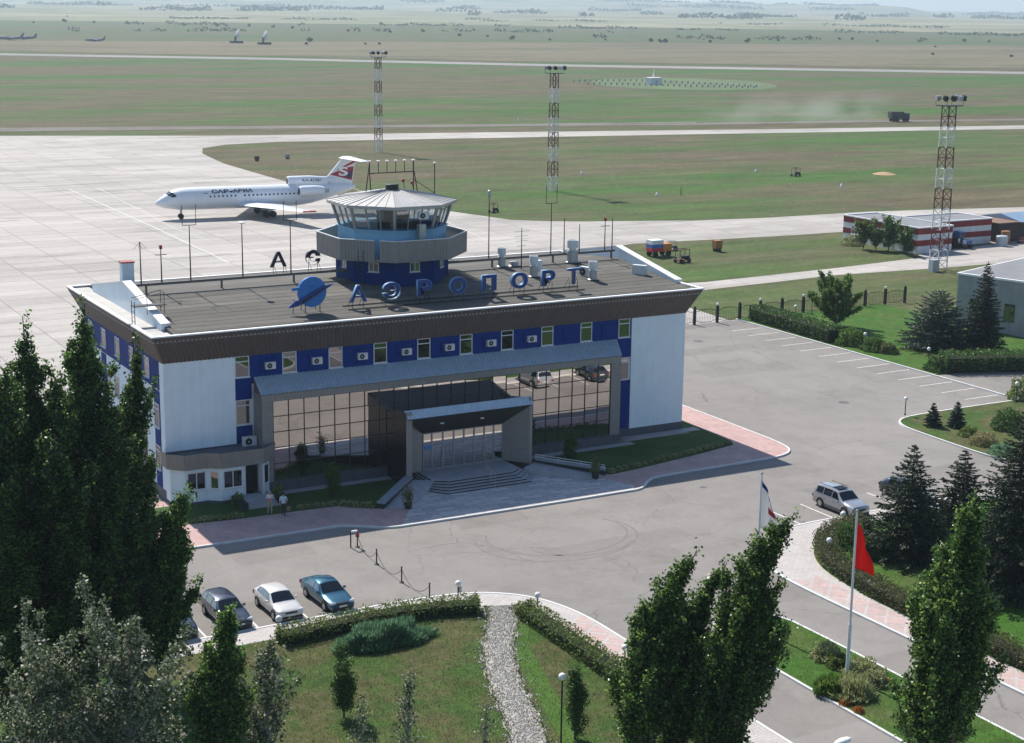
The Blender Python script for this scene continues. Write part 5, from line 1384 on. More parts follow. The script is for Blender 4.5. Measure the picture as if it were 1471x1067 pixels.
# --- shrubs
for i, (x, y, rx, h, mt, lab, n_, lf) in enumerate((
        (1222, 496, 1.7, 1.7, 'leaf_bright', 'bright green shrub where the dark hedge ends', 2600, .2), (1255, 504, 1.5, 1.3, 'leaf_hedge_dark', 'low dark shrub at the kerb past the bright shrub', 2200, .18), (1275, 508, 1.1, 1.0, 'leaf_hedge_brown', 'small greyish shrub behind the kerb', 1200, .17),
        (1344, 533, 1.2, 1.4, 'leaf_hedge_dark', 'small dark shrub against the hedge beside the side path', 1500, .18), (1413, 640, 1.25, 1.0, 'leaf_yellow', 'pale yellow rounded bush on the corner lawn', 1800, .15), (1392, 628, .9, .8, 'leaf_hedge', 'low green shrub beside the pale yellow bush', 1000, .15),
        (1448, 618, 1.5, 1.7, 'leaf_hedge_dark', 'dark green shrub past the pale yellow bush', 2400, .18), (1440, 655, 1.3, .8, 'leaf_lavender', 'spreading bluish juniper in front of the dark shrub', 1500, .14), (1466, 575, 1.3, 1.9, 'leaf_hedge', 'rounded shrub beside the lamp at the side path', 2000, .18),
        (1222, 785, 1.5, 1.45, 'leaf_hedge_dark', 'deep green shrub inside the bend of the brownish hedge', 3200, .13), (1250, 800, 1.3, 1.2, 'leaf_hedge_dark', 'low deep green shrub touching the dark spruce', 2200, .13))):
    shrub(lab, G(x, y), rx, h, 80 + i, mt, n_, lf)
shrub('spreading mound of blue-green ornamental grass behind the hedge', (2.6, -32.0), 2.9, 1.15, 95, 'leaf_lavender', 9000, .30, 'ornamental_grass', 'grass clump', None, 1.15, True)
for i, (x, y, rx, h, mt, lab, lf, sp) in enumerate((
        (1186, 948, .75, .75, 'leaf_pale', 'pale flowering shrub at the head of the median bed', .12, False), (1205, 960, .6, .6, 'leaf_hedge', 'green shrub beside the red flagpole foot', .12, False), (1238, 968, .95, .6, 'leaf_pale', 'broad pale flowering shrub behind the red flagpole', .12, False),
        (1256, 984, .7, .55, 'leaf_pale', 'pale flowering shrub at the kerb near orange flowers', .12, False), (1222, 1000, 1.05, .75, 'leaf_pale', 'arching pale green grass clump below the red flagpole', .35, True), (1196, 997, .8, .65, 'leaf_bright', 'arching bright grass clump beside the pale clump', .35, True))):
    shrub(lab, G(x, y), rx * 1.25, h * 1.1, 100 + i, mt, 2200, lf, spiky=sp)
for i, (x, y, lab) in enumerate(((1277, 986, 'cluster of orange flowers at the avenue kerb'), (1213, 1016, 'cluster of orange flowers under the pale grass clump'), (1233, 1026, 'larger cluster of orange flowers near the poplar'))):
    shrub(lab, G(x, y), .30, .28, 110 + i, 'leaf_orange', 260, .09, 'flower_cluster', 'flowers')
# --- border plants round the beds at the terminal
def bed_plants(pts, lab, grp, seed):
    rng = random.Random(seed); first = None
    for i, (x, y) in enumerate(pts):
        if first is None:
            first = shrub(lab, (0, 0), .34, .30, seed, 'leaf_pale', 170, .13, 'border_plant', 'plant', grp); o = first
            o.location = (0, 0, 0.13)
        else: o = copy_tree(first)
        o.location = (x + rng.uniform(-.06, .06), y + rng.uniform(-.06, .06), .15); s = rng.uniform(.75, 1.2); o.scale = (s, s, s); o.rotation_euler = (0, 0, rng.uniform(0, 6))
ln = lambda a, b, n: [(a[0] + (b[0] - a[0]) * i / (n - 1), a[1] + (b[1] - a[1]) * i / (n - 1)) for i in range(n)]
bed_plants(ln((0.2, -5.65), (3.5, -6.0), 7), 'small pale border plant in the row below the pavilion windows', 'border plants below the pavilion', 201)
bed_plants(ln((7.9, -6.2), (10.5, -6.4), 7) + ln((11.0, -6.8), (12.6, -8.1), 5), 'small pale border plant in the row between pavilion steps and ramp wall', 'border plants before the bay lawn', 202)
bed_plants(ln((33.4, -8.5), (46.6, -5.75), 20), 'small pale border plant along the lawn below the white end wall', 'border plants before the end lawn', 203)
for i, (x, y, h_, lab) in enumerate(((11.2, -4.6, 2.4, 'young dark conifer on the lawn before the mirrored glass'), (31.6, -4.9, 2.6, 'young dark conifer on the lawn beside the rail wall'))):
    stand(poplar('young_conifer', lab, h_, .55, 120 + i, 3500, 'leaf_hedge_dark', (0, 0), .12, lo=.04, spread=(25, 45)), (x, y), .15)
for i, (x, y, lab) in enumerate(((15.0, -9.6, 'dark potted shrub at the foot of the plain ramp wall'), (31.3, -9.3, 'dark potted shrub at the foot of the railed ramp wall'))):
    t = thing('potted_shrub', lab, 'potted plant', (x, y, .13))
    MB().lathe([(.22, 0), (.30, .4), (.27, .4), (.25, .36)], (x, y, .13), 14).build('pot', MAT['stepdark'], t)
    rg = np.random.default_rng(130 + i); n = 500; v = rg.normal(size=(n, 3)) * np.array([.2, .2, .38]) + np.array([x, y, 1.1])
    MB().taper([(x, y, .4), (x, y, 1.3)], [.03, .01], 5).build('stem', A['bark'], t)
    add_leaves('foliage', v, .13 * rg.uniform(.6, 1.3, n), A['leaf_hedge_brown'], rg, t)
shrub('leafy planter shrub on the cheek wall beside the pavilion steps', (4.2, -3.6), .55, .95, 140, 'leaf_hedge', 700, .13)
shrub('leafy shrub beside the open pavilion door', (7.3, -3.4), .6, 1.1, 141, 'leaf_hedge', 800, .13)
# --- grass blades on the near lawns
def inside(poly, X, Y):
    r = np.zeros(len(X), bool); n = len(poly)
    for i in range(n):
        x0, y0 = poly[i]; x1, y1 = poly[(i + 1) % n]
        c = ((y0 > Y) != (y1 > Y)) & (X < (x1 - x0) * (Y - y0) / ((y1 - y0) or 1e-9) + x0)
        r ^= c
    return r
def grass(name, poly, box, n, seed, label, hmin=.05, hmax=.13, z=.16, keep=None, mat='leaf_grass'):
    rng = np.random.default_rng(seed)
    X = rng.uniform(box[0], box[1], n); Y = rng.uniform(box[2], box[3], n)
    k = inside(poly, X, Y)
    if keep is not None: k &= keep(X, Y)
    X, Y = X[k], Y[k]; n = len(X)
    d = np.stack([rng.normal(size=n) * .35, rng.normal(size=n) * .35, np.ones(n)], 1); h = rng.uniform(hmin, hmax, n)
    P = np.stack([X, Y, np.full(n, z) + h * .45], 1)
    o = add_leaves(name, P, h, A[mat], rng, None, dirs=d, width=.28, elong=1.0)
    tag(o, label, 'grass', None, 'stuff')
gps = smooth_line(gp, 2)
def off_path(X, Y):
    m_ = np.ones(len(X), bool)
    for (x, y) in gps: m_ &= (X - x) ** 2 + (Y - y) ** 2 > 1.05 ** 2
    return m_
grass('lawn_grass', lawnL + [(-60, -80)], (-8, 12.6, -54, -28.3), 60000, 301, 'short mown grass on the lawn around the gravel path', keep=off_path)
grass('lawn_grass', lawnR + [(120, -80)], (33, 62, -62, -27.5), 26000, 302, 'short mown grass on the lawn under the spruces')
grass('lawn_grass', meds, (20.5, 26.1, -62, -37.4), 9000, 303, 'short grass on the avenue median')

# --- loose stones on the gravel path and weeds along its edges
rg = np.random.default_rng(330); n = 5200
k = rg.integers(0, len(gps) - 1, n); u = rg.random(n); gpa = np.array(gps)
base = gpa[k] * (1 - u[:, None]) + gpa[k + 1] * u[:, None]; tn = gpa[k + 1] - gpa[k]; tn /= np.linalg.norm(tn, axis=1, keepdims=True) + 1e-9
off = rg.normal(size=n) * .55; PX = base[:, 0] - tn[:, 1] * off; PY_ = base[:, 1] + tn[:, 0] * off
st = np.stack([PX, PY_, np.full(n, .20)], 1); sz = rg.uniform(.03, .085, n)
oct_ = np.array([(1, 0, 0), (-1, 0, 0), (0, 1, 0), (0, -1, 0), (0, 0, .7), (0, 0, -.7)]); fc = [(0, 2, 4), (2, 1, 4), (1, 3, 4), (3, 0, 4)]
rot = rg.uniform(0, 6.28, n); cs, sn = np.cos(rot), np.sin(rot)
VV = np.empty((n, 6, 3)); 
for i_, o_ in enumerate(oct_):
    VV[:, i_, 0] = st[:, 0] + sz * (cs * o_[0] - sn * o_[1] * .8); VV[:, i_, 1] = st[:, 1] + sz * (sn * o_[0] + cs * o_[1] * .8); VV[:, i_, 2] = st[:, 2] + sz * o_[2]
me = bpy.data.meshes.new('gravel_stones'); fcs = (np.array(fc)[None] + (np.arange(n) * 6)[:, None, None]).reshape(-1, 3)
me.from_pydata(VV.reshape(-1, 3).tolist(), [], fcs.tolist())
mt, nt, N, L, b_ = nodes_of('loose_stone'); ge = N.new('ShaderNodeNewGeometry'); L.new(ramp(nt, ge.outputs['Random Per Island'], [(0, (.28, .26, .22)), (.6, (.48, .46, .42)), (1, (.64, .62, .58))]).outputs[0], b_.inputs['Base Color']); b_.inputs['Roughness'].default_value = .9
me.materials.append(mt); o = bpy.data.objects.new('gravel_stones', me); COL.objects.link(o); tag(o, 'loose pale stones covering the gravel path', 'gravel', None, 'stuff')
n = 2600; k = rg.integers(0, len(gps) - 1, n); u = rg.random(n); base = gpa[k] * (1 - u[:, None]) + gpa[k + 1] * u[:, None]; tn = gpa[k + 1] - gpa[k]; tn /= np.linalg.norm(tn, axis=1, keepdims=True) + 1e-9
off = np.sign(rg.random(n) - .5) * (.98 - rg.exponential(.16, n)); P = np.stack([base[:, 0] - tn[:, 1] * off, base[:, 1] + tn[:, 0] * off, np.full(n, .23)], 1)
d = np.stack([rg.normal(size=n) * .5, rg.normal(size=n) * .5, np.ones(n)], 1)
o = add_leaves('path_weeds', P, rg.uniform(.08, .2, n), A['leaf_grass'], rg, None, dirs=d, width=.35, elong=1.0); tag(o, 'weeds creeping over the edges of the gravel path', 'grass', None, 'stuff')
# ================================================================ VEHICLES
def M_car(name, c, metal=.5, rough=.28):
    return M(name, c, rough, .04, 4.0, metal=metal, coat=.8)
A['tyre'] = M('tyre', (0.018, 0.018, 0.019), .85, .2, 8.0)
A['rim'] = M('alloy_rim', (0.45, 0.46, 0.47), .35, .1, 5.0, metal=.8)
A['car_glass'] = M_mirror('car_glass', (.55, .6, .64), .10, .02, (0.006, 0.007, 0.008), .45)
A['head_glass'] = M('headlamp_glass', (0.62, 0.64, 0.66), .12, .1, 8.0, coat=1)
A['tail_red'] = M('tail_lamp', (0.25, 0.01, 0.01), .2, .1, 8.0, coat=1)
A['plate'] = M('number_plate', (0.72, 0.72, 0.70), .5, .05, 9.0)
def car(label, W_, st, mat, win, wheels, rw=.31, clad=None, group=None, sill=.22, rails=False, name='parked_car'):
    """st: stations (y, top z, shoulder z, half width factor, top width factor, is cabin); front at -y"""
    t = thing(name, label, 'car', (0, 0, 0), 0, group)
    w0 = W_ / 2
    def sec(s):
        y, zt, zs, kw, kt, cab = s
        w = w0 * kw; wt = w * kt
        ze = zt - (.07 if cab else .05)
        return [(0, y, sill), (w * .86, y, sill), (w * .985, y, sill + .14), (w, y, (sill + zs) / 2 + .06), (w * .965, y, zs), (wt, y, ze), (wt * .72, y, zt - .012), (0, y, zt)]
    def S(y, k):
        i = 0
        while i < len(st) - 2 and y > st[i + 1][0]: i += 1
        f = (y - st[i][0]) / (st[i + 1][0] - st[i][0])
        a, b = sec(st[i]), sec(st[i + 1]); k0 = min(int(k), 6); g = k - k0
        P = lambda q: Vector(q[k0]).lerp(Vector(q[k0 + 1]), g)
        return P(a).lerp(P(b), f)
    def St(y, k):
        p = S(y, k); e = .02
        du = S(min(y + e, st[-1][0]), k) - S(max(y - e, st[0][0]), k); dv = S(y, min(6.999, k + e)) - S(y, max(0, k - e))
        n = dv.cross(du)
        if n.length < 1e-9: return p
        n.normalize()
        if n.dot(p - Vector((0, y, .7))) < 0: n = -n
        return p + n * .010
    ys = []
    for a, b in zip(st[:-1], st[1:]):
        ys += [a[0], (a[0] + b[0]) / 2]
    ys.append(st[-1][0])
    rings = []
    for y in ys:
        h = [S(y, k) for k in range(8)]
        rings.append(h + [Vector((-p.x, p.y, p.z)) for p in h[-2:0:-1]])
    MB().loft(rings).build('body', mat, t, smooth=True)
    def patch(nm, yk, m_, mirror=True):
        """yk: corner list (y,k) of a quad patch"""
        for sgn in ((1, -1) if mirror else (1,)):
            n = 5; P = []
            for i in range(n):
                for j in range(n):
                    u, v = i / (n - 1), j / (n - 1)
                    y = (yk[0][0] * (1 - u) + yk[1][0] * u) * (1 - v) + (yk[3][0] * (1 - u) + yk[2][0] * u) * v
                    k = (yk[0][1] * (1 - u) + yk[1][1] * u) * (1 - v) + (yk[3][1] * (1 - u) + yk[2][1] * u) * v
                    p = St(y, k); P.append((p.x * sgn, p.y, p.z))
            F_ = [(i * n + j, (i + 1) * n + j, (i + 1) * n + j + 1, i * n + j + 1) for i in range(n - 1) for j in range(n - 1)]
            MB().add(P, F_).build(nm, m_, t, smooth=True)
    def screen(nm, y0, y1, m_, k0=5.08):
        n = 5; P = []
        for i in range(n):
            y = y0 + (y1 - y0) * i / (n - 1)
            row = [St(y, k) for k in (k0, 5.6, 6.2, 6.99)]
            row = [Vector((-p.x, p.y, p.z)) for p in row] + [Vector((p.x, p.y, p.z)) for p in row[-2::-1]]
            P += row
        q = len(P) // n
        MB().add(P, [(i * q + j, i * q + j + 1, (i + 1) * q + j + 1, (i + 1) * q + j) for i in range(n - 1) for j in range(q - 1)]).build(nm, m_, t, smooth=True)
    screen('windscreen', win['ws'][0], win['ws'][1], A['car_glass'])
    screen('rear_window', win['rw'][0], win['rw'][1], A['car_glass'])
    for a, b, ta, tb in win['side']: patch('side_window', [(a, 4.10), (b, 4.10), (tb, 4.90), (ta, 4.90)], A['car_glass'])
    f0, r0 = st[0][0], st[-1][0]
    for s in (1, -1):
        x = s * w0
        for yw in wheels:
            wh = thing('tmp', 'x', 'x'); bpy.data.objects.remove(wh)
            ty = MB().lathe([(rw * .62, -.10), (rw * .93, -.11), (rw, -.06), (rw, .06), (rw * .93, .11), (rw * .62, .10)], (x - s * .07, yw, rw), 22, axis='X').build('wheel', A['tyre'], t, smooth=True)
            mb = MB(); mb.lathe([(rw * .62, 0), (rw * .60, s * .02), (.06, s * .035), (.02, s * .04)], (x + s * .015, yw, rw), 16, axis='X'); mb.build('rim', A['rim'], ty)
            pts = [(x + s * .006, yw + (rw + .07) * math.cos(a), rw + (rw + .07) * math.sin(a)) for a in [math.pi * 1.06 * i / 14 - .1 for i in range(15)]]
            MB().add(pts, [tuple(range(15))]).build('wheel_arch', A['black'], t)
        MB().hexa([(x * .93, f0 + .30, .60), (x * .93, f0 + .30, .60), (x * .50, f0 + .03, .60), (x * .90, f0 + .06, .60), (x * .95, f0 + .34, .72), (x * .94, f0 + .36, .72), (x * .50, f0 + .07, .72), (x * .92, f0 + .10, .72)]).build('headlight', A['head_glass'], t)
        MB().box(min(x * .97, x * .70), max(x * .97, x * .70), r0 - .10, r0 + .012, .66, .86).build('tail_light', A['tail_red'], t)
        mb = MB(); ym = win['side'][0][0] + .10; mb.box(min(x * 1.0, x * 1.16), max(x * 1.0, x * 1.16), ym - .06, ym + .08, .90, 1.02); mb.build('mirror', mat, t)
        for a, b, ta, tb in win['side'][:2]:
            MB().box(x * .985 if s > 0 else x * 1.012, x * 1.012 if s > 0 else x * .985, b - .26, b - .10, .80, .83).build('door_handle', A['black'] if clad else mat, t)
        if rails:
            MB().path([(s * w0 * .66, .0, st[5][1] + .05), (s * w0 * .66, r0 - .45, st[5][1] + .04)], .022, 6).build('roof_rail', A['black'], t)
        if clad:
            MB().box(min(x * .99, x * 1.012), max(x * .99, x * 1.012), wheels[0] + rw + .08, wheels[1] - rw - .08, sill, sill + .22).build('sill_cladding', clad, t)
    MB().box(-w0 * .45, w0 * .45, f0 - .015, f0 + .05, .56, .68).build('grille', A['black'], t)
    MB().box(-w0 * .80, w0 * .80, f0 - .03, f0 + .05, .26, .40).build('bumper', clad or A['black'], t)
    MB().box(-.26, .26, f0 - .045, f0 - .03, .41, .52).build('number_plate', A['plate'], t)
    MB().box(-.26, .26, r0 + .012, r0 + .025, .62, .73).build('number_plate', A['plate'], t)
    MB().box(-w0 * .8, w0 * .8, st[0][0] + .4, st[-1][0] - .4, .16, sill + .02).build('underbody', A['black'], t)
    return t
SEDAN = [(-2.28, .60, .52, .80, .8, 0), (-2.20, .70, .60, .92, .8, 0), (-1.75, .80, .68, .98, .84, 0), (-.98, .92, .84, 1.0, .86, 0), (-.22, 1.39, .90, 1.0, .70, 1), (.3, 1.43, .92, 1.0, .70, 1), (.80, 1.40, .93, 1.0, .70, 1), (1.05, 1.35, .93, 1.0, .70, 1), (1.58, 1.03, .93, .99, .80, 0), (2.15, .99, .90, .95, .80, 0), (2.30, .90, .78, .90, .8, 0)]
HATCH = [(-2.08, .60, .52, .80, .8, 0), (-2.00, .70, .60, .92, .8, 0), (-1.60, .82, .70, .98, .84, 0), (-1.0, .95, .86, 1.0, .86, 0), (-.25, 1.41, .92, 1.0, .70, 1), (.3, 1.46, .94, 1.0, .70, 1), (.95, 1.43, .97, 1.0, .70, 1), (1.45, 1.36, 1.0, .99, .70, 1), (1.93, 1.02, .96, .95, .78, 0), (2.07, .86, .76, .90, .8, 0)]
WAGON = [(-2.28, .60, .52, .80, .8, 0), (-2.20, .72, .62, .92, .8, 0), (-1.75, .83, .70, .98, .84, 0), (-1.0, .95, .86, 1.0, .86, 0), (-.25, 1.43, .92, 1.0, .70, 1), (.3, 1.48, .94, 1.0, .70, 1), (1.2, 1.46, .96, 1.0, .70, 1), (1.85, 1.40, .97, .98, .70, 1), (2.20, 1.05, .95, .95, .76, 0), (2.30, .86, .76, .90, .8, 0)]
SUV = [(-2.20, .74, .62, .82, .84, 0), (-2.12, .90, .74, .95, .84, 0), (-1.70, 1.00, .86, .99, .86, 0), (-1.02, 1.08, .98, 1.0, .88, 0), (-.38, 1.62, 1.04, 1.0, .74, 1), (.2, 1.70, 1.05, 1.0, .74, 1), (1.2, 1.69, 1.06, 1.0, .74, 1), (1.92, 1.64, 1.06, .98, .74, 1), (2.16, 1.12, 1.04, .96, .80, 0), (2.22, .86, .76, .93, .8, 0)]
W_SED = dict(ws=(-.93, -.27), rw=(1.10, 1.52), side=[(-.62, .22, -.12, .22), (.30, 1.15, .30, .86)])
W_HAT = dict(ws=(-.95, -.30), rw=(1.50, 1.88), side=[(-.64, .25, -.12, .25), (.33, 1.05, .33, 1.0), (1.10, 1.45, 1.08, 1.30)])
W_WAG = dict(ws=(-.95, -.30), rw=(1.90, 2.15), side=[(-.64, .25, -.12, .25), (.33, 1.10, .33, 1.08), (1.18, 1.88, 1.16, 1.76)])
W_SUV = dict(ws=(-.97, -.42), rw=(1.95, 2.12), side=[(-.70, .10, -.26, .10), (.20, 1.05, .20, 1.03), (1.15, 1.88, 1.13, 1.78)])
def park(t, x, y, rz=0.0): t.location = (x, y, .018); t.rotation_euler = (0, 0, rz)
GR = 'cars parked by the lawn hedge'
park(car('teal blue saloon car parked nose to the kerb', 1.74, SEDAN, M_car('teal_paint', (.010, .095, .155)), W_SED, (-1.42, 1.28), .31, group=GR), 2.55, -24.0, R_(2))
park(car('white hatchback parked between two white bay lines', 1.72, HATCH, M_car('white_car_paint', (.66, .64, .61), .1), W_HAT, (-1.30, 1.30), .31, group=GR), -.72, -24.15, R_(1))
park(car('dark grey-blue estate car parked beside the white hatchback', 1.76, WAGON, M_car('slate_paint', (.045, .055, .085)), W_WAG, (-1.40, 1.32), .31, group=GR), -3.98, -24.0, R_(2))
park(car('dark blue off-road car half hidden behind the poplars', 1.80, SUV, M_car('blue_suv_paint', (.035, .055, .095)), W_SUV, (-1.36, 1.30), .36, A['black'], GR), -7.35, -24.2, R_(1))
GR2 = 'cars parked by the spruces'
park(car('silver off-road car with sunroof and roof rails parked beside the spruce', 1.80, SUV, M_car('silver_paint', (.40, .41, .43), .5), W_SUV, (-1.36, 1.30), .36, M('grey_cladding', (.12, .12, .125), .6), GR2, rails=True), 43.35, -24.15, R_(1))
MB().hexa([(42.9, -24.35, 1.735), (43.8, -24.35, 1.735), (43.8, -23.6, 1.735), (42.9, -23.6, 1.735), (42.95, -24.3, 1.745), (43.75, -24.3, 1.745), (43.75, -23.65, 1.745), (42.95, -23.65, 1.745)]).build('sunroof', A['car_glass'], [o for o in COL.objects if o.get('label', '').startswith('silver off-road')][0])
park(car('dark blue-grey hatchback hidden behind the spruce branches', 1.74, HATCH, M_car('graphite_paint', (.05, .06, .075)), W_HAT, (-1.30, 1.30), .31, group=GR2), 49.75, -24.0, R_(0))

# ---------------------------------------------------------------- airliner
A['plane_white'] = M('airliner_white', (.74, .77, .80), .35, .04, .6, coat=.3)
A['plane_grey'] = M('airliner_grey', (.42, .46, .50), .45, .06, .8)
A['plane_navy'] = M('airliner_navy', (.02, .035, .09), .4, .1, 1.0)
A['plane_red'] = M('airliner_red', (.36, .015, .03), .4, .1, 1.0)
ng, ang = np.array([50.5, 152.7]), R_(-5.0)
PL = thing('airliner', 'white three-engined airliner with red tail emblem parked on the apron', 'airplane', (0, 0, 0))
fus = [(0, 2.72, .03, .03), (.35, 2.76, .45, .40), (.9, 2.85, .82, .76), (1.6, 3.0, 1.18, 1.12), (2.4, 3.18, 1.45, 1.42), (3.2, 3.28, 1.66, 1.66), (4.4, 3.32, 1.84, 1.84), (6, 3.32, 1.9, 1.9), (14, 3.32, 1.9, 1.9), (24, 3.32, 1.9, 1.9), (27, 3.50, 1.76, 1.72), (30, 3.86, 1.35, 1.36), (32.5, 4.18, .92, .95), (34.3, 4.4, .52, .58), (35.2, 4.5, .2, .24)]
MB().loft([[(x, ry * math.cos(a), zc + rz_ * math.sin(a)) for a in [2 * math.pi * i / 28 for i in range(28)]] for x, zc, ry, rz_ in fus]).build('fuselage', A['plane_white'], PL, smooth=True)
def wing_mesh(root, tip, y0, y1, z0, z1, th0, th1):
    def prof(le, te, th, y, z): 
        c = te - le
        return [(le, y, z), (le + .12 * c, y, z + th * .75), (le + .38 * c, y, z + th), (le + .72 * c, y, z + th * .5), (te, y, z), (le + .6 * c, y, z - th * .35), (le + .2 * c, y, z - th * .45)]
    return MB().loft([prof(*root, th0, y0, z0), prof(*tip, th1, y1, z1)])
for s in (-1, 1):
    wg = wing_mesh((13.2, 20.4), (20.6, 22.6), s * 1.2, s * 17.3, 2.15, 2.55, .42, .12).build('wing', A['plane_white'], PL, smooth=True)
    MB().box(20.5, 22.65, min(s * 16.6, s * 17.35), max(s * 16.6, s * 17.35), 2.46, 2.66).build('wing_tip', A['plane_red'], wg)
    wing_mesh((32.2, 35.3), (34.6, 36.3), s * .1, s * 5.3, 9.45, 9.2, .16, .06).build('tailplane', A['plane_white'], PL, smooth=True)
    e_ = MB().lathe([(.62, 0), (.80, .05), (.92, .5), (.94, 2.6), (.84, 3.6), (.66, 4.4)], (24.2, s * 2.75, 4.25), 20, axis='X').build('engine', A['plane_white'], PL, smooth=True)
    MB().lathe([(.60, -.004), (.60, -.012)], (24.2, s * 2.75, 4.25), 18, axis='X').build('intake', A['black'], e_)
    MB().lathe([(.50, 4.3), (.36, 5.3)], (24.2, s * 2.75, 4.25), 14, axis='X').build('exhaust', A['steel'], e_)
    MB().box(24.8, 28.0, min(s * 1.5, s * 2.2), max(s * 1.5, s * 2.2), 4.05, 4.4).build('pylon', A['plane_white'], e_)
MB().prism_y([(26.2, 5.0), (27.5, 6.05), (30.2, 6.35), (33.0, 9.55), (35.4, 9.55), (34.6, 4.7), (31, 4.6)], -.16, .16).build('tail_fin', A['plane_white'], PL)
ce = MB().lathe([(.60, 0), (.78, .06), (.84, .5), (.84, 4.0), (.5, 7.6), (.3, 8.6)], (22.9, 0, 5.75), 18, axis='X').build('engine', A['plane_white'], PL, smooth=True)
MB().lathe([(.58, -.004), (.58, -.012)], (22.9, 0, 5.75), 16, axis='X').build('intake', A['black'], ce)
MB().box(24.2, 30.0, -.6, .6, 4.6, 5.7).build('dorsal_fairing', A['plane_white'], PL)
for s in (-1, 1):
    y = s * .165; y2 = s * .172
    MB().add([(30.5, y, 6.65), (33.65, y, 7.8), (34.98, y, 7.95), (34.6, y, 5.55)], [(0, 1, 2, 3)]).build('tail_emblem', A['plane_red'], PL)
    MB().add([(31.7, y, 7.35), (35.3, y, 9.15), (35.18, y, 8.6), (32.4, y, 7.42)], [(0, 1, 2, 3)]).build('tail_emblem', A['plane_red'], PL)
    MB().add([(33.3, y2, 6.25), (34.7, y2, 7.5), (34.62, y2, 6.6), (34.3, y2, 5.8)], [(0, 1, 2, 3)]).build('tail_emblem', A['plane_navy'], PL)
    me = text_mesh('S', 1.0, 0.0, .03); c, lo_, hi_ = mesh_bounds(me)
    c[:, 0] = (c[:, 0] - lo_[0]) / (hi_[0] - lo_[0]) * 1.7; c[:, 1] = (c[:, 1] - lo_[1]) / (hi_[1] - lo_[1]) * 1.55
    co = np.stack([(32.2 + c[:, 0]) if s < 0 else (33.9 - c[:, 0]), np.full(len(c), s * .18), 6.35 + c[:, 1]], 1)
    me.vertices.foreach_set('co', co.ravel().astype(np.float32)); me.materials.append(A['white_paint']); me.update()
    link(bpy.data.objects.new('tail_letter', me), PL)
def hull_text(txt, x0, ln_, z0, h, mat, s=-1, nm='lettering'):
    me = text_mesh(txt, 1.0, 0.0, .035); c, lo_, hi_ = mesh_bounds(me)
    u = (c[:, 0] - lo_[0]) / (hi_[0] - lo_[0]) * ln_; v = (c[:, 1] - lo_[1]) / (hi_[1] - lo_[1]) * h
    th = math.asin((z0 - 3.32) / 1.9) + v / 1.9
    co = np.stack([x0 + u if s < 0 else x0 + ln_ - u, s * 1.965 * np.cos(th), 3.32 + 1.965 * np.sin(th)], 1)
    me.vertices.foreach_set('co', co.ravel().astype(np.float32)); me.materials.append(mat); me.update()
    link(bpy.data.objects.new(nm, me), PL)
for s in (-1, 1):
    hull_text('САР', 9.3, 2.9, 4.22, .78, A['plane_navy'], s); hull_text('АВИА', 13.0, 3.4, 4.22, .78, A['plane_navy'], s)
    th = math.asin((4.5 - 3.32) / 1.9)
    MB().add([(12.1, s * 1.56, 4.44), (12.9, s * 1.44, 4.62), (13.4, s * 1.40, 4.68), (12.8, s * 1.58, 4.40), (12.9, s * 1.66, 4.26), (12.5, s * 1.62, 4.34)], [(0, 1, 2, 3, 4, 5)]).build('bird_emblem', A['plane_navy'], PL)
    MB().box(7.9, 8.6, min(s * 1.64, s * 1.70), max(s * 1.64, s * 1.70), 4.26, 4.36).build('flag_mark', A['plane_navy'], PL)
    me = text_mesh('RA-42361', 1.0, 0.0, .01); c, lo_, hi_ = mesh_bounds(me)
    c[:, 0] = (c[:, 0] - lo_[0]) / (hi_[0] - lo_[0]) * 3.4; c[:, 1] = (c[:, 1] - lo_[1]) / (hi_[1] - lo_[1]) * .5
    co = np.stack([(25.4 + c[:, 0]) if s < 0 else (28.8 - c[:, 0]), np.full(len(c), s * .855), 5.6 + c[:, 1]], 1)
    me.vertices.foreach_set('co', co.ravel().astype(np.float32)); me.materials.append(A['plane_navy']); me.update()
    link(bpy.data.objects.new('registration', me), PL)
    wm = None
    for i in range(22):
        x = 9.0 + .72 * i + (.9 if i > 6 else 0)
        if wm is None:
            wm = MB().lathe([(.17, 0), (.16, .012)], (0, 0, 0), 10, axis='Y').build('cabin_window', A['car_glass'], PL)
            wo = wm
        else:
            wo = wm.copy(); COL.objects.link(wo)
        zz = 3.78; yy = s * (math.sqrt(1.9 ** 2 - (zz - 3.32) ** 2) + .004)
        wo.location = (x, yy, zz); wo.rotation_euler = (s * -R_(14), 0, 0) if s > 0 else (R_(-14), 0, math.pi * 0)
    for xd in (6.7, 15.0):
        mb = MB(); z0, z1 = 2.75, 4.45
        for a, b in (((xd, z0), (xd, z1)), ((xd + .8, z0), (xd + .8, z1))):
            zs_ = [z0 + (z1 - z0) * k / 5 for k in range(6)]
            mb.path([(a[0], s * (math.sqrt(max(0, 1.905 ** 2 - (z - 3.32) ** 2)) + .002), z) for z in zs_], .014, 4)
        mb.build('door_outline', A['plane_grey'], PL)
def hull(x, a, k=1.012):
    for (x0, zc0, ry0, rz0), (x1, zc1, ry1, rz1) in zip(fus[:-1], fus[1:]):
        if x0 <= x <= x1:
            f = (x - x0) / (x1 - x0)
            return (x, (ry0 + (ry1 - ry0) * f) * k * math.cos(a), zc0 + (zc1 - zc0) * f + (rz0 + (rz1 - rz0) * f) * k * math.sin(a))
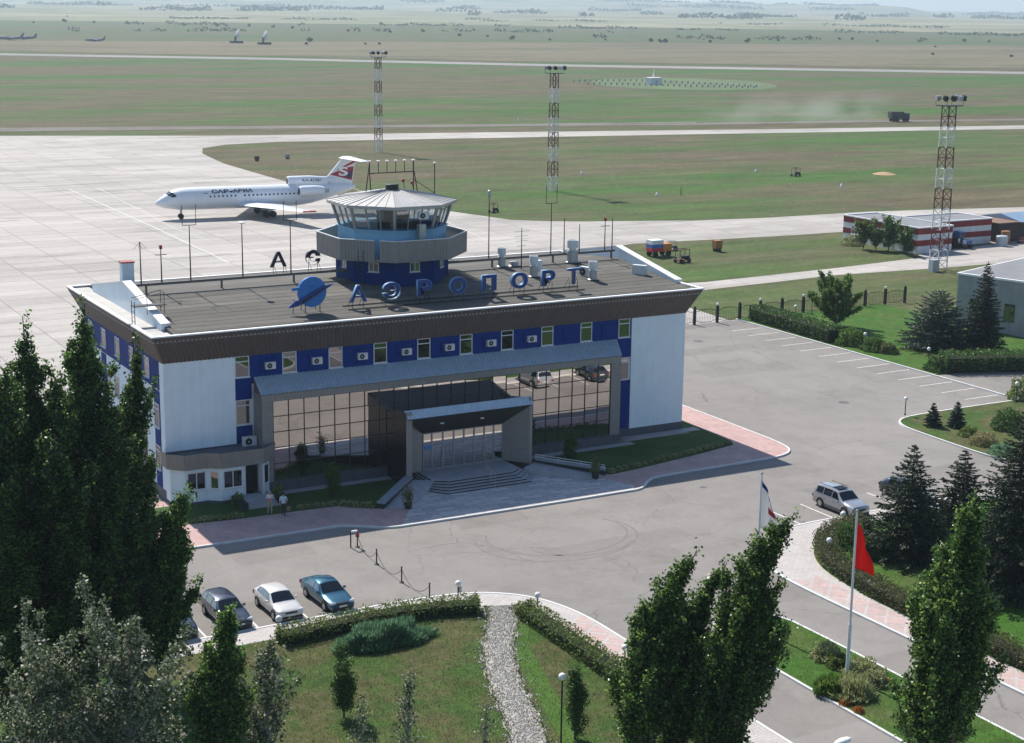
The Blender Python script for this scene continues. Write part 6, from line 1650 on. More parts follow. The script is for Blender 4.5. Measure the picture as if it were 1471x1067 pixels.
for s in (-1, 1):
    for xa0, xa1, xb0, xb1, d0, d1 in ((1.85, 2.55, 1.95, 2.75, 88, 64), (1.98, 2.80, 2.15, 3.10, 61, 40), (2.25, 3.15, 2.70, 3.35, 38, 22)):
        P_ = []
        for i in range(4):
            for j in range(4):
                u, v = i / 3, j / 3; dg = d0 + (d1 - d0) * u
                P_.append(hull((xa0 + (xb0 - xa0) * u) * (1 - v) + (xa1 + (xb1 - xa1) * u) * v, R_(dg) if s > 0 else math.pi - R_(dg)))
        MB().add(P_, [(i * 4 + j, i * 4 + j + 1, (i + 1) * 4 + j + 1, (i + 1) * 4 + j) for i in range(3) for j in range(3)]).build('cockpit_window', A['car_glass'], PL)
def gear(x, y, n, r, sp):
    g = MB().tube((x, y, r), (x, y, 2.3), .12, 8).build('gear_leg', A['plane_grey'], PL)
    for i in range(n):
        for s in (-1, 1):
            MB().lathe([(r * .5, -.14), (r * .93, -.15), (r, -.08), (r, .08), (r * .93, .15), (r * .5, .14)], (x + (i - (n - 1) / 2) * sp, y + s * .32, r), 18, axis='Y').build('wheel', A['tyre'], g, smooth=True)
    return g
gear(4.3, 0, 1, .45, 0); gear(18.9, -2.8, 2, .55, 1.2); gear(18.9, 2.8, 2, .55, 1.2)
for s in (-1, 1):
    MB().box(17.6, 20.2, min(s * 2.0, s * 2.06), max(s * 2.0, s * 2.06), 1.1, 2.0).build('gear_door', A['plane_grey'], PL)
ca, sa = math.cos(ang), math.sin(ang)
PL.location = (ng[0] - 4.3 * ca, ng[1] - 4.3 * sa, .02); PL.rotation_euler = (0, 0, ang)

# ================================================================ MASTS, BUILDINGS, FURNITURE
A['mast_white'] = M('mast_white', (.66, .66, .65), .6, .12, 2.0)
A['mast_red'] = M('mast_red', (.13, .035, .03), .65, .2, 2.0)
def light_mast(label, base, H, w_=1.6, nseg=8):
    t = thing('light_mast', label, 'light mast', (base[0], base[1], 0), 0, 'apron light masts')
    hs = H / nseg
    for k in range(nseg):
        z0, z1 = k * hs, (k + 1) * hs
        f = lambda z: w_ / 2 * (1.25 - .3 * z / H)
        mb = MB()
        for sx, sy in ((-1, -1), (1, -1), (1, 1), (-1, 1)):
            mb.tube((base[0] + sx * f(z0), base[1] + sy * f(z0), z0), (base[0] + sx * f(z1), base[1] + sy * f(z1), z1), .09, 5)
        for a, b in (((-1, -1), (1, -1)), ((1, -1), (1, 1)), ((1, 1), (-1, 1)), ((-1, 1), (-1, -1))):
            n2 = 2
            for j in range(n2):
                za_, zb_ = z0 + hs * j / n2, z0 + hs * (j + 1) / n2
                p = (base[0] + a[0] * f(za_), base[1] + a[1] * f(za_), za_); q = (base[0] + b[0] * f(zb_), base[1] + b[1] * f(zb_), zb_)
                p2 = (base[0] + b[0] * f(za_), base[1] + b[1] * f(za_), za_); q2 = (base[0] + a[0] * f(zb_), base[1] + a[1] * f(zb_), zb_)
                mb.tube(p, q, .05, 4) if (j + k) % 2 else mb.tube(p2, q2, .05, 4)
                mb.tube((q2[0], q2[1], zb_), (q[0], q[1], zb_), .05, 4)
        mb.build('mast_section', A['mast_white'] if (nseg - k) % 2 == 0 else A['mast_red'], t)
    MB().box(base[0] - 1.5, base[0] + 1.5, base[1] - 1.1, base[1] + 1.1, H, H + .12).build('platform', A['iron'], t)
    mb = MB(); c4 = [(base[0] + a, base[1] + b) for a, b in ((-1.5, -1.1), (1.5, -1.1), (1.5, 1.1), (-1.5, 1.1), (-1.5, -1.1))]
    mb.path([(x, y, H + 1.0) for x, y in c4], .035, 4)
    for x, y in c4[:4]: mb.tube((x, y, H + .1), (x, y, H + 1.0), .035, 4)
    mb.build('guard_rail', A['iron'], t)
    for i, (dx_, dy_) in enumerate(((-1.7, -.9), (-1.7, .6), (-.6, -1.3), (.7, -1.3), (1.7, -.9), (1.7, .6))):
        MB().hexa([(base[0] + dx_ - .3, base[1] + dy_ - .25, H + .7), (base[0] + dx_ + .3, base[1] + dy_ - .25, H + .7), (base[0] + dx_ + .3, base[1] + dy_ + .2, H + .95), (base[0] + dx_ - .3, base[1] + dy_ + .2, H + .95),
                   (base[0] + dx_ - .3, base[1] + dy_ - .3, H + 1.35), (base[0] + dx_ + .3, base[1] + dy_ - .3, H + 1.35), (base[0] + dx_ + .3, base[1] + dy_ + .1, H + 1.5), (base[0] + dx_ - .3, base[1] + dy_ + .1, H + 1.5)]).build('floodlight', A['steel'] if i % 2 else A['iron'], t)
    return t
light_mast('red and white lattice light mast rising behind the airliner tail', G(543.8, 218), 22.9, 1.2)
light_mast('red and white lattice light mast standing on grass between tower and beacon circle', G(793.5, 274), 22.9, 1.25)
m3 = G(1347, 387)
light_mast('broad red and white lattice light mast in front of the striped building', m3, 23.0, 1.4)
EC = thing('cable_cabinet', 'small grey cable cabinet at the foot of the broad light mast', 'cabinet', (m3[0] - 1.6, m3[1] - 1, 0))
MB().box(m3[0] - 2.4, m3[0] - 1.2, m3[1] - 1.5, m3[1] - .6, 0.0, 1.7).build('casing', A['plane_grey'], EC); MB().box(m3[0] - 2.3, m3[0] - 1.3, m3[1] - 1.53, m3[1] - 1.505, .15, 1.55).build('door', A['steel'], EC)

# striped airfield building
A['stripe_red'] = M('stripe_red', (.24, .03, .028), .8, .15, .8, streak=.15); A['stripe_white'] = M('stripe_white', (.70, .71, .70), .85, .08, .8, streak=.15)
A['grey_roof'] = M('grey_roof', (.20, .205, .22), .85, .15, .3)
SB = thing('striped_building', 'low airfield building painted in red and white horizontal stripes', 'building', (146, 76, 0))
def striped(x0, x1, y0, y1, H):
    bz = [0, H * .30, H * .53, H * .76, H]
    for k in range(4):
        d_ = .02 if k % 2 else 0
        MB().box(x0 - d_, x1 + d_, y0 - d_, y1 + d_, bz[k], bz[k + 1]).build('wall_band', A['stripe_red'] if k % 2 else A['stripe_white'], SB)
    MB().box(x0 - .02, x1 + .02, y0 - .02, y1 + .02, H, H + .03).build('roof', A['grey_roof'], SB)
    for (a, b, c_, d_) in ((x0 - .1, x1 + .1, y0 - .1, y0 + .2), (x0 - .1, x1 + .1, y1 - .2, y1 + .1), (x0 - .1, x0 + .2, y0 + .2, y1 - .2), (x1 - .2, x1 + .1, y0 + .2, y1 - .2)):
        MB().box(a, b, c_, d_, H + .02, H + .20).build('capping', A['white_paint'], SB)
striped(138.0, 145.0, 69.6, 86.5, 3.85); striped(145.05, 157.2, 73.6, 81.0, 3.85)
wall_window(SB, (145.05, 73.57), (157.2, 73.57), 2.2, 3.6, 1.5, 3.1, 2)
wall_window(SB, (138.0, 69.57), (145.0, 69.57), 4.4, 5.2, .1, 2.1, 1, name='door')
for k in range(4): wall_window(SB, (137.97, 86.5), (137.97, 69.6), 2 + 3.8 * k, 3.6 + 3.8 * k, 1.2, 2.6, 2)
SH = thing('storage_shed', 'dark brown storage shed with pale blue roof beside the striped building', 'shed', (168, 76, 0))
MB().box(158.6, 180, 73.4, 82, 0, 3.0).build('wall', M('shed_brown', (.07, .05, .04), .85, .3, .6, streak=.3), SH)
MB().prism_x([(73.0, 3.0), (73.0, 3.1), (77.5, 4.0), (82.4, 3.1), (82.4, 3.0)], 163.0, 180.4).build('roof', M('shed_blue', (.20, .30, .42), .5, .12, .5), SH)
MB().box(158.3, 163.0, 73.1, 82.3, 3.0, 3.15).build('roof', M('shed_rust', (.20, .12, .08), .85, .25, .6), SH)
for i, (x, y, r_, h_, mt, l) in enumerate(((156.6, 70.6, .9, 1.5, 'plane_grey', 'pale grey-green drum standing before the shed'), (158.6, 71.8, .7, 2.0, 'shed', 'rusty orange drum behind the pale drum'), (161.5, 71.4, .5, .9, 'shed2', 'low red-brown drum near the shed door'))):
    t = thing('storage_drum', l, 'drum', (x, y, 0))
    mt_ = A.get(mt) or M('rust_paint_%d' % i, (.32, .15, .07) if mt == 'shed' else (.20, .05, .04), .8, .2, 2.0)
    MB().lathe([(r_, 0), (r_, h_), (r_ * .9, h_ + .08)], (x, y, 0.01), 16).build('shell', mt_, t); MB().lathe([(r_ + .03, h_ * .5), (r_ + .03, h_ * .5 + .08)], (x, y, 0.01), 16).build('hoop', A['steel'], t)
TR = thing('tractor', 'small blue tractor standing by the striped wall', 'tractor', (149.2, 71.6, 0))
tb = M('tractor_blue', (.03, .10, .26), .5, .1, 2.0)
MB().box(148.7, 149.7, 70.1, 71.6, .7, 1.35).build('bonnet', tb, TR)
cb = MB().box(148.6, 149.8, 71.6, 72.9, .7, 2.5).build('cab', tb, TR); MB().box(148.72, 149.68, 71.585, 71.597, 1.5, 2.35).build('windscreen', A['car_glass'], cb)
for x, y, r_ in ((148.45, 72.5, .75), (149.95, 72.5, .75), (148.6, 70.5, .45), (149.8, 70.5, .45)):
    MB().lathe([(r_ * .5, -.15), (r_, -.15), (r_, .15), (r_ * .5, .15)], (x, y, r_), 16, axis='X').build('wheel', A['tyre'], TR)
# grey building on the side lawn
A['grey_wall'] = M_brick('grey_blocks', (.27, .265, .26), (.22, .215, .215), (.16, .155, .15), .8, .4, .9, .02, 0, .18, .2)
A['grey_wall'] = M('grey_render', (.36, .355, .35), .9, .15, .5, bmp=.3, bscale=12, streak=.2)
GB = thing('grey_building', 'plain grey flat-roofed building behind the slim spruce', 'building', (108, 18, 0))
gpoly = [(102.0, 24.6), (107.2, 8.0), (135, 16.7), (129.8, 33.3)]
MB().prism(gpoly, 0, 6.2).build('wall', A['grey_wall'], GB)
gc = (sum(p[0] for p in gpoly) / 4, sum(p[1] for p in gpoly) / 4)
grow = lambda k: [(gc[0] + (x - gc[0]) * k, gc[1] + (y - gc[1]) * k) for x, y in gpoly]
MB().prism(grow(1.012), 6.2, 6.42).build('capping', A['white_paint'], GB); MB().prism(grow(.985), 6.42, 6.44).build('roof', A['grey_roof'], GB)
for u0 in (1.7, 6.0, 10.5): wall_window(GB, gpoly[0], gpoly[1], u0, u0 + 1.3, 1.6, 3.6, 2, 0, fm='fascia')
for k in range(3): MB().lathe([(.25, 0), (.25, .8), (.4, .85), (.4, 1.1)], (110 + 7 * k, 17 + 2 * k, 6.44), 12).build('roof_vent', A['black'], GB)

# boundary fence with lantern posts
A['fence'] = M('fence_paint', (.022, .024, .028), .5, .15, 3.0, metal=.4)
FX = [55.5 + 3.25 * i for i in range(17)]
FY = lambda x: 38.75 + .25 * (x > 83)
FN = thing('boundary_fence', 'black wrought iron boundary fence with square posts behind the parking bays', 'fence', (FX[8], FY(FX[8]), 0))
for i, x in enumerate(FX):
    ps = MB().box(x - .13, x + .13, FY(x) - .13, FY(x) + .13, 0, 2.05).build('post', A['fence'], FN)
    if i % 2: MB().ball((x, FY(x), 2.22), .18, 10).build('ball_cap', A['lamp_globe'], ps)
    else: MB().lathe([(.18, 2.05), (.02, 2.25)], (x, FY(x), 0), 4).build('cap', A['fence'], ps)
for i in range(len(FX) - 1):
    a, b = FX[i] + .14, FX[i + 1] - .14; y = FY(FX[i])
    mb = MB()
    mb.path([(a, y, .35), (a + .5, y, .35), (a + .65, y, .22), (b - .65, y, .22), (b - .5, y, .35), (b, y, .35)], .03, 4)
    mb.path([(a, y, 1.55), (a + .5, y, 1.55), (a + .65, y, 1.72), (b - .65, y, 1.72), (b - .5, y, 1.55), (b, y, 1.55)], .03, 4)
    for k in range(13):
        x = a + .12 + (b - a - .24) * k / 12; mid_ = .65 < x - a < b - a - .65
        mb.tube((x, y, .22 if mid_ else .35), (x, y, 1.85 if mid_ else 1.65), .018, 4)
    pn = mb.build('panel', A['fence'], FN); pn['kind'] = 'stuff'

# globe lamps
def globe_lamp(label, p, h, r=.19, z=.13, dbl=False, group='globe lamps'):
    t = thing('globe_lamp', label, 'lamp', (p[0], p[1], z), 0, group)
    MB().lathe([(.09, 0), (.09, .12), (.045, .16), (.04, h - r * 1.9), (.075, h - r * 1.8), (.075, h - r * 1.6)], (p[0], p[1], z), 10).build('post', A['iron'], t)
    MB().ball((p[0], p[1], z + h - r * .9), r, 16).build('globe', A['lamp_globe'], t, smooth=True)
    if dbl: MB().box(p[0] + .05, p[0] + .20, p[1] - .08, p[1] + .08, z + h * .45, z + h * .75).build('control_box', A['plane_grey'], t)
    return t
for x, y, h, l, d_ in ((658, 864, 1.35, 'low globe lamp with control box at the end of the hedge by the cars', True), (772, 881, 1.35, 'low globe lamp at the start of the avenue hedge', False), (897, 962, 1.5, 'low globe lamp halfway along the avenue hedge', False), (401, 916, 1.35, 'low globe lamp in front of the white hatchback', False),
                       (1190, 801, 1.4, 'low globe lamp inside the bend of the brownish hedge', False), (1210, 758, 1.2, 'low globe lamp with control box beside the silver off-road car', True), (1300, 596, 1.7, 'globe lamp on the rounded kerb corner', False), (1333, 523, 1.8, 'globe lamp on the side lawn before the wide pine', False),
                       (1242, 498, 1.6, 'globe lamp standing behind the bright green shrub', False), (1459, 578, 2.0, 'globe lamp at the side path entrance', False), (1142, 462, 2.0, 'globe lamp behind the long dark hedge', False), (1166, 452, 2.3, 'globe lamp just inside the boundary fence', False)):
    globe_lamp(l, G(x, y, .13), h, .20, dbl=d_)
b = G(805, 1105, .13)
globe_lamp('tall globe lamp on a long black post beside the gravel path', b, height_at(b, 967) - .13, .19)
# street lamp at the foot of the picture
b = G(1180, 1190, .13); q = on(1217, 1061, 8.2)
SLP = thing('street_lamp', 'tall street lamp with white oval head on a curved arm', 'street lamp', (q[0] - 1.0, q[1] - .2, .13))
MB().taper([(q[0] - 1.5, q[1] - .3, .13), (q[0] - 1.45, q[1] - .3, 7.4)], [.11, .06], 8).build('pole', A['steel'], SLP)
MB().taper([(q[0] - 1.45, q[1] - .3, 7.4), (q[0] - 1.3, q[1] - .28, 8.0), (q[0] - .7, q[1] - .12, 8.2)], [.06, .045, .035], 7).build('arm', A['steel'], SLP)
MB().loft([[(q[0] - .75 + dx_, q[1] - .12 + .1 * dx_ + w_ * math.cos(a), 8.2 + .11 * (w_ / .19) * math.sin(a)) for a in [2 * math.pi * i / 12 for i in range(12)]] for dx_, w_ in ((0, .05), (.15, .13), (.45, .19), (.75, .16), (.92, .04))]).build('lamp_head', A['lamp_globe'], SLP, smooth=True)

# bollards with a slack chain across the forecourt
BP = [G(x, y) for x, y in ((513.5, 786), (541, 811), (577, 837), (617, 861))]
for (x, y), l in zip(BP, ('dark bollard with a short white gate bar at the pavement end', 'dark slim bollard next after the bollard with the white bar', 'dark slim bollard in the open forecourt between two chains, one bollard before the hedge', 'dark slim bollard next to the hedge lamp')):
    t = thing('bollard', l, 'bollard', (x, y, .014), 0, 'chain bollards on the forecourt')
    MB().lathe([(.16, 0), (.16, .04), (.045, .06), (.045, 1.0), (.06, 1.02), (.05, 1.08)], (x, y, .014), 10).build('post', A['iron'], t)
    if 'gate bar' in l:
        MB().lathe([(.05, 0), (.05, 1.25)], (x - .45, y + .1, .014), 8).build('gate_post', A['iron'], t); MB().box(x - .45, x, y - .02, y + .1, 1.1, 1.22).build('gate_arm', A['white_paint'], t); MB().box(x - .1, x + .1, y - .1, y + .1, .75, 1.0).build('lock_box', A['red_paint'], t)
for i in range(3):
    a, b = BP[i], BP[i + 1]
    pts = [(a[0] + (b[0] - a[0]) * s, a[1] + (b[1] - a[1]) * s, .9 - 3.3 * s * (1 - s) if s * (1 - s) * 3.3 < .85 else .045) for s in [k / 12 for k in range(13)]]
    MB().path(pts, .018, 4).build('chain', A['iron'], None, label=('slack chain between the gate bollard and the next one', 'slack chain between the two middle bollards', 'slack chain ending at the bollard by the hedge')[i], cat='chain', group='chains between the bollards')

# flags
def flagpole(label, p, h):
    t = thing('flagpole', label, 'flagpole', (p[0], p[1], .14), 0, 'flagpoles on the median')
    MB().lathe([(.11, 0), (.10, h * .32), (.075, h * .325), (.055, h)], (p[0], p[1], .14), 12).build('pole', A['white_metal'], t)
    MB().ball((p[0], p[1], .14 + h + .06), .08, 8).build('finial', A['steel'], t)
    return t
def flag(label, p, ztop, hoist, fly, mats_, pick, seed, droop=.75):
    n, m_ = 18, 16; V_ = []; F_ = []; I_ = []
    for i in range(n):
        for j in range(m_):
            v, u = i / (n - 1), j / (m_ - 1)
            fold = .13 * math.sin(u * 9 + v * 3.5 + seed) * u ** .7 + .06 * math.sin(u * 17 + v * 2)
            reach = fly * (.52 * u - .10 * u * u) * (.55 + .62 * v * (1 - .25 * v))
            drop = droop * fly * u ** 1.25 * (1 - .52 * v)
            V_.append((p[0] + .06 + reach * .93, p[1] - reach * .25 + fold, ztop - hoist * v - drop * (1 - .3 * v)))
    mb = MB(); mb.v = V_
    for i in range(n - 1):
        for j in range(m_ - 1):
            mb.f.append((i * m_ + j, i * m_ + j + 1, (i + 1) * m_ + j + 1, (i + 1) * m_ + j)); mb.mi.append(pick((i + .5) / n, (j + .5) / m_))
    o = mb.build('flag', mats_, None, smooth=True, label=label, cat='flag')
    md = o.modifiers.new('thickness', 'SOLIDIFY'); md.thickness = .012
    return o
def M_cloth(name, c):
    mt, nt, N, L, b = nodes_of(name)
    b.inputs['Base Color'].default_value = rgb(c); b.inputs['Roughness'].default_value = .85
    tr = N.new('ShaderNodeBsdfTranslucent'); tr.inputs[0].default_value = rgb(c)
    mx = N.new('ShaderNodeMixShader'); mx.inputs[0].default_value = .45
    L.new(b.outputs[0], mx.inputs[1]); L.new(tr.outputs[0], mx.inputs[2]); L.new(mx.outputs[0], N['Material Output'].inputs[0])
    return mt
fr, fw_, fb, fre = M_cloth('flag_red', (.72, .022, .012)), M_cloth('flag_white', (.74, .74, .75)), M_cloth('flag_blue', (.015, .07, .26)), M_cloth('flag_emblem_red', (.42, .05, .06))
P1, P2 = (23.42, -48.05), (23.25, -39.95)
flagpole('tall white flagpole carrying the plain red flag', P1, 9.5); flagpole('tall white flagpole carrying the white and blue flag', P2, 9.5)
flag('plain red flag hanging in folds from its pole', P1, 9.15, 2.75, 2.9, [fr], lambda v, u: 0, .4, .62)
flag('white flag with blue edge stripes and small red emblem', P2, 9.25, 2.9, 3.7, [fw_, fb, fre], lambda v, u: 1 if (v < .13 or v > .93) else (2 if (.40 < v < .56 and .34 < u < .62) else 0), 1.7, .62)

# ---------------------------------------------------------------- people
A['skin'] = M('skin', (.45, .27, .19), .6, .08, 6.0)
def person(label, loc, rz, shirt, trouser, hair, pose, short_sleeve=True):
    J = {'pel': (0, 0, .94), 'sp': (0, .01, 1.15), 'ch': (0, 0, 1.36), 'nk': (0, -.01, 1.50), 'hd': (0, -.03, 1.62), 'top': (0, -.02, 1.73)}
    Rr = {'pel': .155, 'sp': .145, 'ch': .165, 'nk': .06, 'hd': .098, 'top': .062}
    E_ = [('pel', 'sp'), ('sp', 'ch'), ('ch', 'nk'), ('nk', 'hd'), ('hd', 'top')]
    for s, n_ in ((1, 'r'), (-1, 'l')):
        ar = pose[n_ + 'arm']; lg = pose[n_ + 'leg']
        for k, p, r_ in (('sh', (.19 * s, 0, 1.42), .068), ('el', ar[0], .05), ('wr', ar[1], .036), ('pa', ar[2], .040), ('hip', (.095 * s, 0, .88), .105), ('kn', lg[0], .068), ('an', lg[1], .048), ('to', lg[2], .040)):
            J[k + n_] = p; Rr[k + n_] = r_
        E_ += [('ch', 'sh' + n_), ('sh' + n_, 'el' + n_), ('el' + n_, 'wr' + n_), ('wr' + n_, 'pa' + n_), ('pel', 'hip' + n_), ('hip' + n_, 'kn' + n_), ('kn' + n_, 'an' + n_), ('an' + n_, 'to' + n_)]
    keys = list(J); me = bpy.data.meshes.new('skeleton')
    me.from_pydata([J[k] for k in keys], [(keys.index(a), keys.index(b)) for a, b in E_], [])
    ob = bpy.data.objects.new('skeleton', me); COL.objects.link(ob)
    ob.modifiers.new('s', 'SKIN')
    for i, k in enumerate(keys):
        ob.data.skin_vertices[0].data[i].radius = (Rr[k], Rr[k] * (.72 if k in ('pel', 'sp', 'ch') else 1)); ob.data.skin_vertices[0].data[i].use_root = (k == 'pel')
    ob.modifiers.new('d', 'SUBSURF').levels = 2
    bpy.context.view_layer.update()
    bm_ = bpy.data.meshes.new_from_object(ob.evaluated_get(bpy.context.evaluated_depsgraph_get()))
    mb = MB(); mb.v = [tuple(v.co) for v in bm_.vertices]; mb.f = [tuple(p.vertices) for p in bm_.polygons]
    bpy.data.objects.remove(ob)
    hem = pose.get('hem', 0.0)
    for f in mb.f:
        c = sum((Vector(mb.v[i]) for i in f), Vector()) / len(f)
        arm = any((c - Vector(J['wr' + n_])).length < .16 or (c - Vector(J['pa' + n_])).length < .13 or (short_sleeve and (c - (Vector(J['el' + n_]) * .4 + Vector(J['wr' + n_]) * .6)).length < .13) for n_ in 'rl')
        if arm or c.z > 1.475: m_ = 0
        elif c.z > .98: m_ = 1
        elif c.z < .075: m_ = 3
        elif c.z < hem: m_ = 0
        else: m_ = 2
        mb.mi.append(m_)
    for n_, s in (('r', 1), ('l', -1)):
        w_, p_ = Vector(J['wr' + n_]), Vector(J['pa' + n_]); d = (p_ - w_).normalized(); sd_ = d.cross(Vector((0, 1, 0)))
        sd_ = sd_.normalized() if sd_.length > .1 else Vector((1, 0, 0))
        for k in range(4):
            b0 = p_ + sd_ * (.024 * (k - 1.5)) + d * .02; L_ = (.062, .075, .070, .055)[k]; cu = Vector((0, -.02, 0))
            mb.taper([b0, b0 + d * L_ * .55, b0 + d * L_ + cu], [.009, .0085, .006], 5, 0)
        mb.taper([w_ + sd_ * .03 + d * .03, w_ + sd_ * .058 + d * .06, w_ + sd_ * .062 + d * .10], [.011, .010, .007], 5, 0)
    t = thing('person', label, 'person', loc, rz)
    bo = mb.build('body', [A['skin'], shirt, trouser, A['black']], None, smooth=True)
    hm = MB(); hd = Vector(J['hd'])
    hm.loft([[(.105 * k * math.cos(a), hd.y + .015 + .115 * k * math.sin(a), hd.z + z) for a in [2 * math.pi * i / 12 for i in range(12)]] for z, k in ((.0, .98), (.05, 1.02), (.09, .92), (.125, .65), (.145, .25))])
    hr = hm.build('hair', hair, None, smooth=True)
    fm = MB(); fy = hd.y - .098
    for s in (-1, 1): fm.ball((s * .036, fy + .006, hd.z + .02), .012, 6)
    fe = fm.build('eyes', A['black'], None); fm = MB(); fm.taper([(0, fy + .005, hd.z + .02), (0, fy - .022, hd.z - .02), (0, fy + .005, hd.z - .028)], [.010, .014, .008], 5); no = fm.build('nose', A['skin'], None)
    mo = MB().box(-.022, .022, fy + .006, fy + .014, hd.z - .062, hd.z - .052).build('mouth', M('lips', (.35, .12, .1), .6), None)
    em = MB()
    for s in (-1, 1): em.ball((s * .100, hd.y + .005, hd.z), .022, 6)
    ea = em.build('ears', A['skin'], None)
    ob_t = world_of(t)
    for o in (bo, hr, fe, no, mo, ea): o.parent = t
    return t
stand_pose = dict(rarm=((.25, .02, 1.15), (.24, -.10, .92), (.24, -.13, .84)), larm=((-.25, .02, 1.15), (-.22, -.12, .95), (-.21, -.15, .87)), rleg=((.11, -.02, .48), (.12, .02, .07), (.13, -.14, .04)), lleg=((-.11, -.03, .48), (-.13, 0, .07), (-.15, -.15, .04)))
fold_pose = dict(rarm=((.24, .0, 1.16), (.10, -.22, 1.10), (.0, -.24, 1.12)), larm=((-.24, .0, 1.16), (-.08, -.20, 1.08), (.03, -.22, 1.08)), rleg=((.11, -.04, .48), (.12, .0, .07), (.14, -.15, .04)), lleg=((-.11, .0, .48), (-.14, .05, .07), (-.18, -.09, .04)))
walk_pose = dict(rarm=((.24, .08, 1.16), (.26, .05, .93), (.26, .03, .84)), larm=((-.24, -.05, 1.16), (-.22, -.20, .97), (-.21, -.25, .90)), rleg=((.10, -.12, .50), (.11, -.10, .08), (.12, -.26, .05)), lleg=((-.10, .02, .49), (-.11, .16, .09), (-.12, .03, .04)))
shirt_w, shirt_b, tr_k, tr_n, hair_d, hair_g = M('shirt_white', (.66, .66, .65), .85), M('shirt_pale_blue', (.56, .64, .72), .85), M('trousers_khaki', (.36, .31, .24), .9), M('trousers_dark', (.03, .03, .04), .9), M('hair_dark', (.02, .015, .012), .6), M('hair_grey', (.3, .29, .27), .7)
pA = G(388, 738, .13); pB = G(407.5, 741, .13)
person('person in white shirt and khaki trousers standing with folded arms by the pavilion steps', (pA[0], pA[1], .13), R_(-25), shirt_w, tr_k, hair_g, fold_pose)
person('person in pale blue shirt and dark trousers walking towards the pavilion steps', (pB[0], pB[1], .13), R_(150), shirt_b, tr_n, hair_d, walk_pose)
BG = thing('handbag', 'small tan bag hanging at the side of the walking person', 'bag', (pB[0] + .35, pB[1] - .1, .5))
MB().box(pB[0] + .18, pB[0] + .46, pB[1] - .22, pB[1] - .10, .55, .85).build('pouch', M('tan_leather', (.25, .16, .10), .6), BG); MB().path([(pB[0] + .2, pB[1] - .16, .85), (pB[0] + .24, pB[1] - .16, 1.02), (pB[0] + .40, pB[1] - .16, 1.02), (pB[0] + .44, pB[1] - .16, .85)], .012, 5).build('strap', A['black'], BG)
c1 = G(1377, 357); c2 = G(1385, 359)
person('person in white shirt and dark trousers standing by the blue tractor', (c1[0], c1[1], .01), R_(20), shirt_w, tr_n, hair_d, stand_pose)
person('person in pale blue shirt facing the white-shirted one in the yard', (c2[0], c2[1], .01), R_(-70), shirt_b, tr_n, hair_g, stand_pose)
c3 = G(978, 281)
person('lone person in green standing on the airfield grass', (c3[0], c3[1], 0), R_(60), M('green_vest', (.04, .22, .08), .8), M('green_trousers', (.03, .10, .05), .8), hair_d, stand_pose)
# ================================================================ THE FAR AIRFIELD
def cart(label, p, s=1.0, rz=0.0, name='equipment_cart', col=None):
    t = thing(name, label, 'cart', (p[0], p[1], 0), rz)
    c = col or A['mast_red']
    P0 = t.matrix_basis.copy()
    def X(mb): 
        mb.v = [tuple(P0 @ Vector((v[0] * s, v[1] * s, v[2] * s))) for v in mb.v]; return mb
    mb = MB()
    for x in (-1.2, 1.2):
        for y in (-.6, .6): mb.tube((x, y, .5), (x, y, 2.4), .07, 5)
    mb.path([(-1.2, -.6, 2.4), (1.2, -.6, 2.4), (1.2, .6, 2.4), (-1.2, .6, 2.4), (-1.2, -.6, 2.4)], .07, 5); X(mb).build('frame', c, t)
    X(MB().box(-1.5, 1.5, -.7, .7, .45, .62)).build('deck', c, t); X(MB().box(.2, 1.3, -.5, .5, .62, 1.2)).build('motor', A['iron'], t)
    for x in (-1.0, 1.0):
        for y in (-.75, .75): X(MB().lathe([(.2, -.1), (.4, -.1), (.4, .1), (.2, .1)], (x, y, .4), 12, axis='Y')).build('wheel', A['tyre'], t)
    return t
cart('rusty red equipment cart with an open tube frame on the grass', G(980, 377), .8, R_(10))
cart('pale tube-framed cart behind the rusty red cart', G(965, 360), .6, R_(-10), col=A['steel'])
cart('red framed cart standing on the grass beyond the tower aerials', G(709, 305), .65, R_(30))
cart('two-part wreck of rusty equipment far out on the airfield grass', G(1143, 253), .75, R_(15))
TK = thing('tank_trailer', 'small tank trailer painted in white, blue, red and orange bands', 'trailer', G(945, 368) + (0,))
q = G(945, 368); bx = lambda a, b, c, d: MB().box(q[0] - 1.6, q[0] + .4, q[1] - .8, q[1] + .8, a, b)
for (z0, z1, c) in ((1.9, 2.5, (.7, .7, .7)), (1.35, 1.9, (.05, .12, .40)), (.8, 1.35, (.5, .03, .03))): MB().box(q[0] - 1.6, q[0] + .4, q[1] - .8, q[1] + .8, z0, z1).build('tank_band', M('band_%d' % int(z0 * 100), c, .6), TK)
MB().box(q[0] + .4, q[0] + 1.9, q[1] - .8, q[1] + .8, .8, 1.9).build('rear_box', M('trailer_orange', (.50, .20, .03), .6), TK)
for x in (-1.0, 1.3): 
    for y in (-.8, .8): MB().lathe([(.2, -.12), (.45, -.12), (.45, .12), (.2, .12)], (q[0] + x, q[1] + y, .45), 12, axis='Y').build('wheel', A['tyre'], TK)
q = G(1030, 361)
BX = thing('marker_box', 'orange and dark marker box standing alone on the infield', 'box', (q[0], q[1], 0)); MB().box(q[0] - .6, q[0] + .6, q[1] - .5, q[1] + .5, .5, 1.7).build('case', M('marker_orange', (.34, .15, .05), .7), BX); MB().box(q[0] - .5, q[0] + .5, q[1] - .4, q[1] + .4, 0, .5).build('stand', A['iron'], BX)
MBX = (('tiny white marker cone on the grass below the rusty wreck', 1209, 268), ('tiny white marker cone beside the person in green', 944, 281), ('tiny white marker cone near the lattice mast', 836, 250), ('tiny white marker cone by the dirt road', 745, 173), ('tiny white marker cone out towards the wreck', 1086, 247))
